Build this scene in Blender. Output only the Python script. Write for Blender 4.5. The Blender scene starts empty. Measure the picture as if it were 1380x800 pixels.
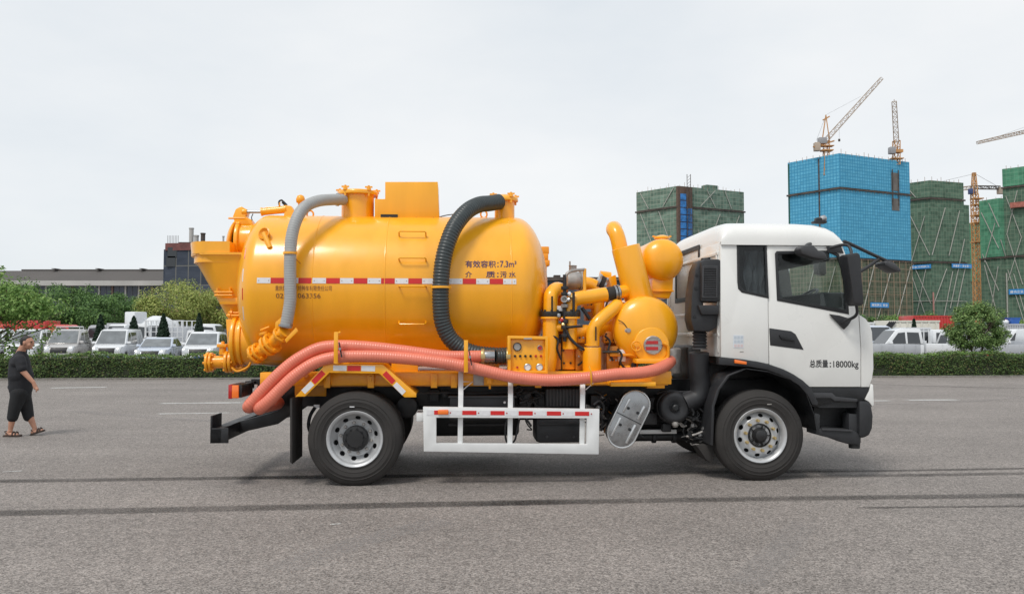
import bpy, bmesh, math, random
import numpy as np
from mathutils import Vector, Matrix
random.seed(7); np.random.seed(7)
R = math.radians
sc = bpy.context.scene
C = sc.collection

# ------------------------------------------------------------------ camera
F, CX, CY = 1110.0, 690.0, 400.0          # focal length and centre in photo pixels (1380 x 800)
EYE = 1.64
TILT = math.atan(50 / F)
cam_d = bpy.data.cameras.new('camera'); cam = bpy.data.objects.new('camera', cam_d); C.objects.link(cam)
cam.location = (0, 0, EYE); cam.rotation_euler = (R(90) + TILT, 0, 0)
cam_d.sensor_width = 36; cam_d.lens = F / 1380 * 36; cam_d.clip_end = 6000; cam_d.clip_start = .1
sc.camera = cam

# ------------------------------------------------------------------ sky, sun, exposure
SUN_EL, SUN_AZ = 56, 214                  # hazy sun high behind the camera's left shoulder (compass degrees from +Y)
w = bpy.data.worlds.new('World'); sc.world = w; w.use_nodes = True
nt = w.node_tree; nt.nodes.clear()
def wn(t, **k):
    n = nt.nodes.new(t)
    for a, b in k.items(): setattr(n, a, b)
    return n
out = wn('ShaderNodeOutputWorld'); bg = wn('ShaderNodeBackground'); bg.inputs['Strength'].default_value = .1
sky = wn('ShaderNodeTexSky', sky_type='NISHITA', sun_disc=False, sun_elevation=R(SUN_EL), sun_rotation=R(SUN_AZ))
tc = wn('ShaderNodeTexCoord'); mp = wn('ShaderNodeMapping'); mp.inputs['Scale'].default_value = (1, 1, 2.6)
nz = wn('ShaderNodeTexNoise'); nz.inputs['Scale'].default_value = 1.5; nz.inputs['Detail'].default_value = 6; nz.inputs['Roughness'].default_value = .52
rp = wn('ShaderNodeValToRGB')
rp.color_ramp.elements[0].position = .30; rp.color_ramp.elements[0].color = (5.6, 6.1, 6.55, 1)
rp.color_ramp.elements[1].position = .72; rp.color_ramp.elements[1].color = (7.5, 7.58, 7.6, 1)
mx = wn('ShaderNodeMix', data_type='RGBA'); mx.inputs['Factor'].default_value = .93
L = nt.links.new
L(tc.outputs['Generated'], mp.inputs['Vector']); L(mp.outputs['Vector'], nz.inputs['Vector']); L(nz.outputs['Fac'], rp.inputs['Fac'])
L(sky.outputs['Color'], mx.inputs['A']); L(rp.outputs['Color'], mx.inputs['B'])
L(mx.outputs['Result'], bg.inputs['Color']); L(bg.outputs['Background'], out.inputs['Surface'])
sun_d = bpy.data.lights.new('sun', 'SUN'); sun_d.energy = 1.5; sun_d.angle = R(15); sun_d.color = (1, .955, .89)
sun = bpy.data.objects.new('sun', sun_d); C.objects.link(sun)
sd = Vector((math.sin(R(SUN_AZ)) * math.cos(R(SUN_EL)), math.cos(R(SUN_AZ)) * math.cos(R(SUN_EL)), math.sin(R(SUN_EL))))
sun.rotation_euler = sd.to_track_quat('Z', 'Y').to_euler(); sun.location = (0, 0, 30)
vs = sc.view_settings; vs.view_transform = 'Standard'; vs.look = 'None'; vs.gamma = 1; vs.use_curve_mapping = False; vs.exposure = 0.36
sc.cycles.max_bounces = 8; sc.cycles.transparent_max_bounces = 16

# ------------------------------------------------------------------ measuring helpers
def ray(px, py):
    a, b = (px - CX) / F, -(py - CY) / F
    return Vector((a, math.cos(TILT) - b * math.sin(TILT), math.sin(TILT) + b * math.cos(TILT)))
def at(px, py, Y):                        # world point seen at a photo pixel, at distance Y
    d = ray(px, py); return Vector((0, 0, EYE)) + d * (Y / d.y)
def ground(px, py):
    d = ray(px, py); return Vector((0, 0, EYE)) + d * (-EYE / d.z)

# ------------------------------------------------------------------ materials
MATS = {}
def mat(name, col, rough=.5, metal=0, coat=0, var=.08, vscale=3.0, bump=0, bscale=60, rvar=.08, emit=0, spec=.5, trans=0, stretch=None):
    if name in MATS: return MATS[name]
    m = bpy.data.materials.new(name); m.use_nodes = True; t = m.node_tree; p = t.nodes['Principled BSDF']; k = t.links.new
    p.inputs['Metallic'].default_value = metal; p.inputs['Coat Weight'].default_value = coat; p.inputs['Coat Roughness'].default_value = .15
    p.inputs['Specular IOR Level'].default_value = spec
    p.inputs['Base Color'].default_value = (*col, 1); p.inputs['Roughness'].default_value = rough
    if trans: p.inputs['Transmission Weight'].default_value = trans
    co = t.nodes.new('ShaderNodeTexCoord')
    if var:
        n = t.nodes.new('ShaderNodeTexNoise'); n.inputs['Scale'].default_value = vscale; n.inputs['Detail'].default_value = 5
        if stretch:
            sm = t.nodes.new('ShaderNodeMapping'); sm.inputs['Scale'].default_value = stretch; k(co.outputs['Object'], sm.inputs['Vector']); k(sm.outputs['Vector'], n.inputs['Vector'])
        else: k(co.outputs['Object'], n.inputs['Vector'])
        r = t.nodes.new('ShaderNodeMapRange'); r.inputs['From Min'].default_value = .3; r.inputs['From Max'].default_value = .7
        r.inputs['To Min'].default_value = 1 - var; r.inputs['To Max'].default_value = 1 + var
        k(n.outputs['Fac'], r.inputs['Value'])
        v = t.nodes.new('ShaderNodeVectorMath'); v.operation = 'SCALE'; v.inputs[0].default_value = col
        k(r.outputs['Result'], v.inputs['Scale']); k(v.outputs['Vector'], p.inputs['Base Color'])
        r2 = t.nodes.new('ShaderNodeMapRange'); r2.inputs['From Min'].default_value = .3; r2.inputs['From Max'].default_value = .7
        r2.inputs['To Min'].default_value = max(.02, rough - rvar); r2.inputs['To Max'].default_value = min(1, rough + rvar)
        k(n.outputs['Fac'], r2.inputs['Value']); k(r2.outputs['Result'], p.inputs['Roughness'])
    if bump:
        n2 = t.nodes.new('ShaderNodeTexNoise'); n2.inputs['Scale'].default_value = bscale; n2.inputs['Detail'].default_value = 3
        k(co.outputs['Object'], n2.inputs['Vector'])
        b = t.nodes.new('ShaderNodeBump'); b.inputs['Strength'].default_value = bump; b.inputs['Distance'].default_value = .01
        k(n2.outputs['Fac'], b.inputs['Height']); k(b.outputs['Normal'], p.inputs['Normal'])
    if emit: p.inputs['Emission Color'].default_value = (*col, 1); p.inputs['Emission Strength'].default_value = emit
    MATS[name] = m
    return m
YEL = mat('yellow_paint', (.95, .42, .007), .36, coat=.55, var=.055, vscale=1.6, bump=.22, bscale=2.2, stretch=(3.5, 3.5, .5))
YELB = mat('yellow_paint_rough', (.90, .37, .010), .42, coat=.3, var=.10, vscale=7, bump=.12, bscale=30)
YDK = mat('orange_brown_casting', (.50, .19, .012), .5, coat=.15, var=.25, vscale=9, bump=.3, bscale=40)
WHT = mat('white_cab_paint', (.79, .79, .765), .3, coat=.6, var=.03, vscale=1.5, bump=.08, bscale=2.5)
WHT2 = mat('white_frame_paint', (.74, .75, .75), .42, coat=.15, var=.05, vscale=6)
BLK = mat('black_chassis_paint', (.014, .015, .017), .45, var=.3, vscale=8, bump=.2)
PLA = mat('dark_grey_plastic', (.022, .023, .026), .5, var=.15, vscale=10, bump=.08, bscale=200)
PLB = mat('mid_grey_plastic', (.045, .046, .05), .48, var=.12, vscale=10)
RUB = mat('tyre_rubber', (.030, .0275, .026), .8, var=.28, vscale=5, bump=.15, bscale=80)
HUB = mat('black_hub_paint', (.018, .018, .019), .4, var=.2)
RIM = mat('silver_rim_paint', (.52, .53, .54), .38, metal=.35, var=.10, vscale=9)
STL = mat('brushed_steel', (.38, .39, .40), .30, metal=.85, var=.14, vscale=12)
BRS = mat('brass_nut', (.55, .42, .20), .4, metal=.7, var=.1)
CAST = mat('grey_casting', (.38, .36, .34), .5, metal=.5, var=.2, vscale=15)
GHO = mat('grey_rubber_hose', (.36, .365, .36), .5, var=.06, vscale=8)
BHO = mat('black_green_hose', (.035, .045, .047), .38, var=.15, vscale=12)
PNK = mat('pink_orange_hose', (.75, .205, .13), .42, coat=.25, var=.06, vscale=5)
RED = mat('red_reflective_film', (.62, .02, .02), .35, var=.05)
WTP = mat('white_reflective_film', (.74, .74, .76), .35, var=.05, vscale=30)
ORL = mat('orange_lens', (.95, .20, .02), .22, coat=.6, var=0)
REDL = mat('red_lens', (.45, .01, .01), .2, coat=.6, var=0)
TXT = mat('violet_lettering', (.06, .025, .10), .5, var=0)
TXB = mat('brown_lettering', (.20, .075, .03), .5, var=0)
TXK = mat('black_lettering', (.02, .02, .022), .5, var=0)
INT = mat('cab_interior', (.05, .052, .055), .7, var=.1)
SEA = mat('seat_fabric_grey', (.16, .16, .17), .85, var=.25, vscale=14)
GRE = mat('black_grease_bolts', (.02, .018, .015), .35, var=.4, vscale=30, bump=.5, bscale=90)

def glass(name, tint, refl=.10):
    m = bpy.data.materials.new(name); m.use_nodes = True; t = m.node_tree; t.nodes.clear(); k = t.links.new
    o = t.nodes.new('ShaderNodeOutputMaterial'); tr = t.nodes.new('ShaderNodeBsdfTransparent'); tr.inputs['Color'].default_value = (*tint, 1)
    g = t.nodes.new('ShaderNodeBsdfGlossy'); g.inputs['Roughness'].default_value = .02
    lw = t.nodes.new('ShaderNodeLayerWeight'); lw.inputs['Blend'].default_value = .5
    fr = t.nodes.new('ShaderNodeMath'); fr.operation = 'POWER'; fr.inputs[1].default_value = 4; k(lw.outputs['Facing'], fr.inputs[0])
    ad = t.nodes.new('ShaderNodeMath'); ad.operation = 'ADD'; ad.inputs[1].default_value = refl; ad.use_clamp = True
    mx = t.nodes.new('ShaderNodeMixShader')
    k(fr.outputs[0], ad.inputs[0]); k(ad.outputs[0], mx.inputs['Fac']); k(tr.outputs[0], mx.inputs[1]); k(g.outputs[0], mx.inputs[2]); k(mx.outputs[0], o.inputs['Surface'])
    MATS[name] = m; return m
GLS = glass('clear_cab_glass', (.94, .975, .965), .02)
GLD = glass('tinted_glass', (.62, .65, .66), .03)
GDK = mat('dark_window_glass', (.02, .024, .028), .06, coat=.5, var=0)
GCAR = mat('car_window_glass', (.035, .04, .045), .08, coat=.6, var=0)
def netmat(name, ca, cb, cell, line, linecol, thr=.10, hz=3.0, dark=.35):
    """scaffold netting: cloth of two tones with a weave of poles and floor lines (flat cloth, all at far distance)"""
    m = bpy.data.materials.new(name); m.use_nodes = True; t = m.node_tree; p = t.nodes['Principled BSDF']; k = t.links.new
    p.inputs['Roughness'].default_value = .85; p.inputs['Specular IOR Level'].default_value = .15
    uv = t.nodes.new('ShaderNodeUVMap')
    n = t.nodes.new('ShaderNodeTexNoise'); n.inputs['Scale'].default_value = .30; n.inputs['Detail'].default_value = 9; n.inputs['Roughness'].default_value = .7
    sp = t.nodes.new('ShaderNodeMapping'); sp.inputs['Scale'].default_value = (.5, 1.6, 1)
    k(uv.outputs['UV'], sp.inputs['Vector']); k(sp.outputs['Vector'], n.inputs['Vector'])
    r = t.nodes.new('ShaderNodeValToRGB'); r.color_ramp.elements[0].position = .35; r.color_ramp.elements[1].position = .66
    r.color_ramp.elements[0].color = (*ca, 1); r.color_ramp.elements[1].color = (*cb, 1)
    k(n.outputs['Fac'], r.inputs['Fac'])
    b = t.nodes.new('ShaderNodeTexBrick'); b.offset = 0; b.inputs['Scale'].default_value = 1; b.inputs['Brick Width'].default_value = cell; b.inputs['Row Height'].default_value = hz
    b.inputs['Mortar Size'].default_value = line; b.inputs['Mortar Smooth'].default_value = .3; b.inputs['Bias'].default_value = 0
    k(uv.outputs['UV'], b.inputs['Vector'])
    b.inputs['Color1'].default_value = (1, 1, 1, 1); b.inputs['Color2'].default_value = (1 - dark, 1 - dark, 1 - dark, 1)
    mu = t.nodes.new('ShaderNodeMix'); mu.data_type = 'RGBA'; mu.blend_type = 'MULTIPLY'; mu.inputs['Factor'].default_value = 1
    k(r.outputs['Color'], mu.inputs['A']); k(b.outputs['Color'], mu.inputs['B'])
    m2 = t.nodes.new('ShaderNodeMix'); m2.data_type = 'RGBA'; m2.inputs['B'].default_value = (*linecol, 1)
    k(b.outputs['Fac'], m2.inputs['Factor']); k(mu.outputs['Result'], m2.inputs['A']); k(m2.outputs['Result'], p.inputs['Base Color'])
    b.inputs['Mortar'].default_value = (1, 1, 1, 1)
    MATS[name] = m; return m

# ------------------------------------------------------------------ object helpers
def tag(o, label=None, cat=None, group=None, kind=None):
    if label: o['label'] = label
    if cat: o['category'] = cat
    if group: o['group'] = group
    if kind: o['kind'] = kind
    return o
def empty(name, loc, rz=0, label=None, cat=None, group=None):
    o = bpy.data.objects.new(name, None); C.objects.link(o); o.location = loc; o.rotation_euler = (0, 0, rz)
    o.empty_display_size = .3
    return tag(o, label, cat, group)
def children(o): return [c for c in bpy.data.objects if c.parent == o]
def copy_tree(o, parent=None, kids=None):
    kids = kids if kids is not None else {}
    if not kids:
        for c in bpy.data.objects:
            if c.parent: kids.setdefault(c.parent.name, []).append(c)
    c = o.copy(); C.objects.link(c); c.parent = parent
    for ch in kids.get(o.name, []): copy_tree(ch, c, kids)
    return c

class MB:
    """collects shapes in a bmesh and links them as one mesh object"""
    def __init__(s): s.b = bmesh.new(); s.mi = 0
    def _mark(s, faces):
        for f in faces: f.material_index = s.mi
        return faces
    def verts(s, pts): return [s.b.verts.new(p) for p in pts]
    def face(s, pts):
        f = s.b.faces.new(s.verts(pts)); f.material_index = s.mi; return f
    def box(s, c, d, rot=None):
        r = bmesh.ops.create_cube(s.b, size=1); M = Matrix.Translation(Vector(c)) @ (rot.to_4x4() if rot else Matrix()) @ Matrix.Diagonal((*d, 1))
        bmesh.ops.transform(s.b, matrix=M, verts=r['verts']); s._mark({f for v in r['verts'] for f in v.link_faces}); return r['verts']
    def box2(s, a, b):
        a, b = Vector(a), Vector(b); return s.box((a + b) / 2, [max(abs(x), 1e-4) for x in (b - a)])
    def grid(s, rings, closed=True, cap0=True, cap1=True):
        vs = [s.verts(r) for r in rings]; n = len(vs[0]); fs = []
        for i in range(len(vs) - 1):
            for j in range(n if closed else n - 1):
                fs.append(s.b.faces.new((vs[i][j], vs[i][(j + 1) % n], vs[i + 1][(j + 1) % n], vs[i + 1][j])))
        if closed and cap0: fs.append(s.b.faces.new(vs[0][::-1]))
        if closed and cap1: fs.append(s.b.faces.new(vs[-1]))
        s._mark(fs); return vs
    def tube(s, path, r, seg=12, caps=True):
        P = [Vector(p) for p in path]; n = len(P); rr = r if hasattr(r, '__len__') else [r] * n
        T = [(P[min(i + 1, n - 1)] - P[max(i - 1, 0)]).normalized() for i in range(n)]
        a = T[0].orthogonal().normalized(); rings = []
        for i in range(n):
            a = (a - T[i] * a.dot(T[i])).normalized(); bb = T[i].cross(a)
            rings.append([P[i] + (a * math.cos(2 * math.pi * j / seg) + bb * math.sin(2 * math.pi * j / seg)) * rr[i] for j in range(seg)])
        return s.grid(rings, True, caps, caps)
    def bar(s, p0, p1, w, h=None, up=(0, 0, 1)):
        p0, p1 = Vector(p0), Vector(p1); h = h or w; d = (p1 - p0); l = d.length; d.normalize(); up = Vector(up)
        if abs(d.dot(up)) > .99: up = Vector((1, 0, 0))
        x = d.cross(up).normalized(); z = x.cross(d).normalized(); rot = Matrix((x, d, z)).transposed()
        return s.box((p0 + p1) / 2, (w, l, h), rot)
    def lathe(s, prof, org, axis, seg=32, caps=True):
        """prof: (radius, distance along axis)"""
        org, ax = Vector(org), Vector(axis).normalized(); a = ax.orthogonal().normalized(); b = ax.cross(a); rings = []
        for r, t in prof:
            rings.append([org + ax * t + (a * math.cos(2 * math.pi * j / seg) + b * math.sin(2 * math.pi * j / seg)) * max(r, .0004) for j in range(seg)])
        return s.grid(rings, True, caps, caps)
    def plate(s, outer, holes, mapf, d0, d1):
        """flat plate with holes: 2D loops -> mapf(x, y, depth)"""
        bt = bmesh.new(); edges = []
        for lp in [outer] + list(holes):
            v = [bt.verts.new((p[0], p[1], 0)) for p in lp]
            edges += [bt.edges.new((v[i], v[(i + 1) % len(v)])) for i in range(len(v))]
        bmesh.ops.triangle_fill(bt, use_beauty=True, use_dissolve=False, edges=edges, normal=(0, 0, 1))
        bt.verts.index_update()
        fr = [s.b.verts.new(mapf(v.co.x, v.co.y, d0)) for v in bt.verts]; bk = [s.b.verts.new(mapf(v.co.x, v.co.y, d1)) for v in bt.verts]
        fs = []
        for f in bt.faces:
            ix = [v.index for v in f.verts]
            fs.append(s.b.faces.new([fr[i] for i in ix])); fs.append(s.b.faces.new([bk[i] for i in ix[::-1]]))
        for e in bt.edges:
            if len(e.link_faces) == 1:
                a, b = e.verts[0].index, e.verts[1].index
                fs.append(s.b.faces.new((fr[a], fr[b], bk[b], bk[a])))
        bt.free(); s._mark(fs)
    def build(s, name, m, parent=None, bevel=0, ang=32, smooth=True, fix=True, bseg=2):
        b = s.b
        if fix: bmesh.ops.recalc_face_normals(b, faces=b.faces)
        if bevel:
            es = [e for e in b.edges if len(e.link_faces) == 2 and e.calc_face_angle(0) > R(ang)]
            try: bmesh.ops.bevel(b, geom=es, offset=bevel, segments=bseg, profile=.5, affect='EDGES', clamp_overlap=True)
            except Exception: pass
        for f in b.faces: f.smooth = smooth
        if smooth:
            for e in b.edges:
                e.smooth = not (len(e.link_faces) == 2 and e.calc_face_angle(0) > R(ang))
        me = bpy.data.meshes.new(name); b.to_mesh(me); b.free()
        for q in (m if isinstance(m, (list, tuple)) else [m]): me.materials.append(q)
        o = bpy.data.objects.new(name, me); C.objects.link(o); o.parent = parent
        return o
def smooth_path(pts, n=12):
    """Catmull-Rom through points"""
    P = [Vector(p) for p in pts]; P = [P[0] * 2 - P[1]] + P + [P[-1] * 2 - P[-2]]; out = []
    for i in range(1, len(P) - 2):
        for k in range(n):
            t = k / n; a, b, c, d = P[i - 1], P[i], P[i + 1], P[i + 2]
            out.append(.5 * ((2 * b) + (c - a) * t + (2 * a - 5 * b + 4 * c - d) * t * t + (3 * b - a - 3 * c + d) * t ** 3))
    out.append(P[-2]); return out
def resample(P, step):
    out = [P[0]]; acc = 0
    for a, b in zip(P[:-1], P[1:]):
        l = (b - a).length
        while acc + l >= step:
            t = (step - acc) / l; a = a.lerp(b, t); out.append(a); l = (b - a).length; acc = 0
        acc += l
    return out
def corrugated(name, pts, r, m, parent, pitch=.03, depth=.006, seg=18, n=4):
    P = resample(smooth_path(pts, 16), pitch / n)
    rr = [r + depth * (0.5 + .5 * math.cos(2 * math.pi * i / n)) - depth for i in range(len(P))]
    b = MB(); b.tube(P, rr, seg); return b.build(name, m, parent, ang=80)
def text_mesh(body, size, depth=.0, bold=False):
    cu = bpy.data.curves.new('t', 'FONT'); cu.body = body; cu.size = size; cu.extrude = depth; cu.resolution_u = 3
    if bold: cu.offset = size * .012
    o = bpy.data.objects.new('t', cu); C.objects.link(o); dg = bpy.context.evaluated_depsgraph_get()
    me = bpy.data.meshes.new_from_object(o.evaluated_get(dg)); bpy.data.objects.remove(o); bpy.data.curves.remove(cu)
    return me
def lettering(name, body, m, parent, width, height, mapf, bold=False, sub=False):
    """text scaled to width x height and laid on a surface: mapf(x, y) -> point"""
    me = text_mesh(body, 1, 0, bold)
    if sub:
        b = bmesh.new(); b.from_mesh(me)
        for _ in range(1): bmesh.ops.subdivide_edges(b, edges=[e for e in b.edges if e.calc_length() > .2], cuts=2)
        b.to_mesh(me); b.free()
    xs = [v.co.x for v in me.vertices]; ys = [v.co.y for v in me.vertices]
    x0, x1, y0, y1 = min(xs), max(xs), min(ys), max(ys)
    for v in me.vertices: v.co = mapf((v.co.x - x0) / (x1 - x0) * width, (v.co.y - y0) / (y1 - y0) * height)
    me.materials.clear(); me.materials.append(m); me.name = name
    o = bpy.data.objects.new(name, me); C.objects.link(o); o.parent = parent; return o
# =================================================================== THE TRUCK
TO = Vector((-1.713, 8.97, 0)); TA = R(3.8)
TU = Vector((math.cos(TA), math.sin(TA), 0)); TV = Vector((-math.sin(TA), math.cos(TA), 0))
def tl(wp): d = wp - TO; return Vector((d.dot(TU), d.dot(TV), d.z))
E0 = tl(Vector((0, 0, EYE)))
def tdir(px, py): d = ray(px, py); return Vector((d.dot(TU), d.dot(TV), d.z))
def q(px, py, v=0.0):
    """truck coordinates (u forward, v across, w up) of the point at depth v seen at a photo pixel"""
    d = tdir(px, py); return E0 + d * ((v - E0.y) / d.y)
def qq(pts, v): return [(q(x, y, v).x, q(x, y, v).z) for x, y in pts]
truck = empty('sewage_suction_truck', TO, TA, 'yellow sewage tank truck with white cab and pink hoses on the asphalt', 'truck')
UVW = lambda x, y, d: (x, d, y)
def prism(name, pts, v, v0, v1, m, parent=truck, bevel=0, holes=(), deform=None, ang=32):
    b = MB(); b.plate(qq(pts, v), [qq(h, v) for h in holes], UVW, v0, v1)
    if deform:
        for x in b.b.verts: x.co = deform(x.co)
    return b.build(name, m, parent, bevel=bevel, ang=ang)
def boxpx(name, x0, y0, x1, y1, v, depth, m, parent=truck, bevel=.01):
    a, c = q(x0, y1, v), q(x1, y0, v); b = MB(); b.box2((a.x, v, a.z), (c.x, v + depth, c.z)); return b.build(name, m, parent, bevel=bevel)
def pipe(name, pts, r, m, parent=truck, seg=18, n=8, straight=False):
    P = [Vector(p) for p in pts]; b = MB(); b.tube(P if straight else smooth_path(P, n), r, seg); return b.build(name, m, parent)
def cylv(name, c, r, v0, v1, m, parent=truck, seg=40, bevel=.01):
    b = MB(); b.lathe([(r, 0), (r, v1 - v0)], (c[0], v0, c[1]), (0, 1, 0), seg); return b.build(name, m, parent, bevel=bevel, ang=50)
def cylu(name, c, r, u0, u1, m, parent=truck, seg=40, bevel=.008):
    b = MB(); b.lathe([(r, 0), (r, u1 - u0)], (u0, c[0], c[1]), (1, 0, 0), seg); return b.build(name, m, parent, bevel=bevel, ang=50)
def bolts(name, cen, axis, rad, n, r, h, m, parent, ph=0):
    """ring of bolt heads, one part each, sharing one mesh"""
    ax = Vector(axis).normalized(); a = ax.orthogonal().normalized(); bb = ax.cross(a)
    t = MB(); t.lathe([(r, 0), (r, h * .8), (r * .7, h)], (0, 0, 0), ax, 6); first = t.build(name, m, parent)
    for i in range(n):
        o = first if i == 0 else first.copy()
        if i: C.objects.link(o)
        an = ph + 2 * math.pi * i / n; o.location = Vector(cen) + (a * math.cos(an) + bb * math.sin(an)) * rad

# ---- tank
TR, TW, TVC = .92, 2.17, 1.2
ua, ub = q(366, 391, TVC).x, q(694, 391, TVC).x
def dome(u, d, sgn, n=14):
    return [(TR * math.cos(t), u + sgn * d * math.sin(t)) for t in [math.pi / 2 * i / n for i in range(n + 1)]]
b = MB(); prof = dome(ua, .34, -1)[::-1] + dome(ub, .40, 1)
prof = [(r, t) for r, t in prof]
b.lathe(prof, (0, TVC, TW), (1, 0, 0), 96); tank = b.build('tank', YEL, truck, ang=60)
def tank_hit(px, py, off=0):
    d = tdir(px, py); rr = TR + off; a = d.y ** 2 + d.z ** 2; e = (E0.y - TVC, E0.z - TW); bq = 2 * (e[0] * d.y + e[1] * d.z); cq = e[0] ** 2 + e[1] ** 2 - rr * rr
    t = (-bq - math.sqrt(bq * bq - 4 * a * cq)) / (2 * a); return E0 + d * t
def on_tank(u, s, off=0):                 # s = arc length above the tank's widest line, near side
    an = s / TR; return Vector((u, TVC - (TR + off) * math.cos(an), TW + (TR + off) * math.sin(an)))
def arc_s(p): return math.asin(max(-1, min(1, (p.z - TW) / TR))) * TR
for px in (420, 518, 690):                # weld seams
    u = q(px, 391, .28).x; b = MB(); b.lathe([(TR - .004, -.012), (TR + .003, -.007), (TR + .0045, 0), (TR + .003, .007), (TR - .004, .012)], (u, TVC, TW), (1, 0, 0), 96)
    b.build('weld_seam', YEL, tank)
# reflective tape
h0 = tank_hit(346, 378.5); h1 = tank_hit(696, 378.5); s0 = arc_s(tank_hit(520, 378.5)); N = 19; du = (h1.x - h0.x) / N
for i in range(N):
    u0 = h0.x + i * du; b = MB(); rings = []
    for k in range(4):
        s = s0 - .031 + .062 * k / 3; rings.append([on_tank(u0 + .002, s, .0035), on_tank(u0 + du - .002, s, .0035)])
    b.grid(rings, closed=False); b.build('reflective_tape', WTP if i % 2 == 0 else RED, tank)
rv = MB()
for i in range(0, N, 2):
    for f in (.14, .86):
        p = on_tank(h0.x + (i + f) * du, s0, .004); rv.lathe([(.006, 0), (.004, .003)], p, (0, -1, 0), 8)
o = rv.build('rivets', CAST, tank); o['kind'] = 'stuff'
# step handles on the tank
hb = None
for py in (318, 351, 386, 433):
    p = tank_hit(538, py); p2 = tank_hit(574, py); s = arc_s(p); n = (on_tank(0, s, 1) - on_tank(0, s, 0))
    a = on_tank(p.x, s); c = on_tank(p2.x, s); b = MB(); a1, c1 = a + n * .075, c + n * .075
    b.tube([a, a + n * .06, a1 + Vector((.015, 0, 0)), c1 - Vector((.015, 0, 0)), c + n * .06, c], .009, 10); b.build('step_handle', YEL, tank)
# lettering on the tank
def tmap(px, py, wpx):
    p = tank_hit(px, py); p2 = tank_hit(px + wpx, py); s = arc_s(p); return p.x, s, p2.x - p.x
def tank_text(body, x0, x1, yb, hpx, m, bold=True):
    u, s, wd = tmap(x0, yb, x1 - x0); hh = arc_s(tank_hit(x0, yb - hpx)) - s
    lettering('tank_lettering', body, m, tank, wd, hh, lambda x, y: on_tank(u + x, s + y, .004), bold)
tank_text('有效容积：', 627, 672, 360.5, 9.5, TXT); tank_text('7.3m³', 674, 696, 360, 8.5, TXT)
tank_text('介', 627, 636, 374, 8.5, TXT); tank_text('质：', 655, 672, 374, 8.5, TXT); tank_text('污 水', 674, 695, 374, 8.5, TXT)
tank_text('重庆耐德山花特种车有限责任公司', 371, 447, 391.5, 7, TXB, False); tank_text('023-61063356', 372, 432, 401.5, 6.5, TXB, False)
# top box
bb_ = prism('top_equipment_box', [(505, 297), (505, 268), (519, 268), (519, 245), (590, 245), (592, 297)], .95, .95, 1.45, YEL, bevel=.006)
boxpx('box_slot', 513, 289, 536, 295, .945, .02, BLK, bb_, 0)
for x in (510, 538, 561, 584):
    c = q(x, 293.5, .95); bolts('box_bolt', (c.x, .95, c.z), (0, -1, 0), 0, 1, .009, .01, YDK, bb_)
# manhole necks
def neck(x0, x1, ytop, lid, nuts, lidh=.05):
    a, c = q(x0, ytop, 1.05), q(x1, ytop, 1.05); r = (c.x - a.x) / 2; u = (a.x + c.x) / 2; zt = q((x0 + x1) / 2, ytop, 1.05).z
    b = MB(); b.lathe([(r, 0), (r, zt - TW - .6)], (u, 1.15, TW + .6), (0, 0, 1), 40); nk = b.build('manhole_neck', YEL, truck, ang=50)
    b = MB(); b.lathe([(r, -.03), (r + lid, -.03), (r + lid, .0), (r + lid - .01, .02), (r * .8, lidh)], (u, 1.15, zt), (0, 0, 1), 40); b.build('manhole_lid', YEL, nk, bevel=.004)
    for k in range(nuts):
        an = 2 * math.pi * (k + .3) / nuts; p = Vector((u + (r + lid * .8) * math.cos(an), 1.15 + (r + lid * .8) * math.sin(an), zt - .06))
        b = MB(); b.tube([p, p + Vector((0, 0, .13))], .013, 8); b.lathe([(.028, 0), (.028, .025)], p + Vector((0, 0, .07)), (0, 0, 1), 8)
        b.box(p + Vector((0, 0, .11)), (.09, .014, .02)); b.build('wing_nut', YEL, nk)
    return nk, u, r, zt
nk1 = neck(459, 503, 259, .05, 5, .03); nk2 = neck(667, 694, 267, .045, 4, .05)
# lifting eyes and curved cable
for px in (418, 652):
    p = q(px, 292, 1.2); b = MB(); b.tube([p + Vector((.04 * math.cos(t), 0, .03 + .045 * math.sin(t))) for t in [math.pi * 2 * i / 12 for i in range(13)]], .011, 8, False); b.build('lifting_eye', YELB, tank)
pipe('cable', [q(590, 293, 1.1), q(602, 290, 1.1), q(615, 289, 1.1), q(632, 293, 1.1)], .006, BLK, tank, 6)
lp = q(405, 274, 1.1); b = MB(); b.lathe([(.03, -.12), (.03, 0), (.05, .01), (.055, .05), (.04, .09), (.01, .105)], lp, (0, 0, 1), 20); b.build('rear_beacon', YELB, truck, ang=60)
# rear rim, rear drum with its lid, ram
u = q(352, 391, TVC).x; b = MB(); b.lathe([(TR * .80, -.02), (TR * .90, -.02), (TR * .92, 0), (TR * .90, .045), (TR * .80, .045)], (u, TVC, TW), (1, 0, 0), 72); b.build('rear_door_rim', YEL, truck, bevel=.005)
def rim_tape(a0, a1, m):
    b = MB(); rings = []
    for i in range(8):
        an = R(a0 + (a1 - a0) * i / 7); rr = TR * .92 + .002
        rings.append([Vector((u + t, TVC - rr * math.cos(an), TW + rr * math.sin(an))) for t in (-.014, .03)])
    b.grid(rings, closed=False); b.build('rim_tape', m, tank)
rim_tape(22, 32, RED); rim_tape(4, 14, WTP); rim_tape(-10, -1, RED); rim_tape(-26, -15, WTP)
dc = q(336, 323, 1.1); dr = .23; du0 = q(320, 323, 1.1).x; du1 = q(372, 323, 1.1).x
dd = cylu('rear_drum', (1.2, dc.z - .02), dr, du0, du1, YEL)
cylu('drum_flange', (1.2, dc.z - .02), dr + .035, du0 - .01, du0 + .035, YEL, dd); pass
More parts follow.
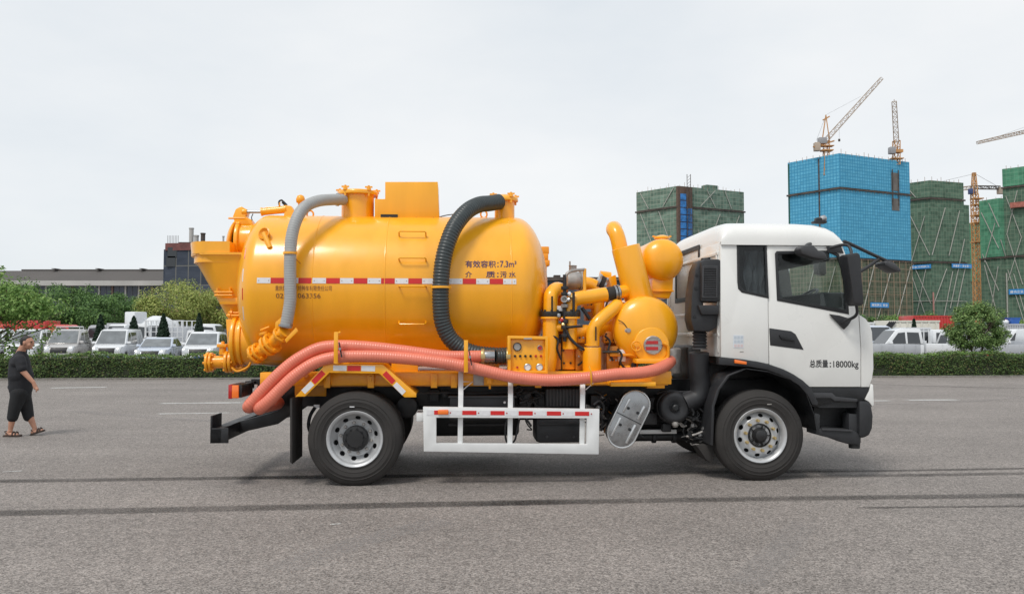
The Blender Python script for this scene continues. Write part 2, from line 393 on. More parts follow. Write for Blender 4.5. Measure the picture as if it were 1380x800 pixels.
bm_ = MB(); bm_.lathe([(.02, -.05), (dr * .6, -.045), (dr, -.03), (dr + .05, 0), (dr + .04, .02)], (du0 - .07, 1.2, dc.z - .03), (1, 0, -.12), 40); ld = bm_.build('drum_lid', YEL, truck, bevel=.004)
bm_ = MB(); bm_.lathe([(dr - .03, 0), (dr - .03, .02)], (du0 - .03, 1.2, dc.z - .02), (1, 0, 0), 30); bm_.build('drum_seal', RUB, dd)
prism('lid_lever', [(312, 318), (316, 298), (314, 292), (318, 282), (325, 278), (334, 283), (331, 292), (339, 296), (343, 306), (336, 303), (324, 303), (317, 316)], 1.1, 1.08, 1.24, YEL, bevel=.012)
pipe('lever_pin', [q(308, 294, 1.0), q(330, 294, 1.0)], .012, YELB, truck, 8, straight=True)
a, c = q(333, 285.5, 1.1), q(352, 285.5, 1.1); pipe('ram_rod', [a, c], .017, STL, truck, 14, straight=True)
cylu('ram_gland', (1.1, a.z), .035, q(326, 286, 1.1).x, a.x, YEL)
e = q(386, 282, 1.1); b = MB(); b.tube([c, e], .045, 20); b.tube([c, c + (e - c) * .06], .052, 20); b.tube([e - (e - c) * .07, e], .052, 20); rm = b.build('hydraulic_ram', YEL, truck)
prism('ram_mount', [(383, 292), (386, 277), (393, 278), (400, 290), (404, 296), (384, 297)], 1.1, 1.06, 1.2, YEL, bevel=.008)
pipe('ram_bracket', [q(358, 280, 1.08), q(376, 279.5, 1.08), q(377, 273, 1.08)], .01, YEL, truck, 8, straight=True)
pipe('ram_hose', [q(377, 279, 1.1), q(376, 272, 1.1), q(380, 270, 1.1), q(384, 276, 1.1)], .011, BLK, truck, 8); pipe('ram_hose', [q(381, 272, 1.15), q(386, 277, 1.15)], .02, BLK, truck, 8, straight=True)
pipe('lever_cable', [q(341, 288, 1.1), q(339, 293, 1.1), q(340, 297, 1.1)], .006, BLK, truck, 6)
# small pocket on the tank's shoulder
def surf_hit(px, py):
    d = tdir(px, py); p = Vector(E0)
    for i in range(4000):
        p = E0 + d * (.004 * i)
        if p.y < 0: continue
        du_ = max(0, ua - p.x) / .34 + max(0, p.x - ub) / .40
        if ((p.y - TVC) ** 2 + (p.z - TW) ** 2) / TR ** 2 + du_ ** 2 <= 1: return p
    return p
p = surf_hit(359, 317) + Vector((-.02, -.05, .02)); b = MB(); b.lathe([(.03, -.10), (.05, -.03), (.075, 0), (.062, .004), (.05, -.02), (.02, -.03)], p, (-.45, -1, .3), 20); b.build('shoulder_port', YELB, truck, ang=50)
pipe('port_stem', [p, surf_hit(364, 334)], .03, YEL, truck, 10, straight=True)
# hopper
hp = empty('waste_hopper', (0, 0, 0)); hp.parent = truck
tz, mz = q(290, 326, .8).z, q(290, 342, .8).z
hu0, hu1, hu2 = q(263, 334, 1.2).x, q(312, 334, .8).x, q(331, 334, .8).x
def hring(z, u0, u1, v0, v1, n=9, cyl=1.0):
    """D-shaped ring: rounded toward the rear"""
    pts = []; cv = (v0 + v1) / 2; hv = (v1 - v0) / 2; dep = (u1 - u0)
    for i in range(n + 1):
        t = math.pi * i / n; pts.append(Vector((u0 + dep * .45 * (1 - math.sin(t)) ** 1.0, cv - hv * math.cos(t), z)))
    return [Vector((u1, v0, z))] + pts + [Vector((u1, v1, z))]
b = MB(); outer = [hring(z, hu0 + k, hu1, .72, 1.68) for z, k in ((mz, .0), (tz, -.015))]; inner = [hring(z, hu0 + .03, hu1 - .02, .75, 1.65) for z in (tz, mz - .1)]
b.grid(outer + inner, True, False, True); b.build('hopper_collar', YEL, hp)
hbz, hbu0, hbu1 = q(308, 402, .9).z, q(294, 402, 1.18).x, q(327, 402, .9).x
b = MB(); b.grid([hring(mz, hu0 + .005, hu2, .72, 1.68), hring(mz - .02, hu0 + .01, hu2, .72, 1.68), hring(hbz, hbu0, hbu1, .92, 1.45), hring(q(310, 430, .95).z, q(308, 430, 1.15).x, hbu1, 1.0, 1.35)], True, True, True); b.build('hopper_cone', YEL, hp, ang=40)
b = MB(); b.grid([hring(mz + .012, hu0 - .012, hu2 + .01, .705, 1.695), hring(mz - .016, hu0 - .012, hu2 + .01, .705, 1.695)]); b.build('hopper_lip', YEL, hp)
b = MB(); b.box2((q(296, 402, .88).x, .88, q(296, 410, .88).z), (q(327, 402, .88).x, 1.5, q(296, 401, .88).z)); b.build('hopper_band', YEL, hp, bevel=.006)
b = MB(); x0, x1 = q(293, 395, .86).x, q(310, 395, .86).x; z0, z1 = q(300, 399, .86).z, q(300, 388, .86).z
for xx in (x0, x1): b.tube([(xx, .86, z0), (xx, .86, z1)], .014, 8)
for zz in (z0 + .01, (z0 + z1) / 2): b.tube([(x0 - .03, .85, zz), (x1 + .03, .85, zz)], .012, 8)
b.build('hopper_latch', YELB, hp)
prism('hopper_gusset', [(325, 345), (336, 345), (338, 400), (331, 470), (326, 470)], 1.0, .9, 1.5, YEL, bevel=.006)
prism('rear_support_plate', [(307, 430), (322, 430), (322, 470), (318, 478), (309, 466)], 1.0, .92, 1.3, YEL, bevel=.004)
# lower manhole
mc = q(326, 459, 1.0); mr = (q(326, 423, 1.0).z - q(326, 495, 1.0).z) / 2; mu = q(318, 459, 1.0).x
ml = cylu('lower_manhole', (1.0, mc.z), mr - .03, mu, q(400, 459, 1.0).x, YEL, seg=56)
for k, (rr, uu) in enumerate(((mr, 0), (mr - .01, .075))): cylu('manhole_flange', (1.0, mc.z), rr, mu + uu, mu + uu + .045, YEL, ml, seg=56)
b = MB(); b.lathe([(.02, -.07), (mr * .6, -.05), (mr - .02, 0)], (mu, 1.0, mc.z), (1, 0, 0), 48); b.build('manhole_cover', YEL, ml, ang=60)
for an in (75, 95, 115, 60, -70, -95, -115, 130):
    ca, sa = math.cos(R(an)), math.sin(R(an)); p = Vector((mu - .07, 1.0 - (mr + .025) * ca, mc.z + (mr + .025) * sa))
    b = MB(); b.tube([p, p + Vector((.2, 0, 0))], .013, 8); b.lathe([(.03, 0), (.03, .03)], p + Vector((.02, 0, 0)), (1, 0, 0), 8); b.lathe([(.028, 0), (.028, .03)], p + Vector((.15, 0, 0)), (1, 0, 0), 8)
    b.tube([p + Vector((.035, -.045 * ca, .045 * sa)), p + Vector((.035, .03 * ca, -.03 * sa))], .01, 8); b.build('wing_nut', YELB, ml)
# outlet valves
def valve(pts, r, nm, flanges, wheel=None):
    P = [Vector(p) for p in pts]; root = MB(); root.tube(P, r, 20); va = root.build(nm, YELB, truck)
    L_ = [(b_ - a_) for a_, b_ in zip(P[:-1], P[1:])]; tot = sum(l.length for l in L_)
    for f, fr, th in flanges:
        d = f * tot
        for a_, l in zip(P[:-1], L_):
            if d <= l.length + 1e-6: pos = a_ + l.normalized() * d; ax = l.normalized(); break
            d -= l.length
        b = MB(); b.lathe([(fr, -th / 2), (fr, th / 2)], pos, ax, 24); fl = b.build('valve_flange', YELB, va, bevel=.005, ang=50)
        a1 = ax.orthogonal().normalized(); b1 = ax.cross(a1)
        for k in range(6):
            t = 2 * math.pi * k / 6 + .3; c_ = pos + (a1 * math.cos(t) + b1 * math.sin(t)) * (fr - .022); b = MB(); b.lathe([(.014, -th / 2 - .02), (.014, th / 2 + .02)], c_, ax, 6); b.build('flange_bolt', YELB, va)
    return va
vv = valve([q(279, 488, .9), q(317, 487, .9)], .075, 'rear_outlet_valve', [(.04, .12, .03), (.16, .115, .03), (.72, .13, .035), (.86, .13, .035)])
b = MB(); c_ = q(300, 478, .9); b.tube([c_, c_ + Vector((0, 0, .11))], .04, 12); b.box(c_ + Vector((0, 0, .11)), (.11, .11, .04)); b.tube([c_ + Vector((0, 0, .1)), c_ + Vector((0, 0, .16))], .02, 8); b.build('valve_bonnet', YELB, vv, bevel=.006)
p = q(279, 488, .9); cylu('valve_plug', (.9, p.z), .035, p.x - .03, p.x + .02, CAST, vv)
pipe('outlet_handle', [q(312, 495, .8), q(320, 500, .8), q(333, 495, .8), q(338, 488, .8)], .014, YELB, truck, 8)
sv = valve([q(343, 478, .45), q(368, 461, .32), q(384, 446, .2)], .07, 'side_suction_valve', [(.03, .115, .03), (.15, .11, .03), (.42, .125, .035), (.54, .125, .035), (.86, .10, .03)])
c_ = q(361, 463, .35); b = MB(); b.tube([c_, c_ + Vector((-.05, -.02, .13))], .035, 12); b.lathe([(.05, 0), (.05, .03)], c_ + Vector((-.04, -.02, .10)), (-.3, 0, 1), 14); b.tube([c_ + Vector((-.08, -.02, .15)), c_ + Vector((.02, -.02, .19))], .013, 8); b.build('valve_bonnet', YELB, sv, bevel=.004)
p = q(337, 476, .42); b = MB(); b.lathe([(.035, 0), (.035, .05)], p, (.8, 0, .45), 14); b.build('valve_plug', STL, sv)
prism('hose_bracket', [(372, 434), (379, 428), (391, 422), (384, 436), (377, 444), (371, 444)], .25, .22, .235, YEL, bevel=.003)
prism('hose_bracket', [(386, 457), (401, 441), (404, 446), (388, 462)], .25, .16, .175, YEL, bevel=.003)
# grey hose
g = [(462, 269, .98), (448, 269, .75), (428, 271, .5), (411, 279, .35), (400, 295, .26), (393, 320, .21), (391, 350, .19), (391, 380, .19), (391, 405, .19), (388, 425, .19), (385, 441, .2)]
gh = corrugated('grey_suction_hose', [q(*k) for k in g], .068, GHO, truck, .028, .003)
for x, y, v, rr, m in ((391, 341, .19, .078, YEL), (385, 438, .2, .078, STL), (455, 269, .88, .078, STL)):
    p = q(x, y, v); ax = (0, 0, 1) if x != 455 else (1, .6, 0); b = MB(); b.lathe([(rr, -.012), (rr, .012)], p, ax, 24); b.build('hose_clamp', m, gh)
p = q(399, 349, .2); b = MB(); b.tube([p, q(405, 355, .25)], .006, 6); b.build('clamp_strap', YDK, gh)
# black hose from the front neck to the coupling behind the control panel
k = [(672, 272, 1.0), (660, 274, .85), (645, 276, .65), (629, 285, .45), (614, 303, .30), (604, 325, .22), (597, 352, .18), (594, 385, .16), (594, 412, .17), (597, 436, .19), (607, 456, .21), (624, 470, .22), (645, 477, .22), (668, 479, .22), (684, 479, .22)]
bh = corrugated('black_suction_hose', [q(*i) for i in k], .097, BHO, truck, .036, .009)
p = q(594, 387, .16); b = MB(); b.lathe([(.11, -.012), (.118, -.012), (.118, .012), (.11, .012)], p, (0, 0, 1), 28); b.build('hose_clamp', YEL, bh)
# ---- pink hoses: one long suction hose folded round the tail
hA = [(335, 548, .10), (345, 536, .06), (360, 520, .05), (380, 500, .05), (402, 483, .05), (430, 469, .05), (460, 466, .05), (500, 468, .05), (545, 473, .05), (600, 480, .06), (640, 480, .08), (652, 480, .10)]
hB = [(350, 550, .04), (362, 540, -.02), (380, 522, -.02), (400, 504, -.02), (426, 488, -.02), (455, 481, -.02), (500, 480, -.02), (550, 483, -.02), (600, 489, -.02), (634, 495, -.03), (665, 502, -.03), (700, 509, -.03), (745, 512, -.03), (790, 509, -.03), (830, 504, -.02), (862, 502, .02), (883, 498, .10), (897, 492, .24), (904, 486, .42)]
A = [q(*i) for i in hA]; Bp = [q(*i) for i in hB]
loop = [A[0] + Vector((.02, .25, .0)), A[0] + Vector((.10, .55, .02)), Bp[0] + Vector((.10, .45, .02)), Bp[0] + Vector((.0, .18, .0))]
ph = corrugated('pink_suction_hose', A[::-1] + loop[:2] , .068, PNK, truck, .027, .0035, 20)
ph2 = corrugated('pink_suction_hose', [loop[1] + Vector((0, .02, 0)), loop[2], loop[3]] + Bp, .068, PNK, truck, .027, .0035, 20)
# coupling to the black hose
cp = q(652, 480, .10); cu = empty('hose_coupling', (0, 0, 0)); cu.parent = truck
for u0, u1, r, m, nm in ((0, .14, .07, STL, 'coupling_sleeve'), (.13, .36, .075, BHO, 'coupling_hose')):
    if nm == 'coupling_hose': corrugated(nm, [cp + Vector((u0, 0, 0)), cp + Vector((.22, .02, 0)), cp + Vector((u1, .06, 0))], r, m, cu, .03, .008)
    else: b = MB(); b.lathe([(r, 0), (r, u1)], cp + Vector((u0 - .02, 0, 0)), (1, 0, 0), 24); b.build(nm, m, cu, bevel=.004, ang=50)
for du_ in (-.03, .25): b = MB(); b.lathe([(.088, 0), (.088, .035)], cp + Vector((du_, .0, 0)), (1, 0, 0), 24); b.box(cp + Vector((du_ + .017, -.09, 0)), (.05, .04, .05)); b.build('coupling_clamp', BRS, cu, bevel=.004)
# hose hooks
def hook(x, y0, y1):
    a, c = q(x, y0, -.12), q(x, y1, -.12); b = MB(); b.box2((a.x - .022, -.13, c.z), (a.x + .022, -.115, a.z)); b.box2((a.x - .022, -.13, c.z - .012), (a.x + .022, .3, c.z)); b.build('hose_retainer', YEL, truck, bevel=.003)
    s = q(x + 4, y0 + 14, -.13); b = MB(); b.bar(s, s + Vector((.03, 0, -.16)), .035, .012); b.build('retainer_strap', BLK, truck); b = MB(); b.lathe([(.014, 0), (.014, .02)], s + Vector((.012, -.01, -.07)), (0, -1, 0), 10); b.build('strap_buckle', STL, truck)
hook(453, 447, 488); hook(628, 458, 500)
pipe('hose_tie', [q(794, 493, -.11), q(796, 500, -.12), q(797, 512, -.11), q(797, 519, -.05)], .01, YEL, truck, 8)
pipe('hose_tie', [q(452, 452, -.1), q(459, 447, -.1)], .012, YEL, truck, 8, straight=True)
# ---- subframe and chassis
sub = boxpx('yellow_subframe', 350, 500, 905, 520, .22, .16, YELB, bevel=.01)
b = MB(); s1 = q(430, 498, .35); s2 = q(740, 520, .35); b.box2((s1.x, .4, s2.z), (q(900, 500, .4).x, 2.0, s1.z - .03)); b.build('subframe_deck', YELB, sub)
for x in (441, 500, 585, 612, 725):
    p = q(x, 510, .2); b = MB(); b.box2((p.x - .035, .17, p.z - .10), (p.x + .035, .22, p.z + .06)); b.box2((p.x - .012, .15, p.z - .03), (p.x + .012, .19, p.z + .03)); b.build('subframe_bracket', YELB, sub, bevel=.004)
for x in (452, 545, 655):
    a, c = q(x - 18, 502, .3), q(x + 18, 480, .3); b = MB(); b.box2((a.x, .35, a.z - .02), (c.x, .42, c.z)); b.build('tank_saddle', YEL, truck, bevel=.006)
for v in (.72, 1.58):
    a, c = q(352, 541, v), q(1110, 520, v); b = MB(); b.box2((a.x, v, .80), (c.x, v + .08, 1.10)); b.build('chassis_rail', BLK, truck, bevel=.004)
for x in (372, 478, 600, 720, 860, 960):
    u = q(x, 530, .72).x; b = MB(); b.box2((u - .05, .8, .84), (u + .05, 1.58, 1.06)); b.build('cross_member', BLK, truck)
# rear bumper beam, its arms, tail lamp
a = q(283, 597, -.02); b = MB(); b.box2((a.x, -.02, a.z), (a.x + .12, 2.42, a.z + .155)); rb = b.build('rear_bumper_beam', BLK, truck, bevel=.006)
b = MB(); t = q(283, 560, -.02).z; b.box2((a.x, -.02, a.z + .15), (a.x + .02, .34, t)); b.box2((a.x, -.02, a.z), (a.x + .19, .0, t - .13)); b.build('beam_end_plate', BLK, rb, bevel=.003)
for v in (.72, 1.6):
    b = MB(); b.grid([[Vector(x) for x in r] for r in (
        [(a.x + .1, v, a.z + .02), (a.x + .1, v + .1, a.z + .02), (a.x + .1, v + .1, a.z + .15), (a.x + .1, v, a.z + .15)],
        [(a.x + .55, v, a.z + .12), (a.x + .55, v + .1, a.z + .12), (a.x + .55, v + .1, a.z + .27), (a.x + .55, v, a.z + .27)],
        [(a.x + .80, v, a.z + .30), (a.x + .80, v + .1, a.z + .30), (a.x + .80, v + .1, a.z + .62), (a.x + .80, v, a.z + .62)])]); b.build('beam_arm', BLK, truck, bevel=.004)
lp0 = q(314, 537, .12); lh = q(314, 518, .12).z - lp0.z; b = MB(); b.box2((lp0.x - .03, .14, lp0.z + .01), (lp0.x + .09, .62, lp0.z + lh)); tlm = b.build('tail_lamp', BLK, truck, bevel=.008)
b = MB(); b.box2((lp0.x - .05, .11, lp0.z), (lp0.x - .01, .60, lp0.z + lh)); b.build('red_lens', REDL, tlm, bevel=.006)
b = MB(); b.box2((lp0.x - .012, .11, lp0.z + .006), (lp0.x + .06, .14, lp0.z + lh - .006)); b.build('orange_lens', ORL, tlm, bevel=.006)
b = MB(); b.box2((lp0.x, .62, lp0.z + .08), (lp0.x + .1, 2.2, lp0.z + .16)); b.box2((lp0.x + .05, .7, lp0.z + .1), (lp0.x + .7, .76, lp0.z + .18)); b.build('lamp_bar', BLK, truck)
p = q(345, 524, .1); b = MB(); b.box(p, (.03, .02, .10)); b.build('lamp_clip', CAST, truck)
# rear mudguard of yellow sheet with tape
op = [(400, 534), (439, 490), (516, 491), (563, 532)]; ip = [(408, 535), (443, 502), (511, 502.5), (546, 536)]
mg = [(398, 534), (439, 490), (516, 491), (561, 530), (561, 535), (545, 535), (511, 503), (444, 502), (411, 534)]
mgo = prism('rear_mudguard', mg, -.02, -.02, .0, YEL, bevel=.003)
b = MB(); l0 = [q(x, y, -.02) for x, y in ((398, 534), (439, 490), (516, 491), (561, 530))]
b.grid([[p + Vector((0, .02, 0)), p + Vector((0, .60, 0)), p + Vector((0, .60, -.012)), p + Vector((0, .02, -.012))] for p in l0]); b.build('mudguard_top', YEL, mgo)
def tape(name, x0, y0, x1, y1, hpx, v, m, parent):
    a, c = q(x0, y0, v), q(x1, y1, v); d = (c - a).normalized(); n = Vector((-d.z, 0, d.x)); hh = hpx / 2 / 122
    b = MB(); b.grid([[a + n * hh, c + n * hh, c - n * hh, a - n * hh], [x + Vector((0, .003, 0)) for x in (a + n * hh, c + n * hh, c - n * hh, a - n * hh)]]); return b.build(name, m, parent)
for (x0, y0, x1, y1, m) in ((449, 495.5, 467, 496, WTP), (468, 496, 486, 496, RED), (487, 496, 505.5, 496.5, WTP), (422, 515, 436, 501, RED), (408.5, 528, 421, 516, WTP), (518, 502, 530.5, 515, RED), (532, 517, 544.5, 529.5, WTP)):
    tape('reflective_tape', x0, y0, x1, y1, 7, -.0235, m, mgo)
prism('mud_flap', [(391, 536), (394, 536), (394, 625), (391, 622)], 0, -.01, .58, RUB, bevel=.003)
boxpx('mudguard_mount', 397, 500, 440, 534, .5, .03, YELB)
pipe('mudguard_stay', [q(412, 505, .1), q(412, 505, .6)], .03, YELB, truck, 8, straight=True)
# ---- side guard
sg = empty('side_guard', (0, 0, 0)); sg.parent = truck
go = [(570, 548), (808, 551), (807, 612), (571, 608)]; gi = [(588, 562.5), (791, 563.5), (791, 598.5), (588, 597)]
prism('guard_frame', go, -.04, -.04, .04, WHT2, sg, bevel=.006, holes=[gi])
for x, y1 in ((621, 503), (688, 513), (785, 516)):
    t, m_, bt = q(x, y1, .18), q(x, 531, .04), q(x - 1, 602, .04); b = MB(); b.bar(bt, m_, .055, .035, (0, 1, 0)); b.bar(m_ - Vector((0, 0, .01)), t + Vector((.0, 0, 0)), .055, .035, (0, 1, 0)); b.bar(t, t + Vector((0, .2, .0)), .055, .035); b.build('guard_post', WHT2, sg, bevel=.004)
for x in (624, 789):
    a, c, d = q(x, 514, .1), q(x + 13, 514, .1), q(x, 525, .08); b = MB(); b.tube([a, c, d], .006, 6); b.build('guard_hook', WHT2, sg)
xs = [(585, 604), (623, 642), (661, 680), (699, 718), (737, 756), (775, 794)]
for i, (x0, x1) in enumerate(xs):
    tape('reflective_tape', x0, 555.5 + i * .3, x1, 555.6 + i * .3, 5.5, -.0435, RED, sg)
    prev = 575 if i == 0 else xs[i - 1][1] + 1; tape('reflective_tape', prev, 555.5 + i * .28, x0 - 1, 555.6 + i * .28, 7, -.0432, WTP, sg)
    p = q(x1 + 3, 555.8 + i * .3, -.046); b = MB(); b.lathe([(.008, 0), (.005, .004)], p, (0, -1, 0), 8); b.build('tape_rivet', REDL, sg)
p = q(590, 558, -.044); c = q(604.5, 551.5, -.044); b = MB(); b.box2((p.x, -.065, p.z), (c.x, -.044, c.z)); b.build('orange_side_lamp', ORL, sg, bevel=.008)
boxpx('guard_bracket', 561, 556, 572, 568, .05, .3, WHT2, sg)
# ---- equipment hung under the frame
b_ = boxpx('battery_box', 606, 533, 694, 566, .30, .40, PLA, bevel=.01)
boxpx('box_lid', 604, 533, 696, 536, .28, .44, PLB, b_, .004)
p = q(680, 542, .29); b = MB(); b.lathe([(.014, 0), (.012, .008)], p, (0, -1, 0), 14); b.build('box_sticker', WTP, b_)
boxpx('fuel_tank', 575, 540, 700, 588, 1.55, .7, BLK, bevel=.05)
boxpx('valve_block', 720, 528, 790, 560, .55, .5, BLK, bevel=.03)
t_ = boxpx('urea_tank', 722, 563, 786, 597, .35, .42, PLA, bevel=.05)
boxpx('tank_step', 726, 569, 784, 573, .33, .03, BLK, t_, .005)
for x in (737, 773): p = q(x, 588, .35); b = MB(); b.lathe([(.016, 0), (.013, .012)], p, (0, -1, 0), 12); b.build('tank_bolt', PLB, t_)
boxpx('ribbed_cover', 735, 523, 790, 548, .42, .2, PLA, bevel=.02)
for i in range(12): x = 737 + i * 4.4; boxpx('cover_rib', x, 524, x + 1.6, 547, .41, .012, PLB, truck, 0)
for (x, y, rr, v0, v1) in ((548, 548, .13, .55, 1.9), (838, 556, .10, .5, 1.7)):
    c = q(x, y, v0); cylv('air_reservoir', (c.x, c.z), rr, v0, v1, BLK, seg=28, bevel=.02)
for (x0, x1, y, v, rr) in ((560, 720, 545, .9, .06), (845, 940, 588, .75, .055), (700, 850, 560, 1.2, .05)):
    cylu('drive_shaft', (v, q(x0, y, v).z), rr, q(x0, y, v).x, q(x1, y, v).x, BLK, seg=20)
for x in (878, 905, 925): c = q(x, 588, .75); cylu('shaft_collar', (.75, c.z), .075, c.x, c.x + .05, PLA, seg=20)
p = q(862, 579, .6); c = q(912, 584, .6); b = MB(); b.box2((p.x, .6, c.z), (c.x, .66, p.z)); b.build('white_shaft_bracket', WHT2, truck, bevel=.004)
# engine, gearbox, axle masses
b = MB(); p = q(800, 530, .9); c = q(930, 590, .9); b.box2((p.x, .85, c.z + .1), (c.x, 1.55, p.z)); b.build('gearbox', BLK, truck, bevel=.06)
b = MB(); p = q(925, 520, .9); c = q(1090, 575, .9); b.box2((p.x, .85, .62), (c.x, 1.6, 1.5)); b.build('engine_block', BLK, truck, bevel=.06)
for u in (q(478, 590, 0).x, q(1026, 588, 0).x):
    b = MB(); b.lathe([(.07, 0), (.09, .5), (.2, .8), (.22, 1.0), (.2, 1.2), (.09, 1.5), (.07, 2.0)], (u, .22, .505), (0, 1, 0), 20); b.build('axle', BLK, truck)
# leaf springs
for (xa, xb, y) in ((430, 560, 560), (960, 1090, 565)):
    b = MB()
    for k in range(4):
        P = [Vector((q(xa + k * 8, y, .7).x + (q(xb - k * 8, y, .7).x - q(xa + k * 8, y, .7).x) * t, .75, q(xa, y, .7).z - .17 * math.sin(math.pi * t) - k * .02 + .1)) for t in [i / 8 for i in range(9)]]
        for s_, e_ in zip(P[:-1], P[1:]): b.bar(s_, e_, .08, .016)
    b.build('leaf_spring', BLK, truck)
pipe('brake_line', [q(425, 548, .3), q(418, 560, .3), q(416, 575, .3), q(422, 585, .3), q(430, 570, .4)], .02, BLK, truck, 8)
p = q(427, 547, .3); b = MB(); b.box(p, (.06, .03, .035)); b.build('line_clip', WTP, truck)
rnd = random.Random(3)
for i in range(26):
    x, y = rnd.uniform(795, 860), rnd.uniform(528, 575); v = rnd.uniform(.35, .6); a = q(x, y, v); P = [a]
    for k in range(3): a = a + Vector((rnd.uniform(-.1, .12), rnd.uniform(-.04, .04), rnd.uniform(-.12, .04))); P.append(a)
    pipe('wiring_line', P, rnd.choice((.006, .009, .012)), rnd.choice((BLK, BLK, PLA, CAST, YDK)), truck, 6, 4)
for i in range(16):
    x, y = rnd.uniform(695, 728), rnd.uniform(525, 560); v = rnd.uniform(.3, .6); a = q(x, y, v); P = [a]
    for k in range(4): a = a + Vector((rnd.uniform(-.09, .09), 0, rnd.uniform(-.09, .06))); P.append(a)
    pipe('wiring_line', P, rnd.choice((.008, .012, .014)), rnd.choice((BLK, BLK, PLA)), truck, 6, 4)
for i in range(22):
    x, y = rnd.uniform(925, 950), rnd.uniform(548, 598); v = rnd.uniform(.25, .5); a = q(x, y, v); P = [a]
    for k in range(3): a = a + Vector((rnd.uniform(-.09, .09), 0, rnd.uniform(-.08, .06))); P.append(a)
    pipe('wiring_line', P, rnd.choice((.006, .01, .014)), rnd.choice((BLK, CAST, PLB)), truck, 6, 4)
pipe('loose_cable', [q(685, 560, .2), q(681, 575, .2), q(682, 592, .2), q(687, 598, .2), q(694, 592, .2), q(697, 578, .2), q(700, 565, .2)], .011, BLK, truck, 8)
# silver belt cover (stadium shape)
c0, c1 = q(856, 546, .18), q(838, 583, .18); rr = 20.5 * 9.2 / 1110; d = (c0 - c1).normalized(); ang0 = math.atan2(d.z, d.x)
def stad(c0, c1, r, n=14):
    return [(c0.x + r * math.cos(ang0 - math.pi / 2 + math.pi * i / n), c0.z + r * math.sin(ang0 - math.pi / 2 + math.pi * i / n)) for i in range(n + 1)] + \
           [(c1.x + r * math.cos(ang0 + math.pi / 2 + math.pi * i / n), c1.z + r * math.sin(ang0 + math.pi / 2 + math.pi * i / n)) for i in range(n + 1)]
b = MB(); b.plate(stad(c0, c1, rr), [], UVW, .17, .19); cv = b.build('belt_cover', STL, truck, bevel=.010)
b = MB(); b.plate(stad(c0 - d * .01, c1 + d * .01, rr * .97), [], UVW, .19, .36); b.build('cover_body', BLK, cv, bevel=.01)
b = MB(); pts_ = [Vector((x, .172, z)) for x, z in stad(c0, c1, rr * .97)]; b.tube(pts_ + pts_[:2], .011, 8, False); b.build('cover_rim', mat('highlight_steel', (.62, .63, .64), .25, metal=.7), cv)  # paler metal on rim and ridges paints in their bright highlights
n_ = Vector((-d.z, 0, d.x)); L_ = (c0 - c1).length
for s_ in (-.55, .55):
    for f0, f1 in ((-.25, .44), (.62, 1.12)):
        a_, e_ = c1 + d * L_ * f0 + n_ * rr * s_, c1 + d * L_ * f1 + n_ * rr * s_; b = MB(); b.bar(a_ - Vector((0, .012, 0)), e_ - Vector((0, .012, 0)), .03, .03, (0, 1, 0)); b.build('cover_ridge', MATS['highlight_steel'], cv, bevel=.010)
a_, e_ = c1 + d * L_ * .53 + n_ * rr * 1.0, c1 + d * L_ * .53 - n_ * rr * 1.0; b = MB(); b.bar(a_ - Vector((0, .012, 0)), e_ - Vector((0, .012, 0)), .01, .004, (0, 1, 0)); b.build('cover_joint', BLK, cv)
for f, s_ in ((.82, .35), (.82, -.35), (.22, .35), (.22, -.35)):
    p = c1 + d * L_ * f + n_ * rr * s_; bolts('cover_bolt', (p.x, .17, p.z), (0, -1, 0), 0, 1, .018, .012, BLK, cv)
# air filter canister
c = q(910, 549, .30); b = MB(); b.lathe([(.02, .035), (.055, .02), (.06, .03), (.13, .0), (.165, .012), (.182, .04), (.182, .10), (.195, .11), (.195, .13), (.182, .14), (.182, .5)], (c.x, .28, c.z), (0, 1, 0), 40); b.build('air_filter_canister', PLA, truck, ang=50)
b = MB(); b.lathe([(.03, 0), (.04, -.02), (.025, -.03)], (c.x, .29, c.z), (0, 1, 0), 16); b.build('canister_cap', BLK, truck)
p = q(910, 575, .3); b = MB(); b.tube([p + Vector((0, 0, .06)), p], .03, 14); b.lathe([(.02, 0), (.04, .02), (.04, .05)], p, (0, 0, 1), 14); b.build('water_separator', CAST, truck, bevel=.003)
b = MB(); b.tube(smooth_path([q(923, 543, .35), q(940, 535, .35), q(944, 520, .35), q(942, 500, .33), q(942, 475, .3)]), .115, 20); b.build('intake_duct', PLA, truck)
p = q(943, 470, .3); corrugated('intake_bellows', [p, p + Vector((0, 0, .12)), q(943, 443, .3)], .088, PLB, truck, .036, .018, 24)
# snorkel box behind the cab
sn = empty('intake_snorkel', (0, 0, 0)); sn.parent = truck
prism('snorkel_duct', [(935, 446), (931, 430), (932, 400), (937, 364), (943, 351), (951, 349), (952, 380), (949, 400), (948, 412), (956, 421), (969, 422), (967, 440), (957, 447)], .12, .12, .40, PLA, sn, bevel=.02)
prism('snorkel_head', [(945, 352), (950, 349), (970, 349), (972.5, 353), (971, 404), (968, 407), (945, 406)], .06, .06, .40, PLA, sn, bevel=.018)
prism('snorkel_frame', [(947, 358), (967, 358), (967, 401), (946, 401)], .05, .048, .062, PLB, sn, bevel=.002, holes=[[(949, 360), (965, 360), (965, 399), (948, 399)]])
for i in range(16): y = 361 + i * 2.4; a_, e_ = q(949, y, .05), q(965, y, .05); b = MB(); b.bar(a_, e_, .012, .008, (0, -.5, .5)); b.build('grille_slat', PLB, sn)
prism('snorkel_strap', [(941, 411), (969, 411), (969, 424), (946, 424)], .06, .06, .3, PLA, sn, bevel=.012)
for x, y in ((939, 370), (938, 388), (936, 426)): p = q(x, y, .11); b = MB(); b.lathe([(.018, 0), (.018, .01)], (p.x, .11, p.z), (0, 1, 0), 12); b.build('duct_hole', BLK, sn)
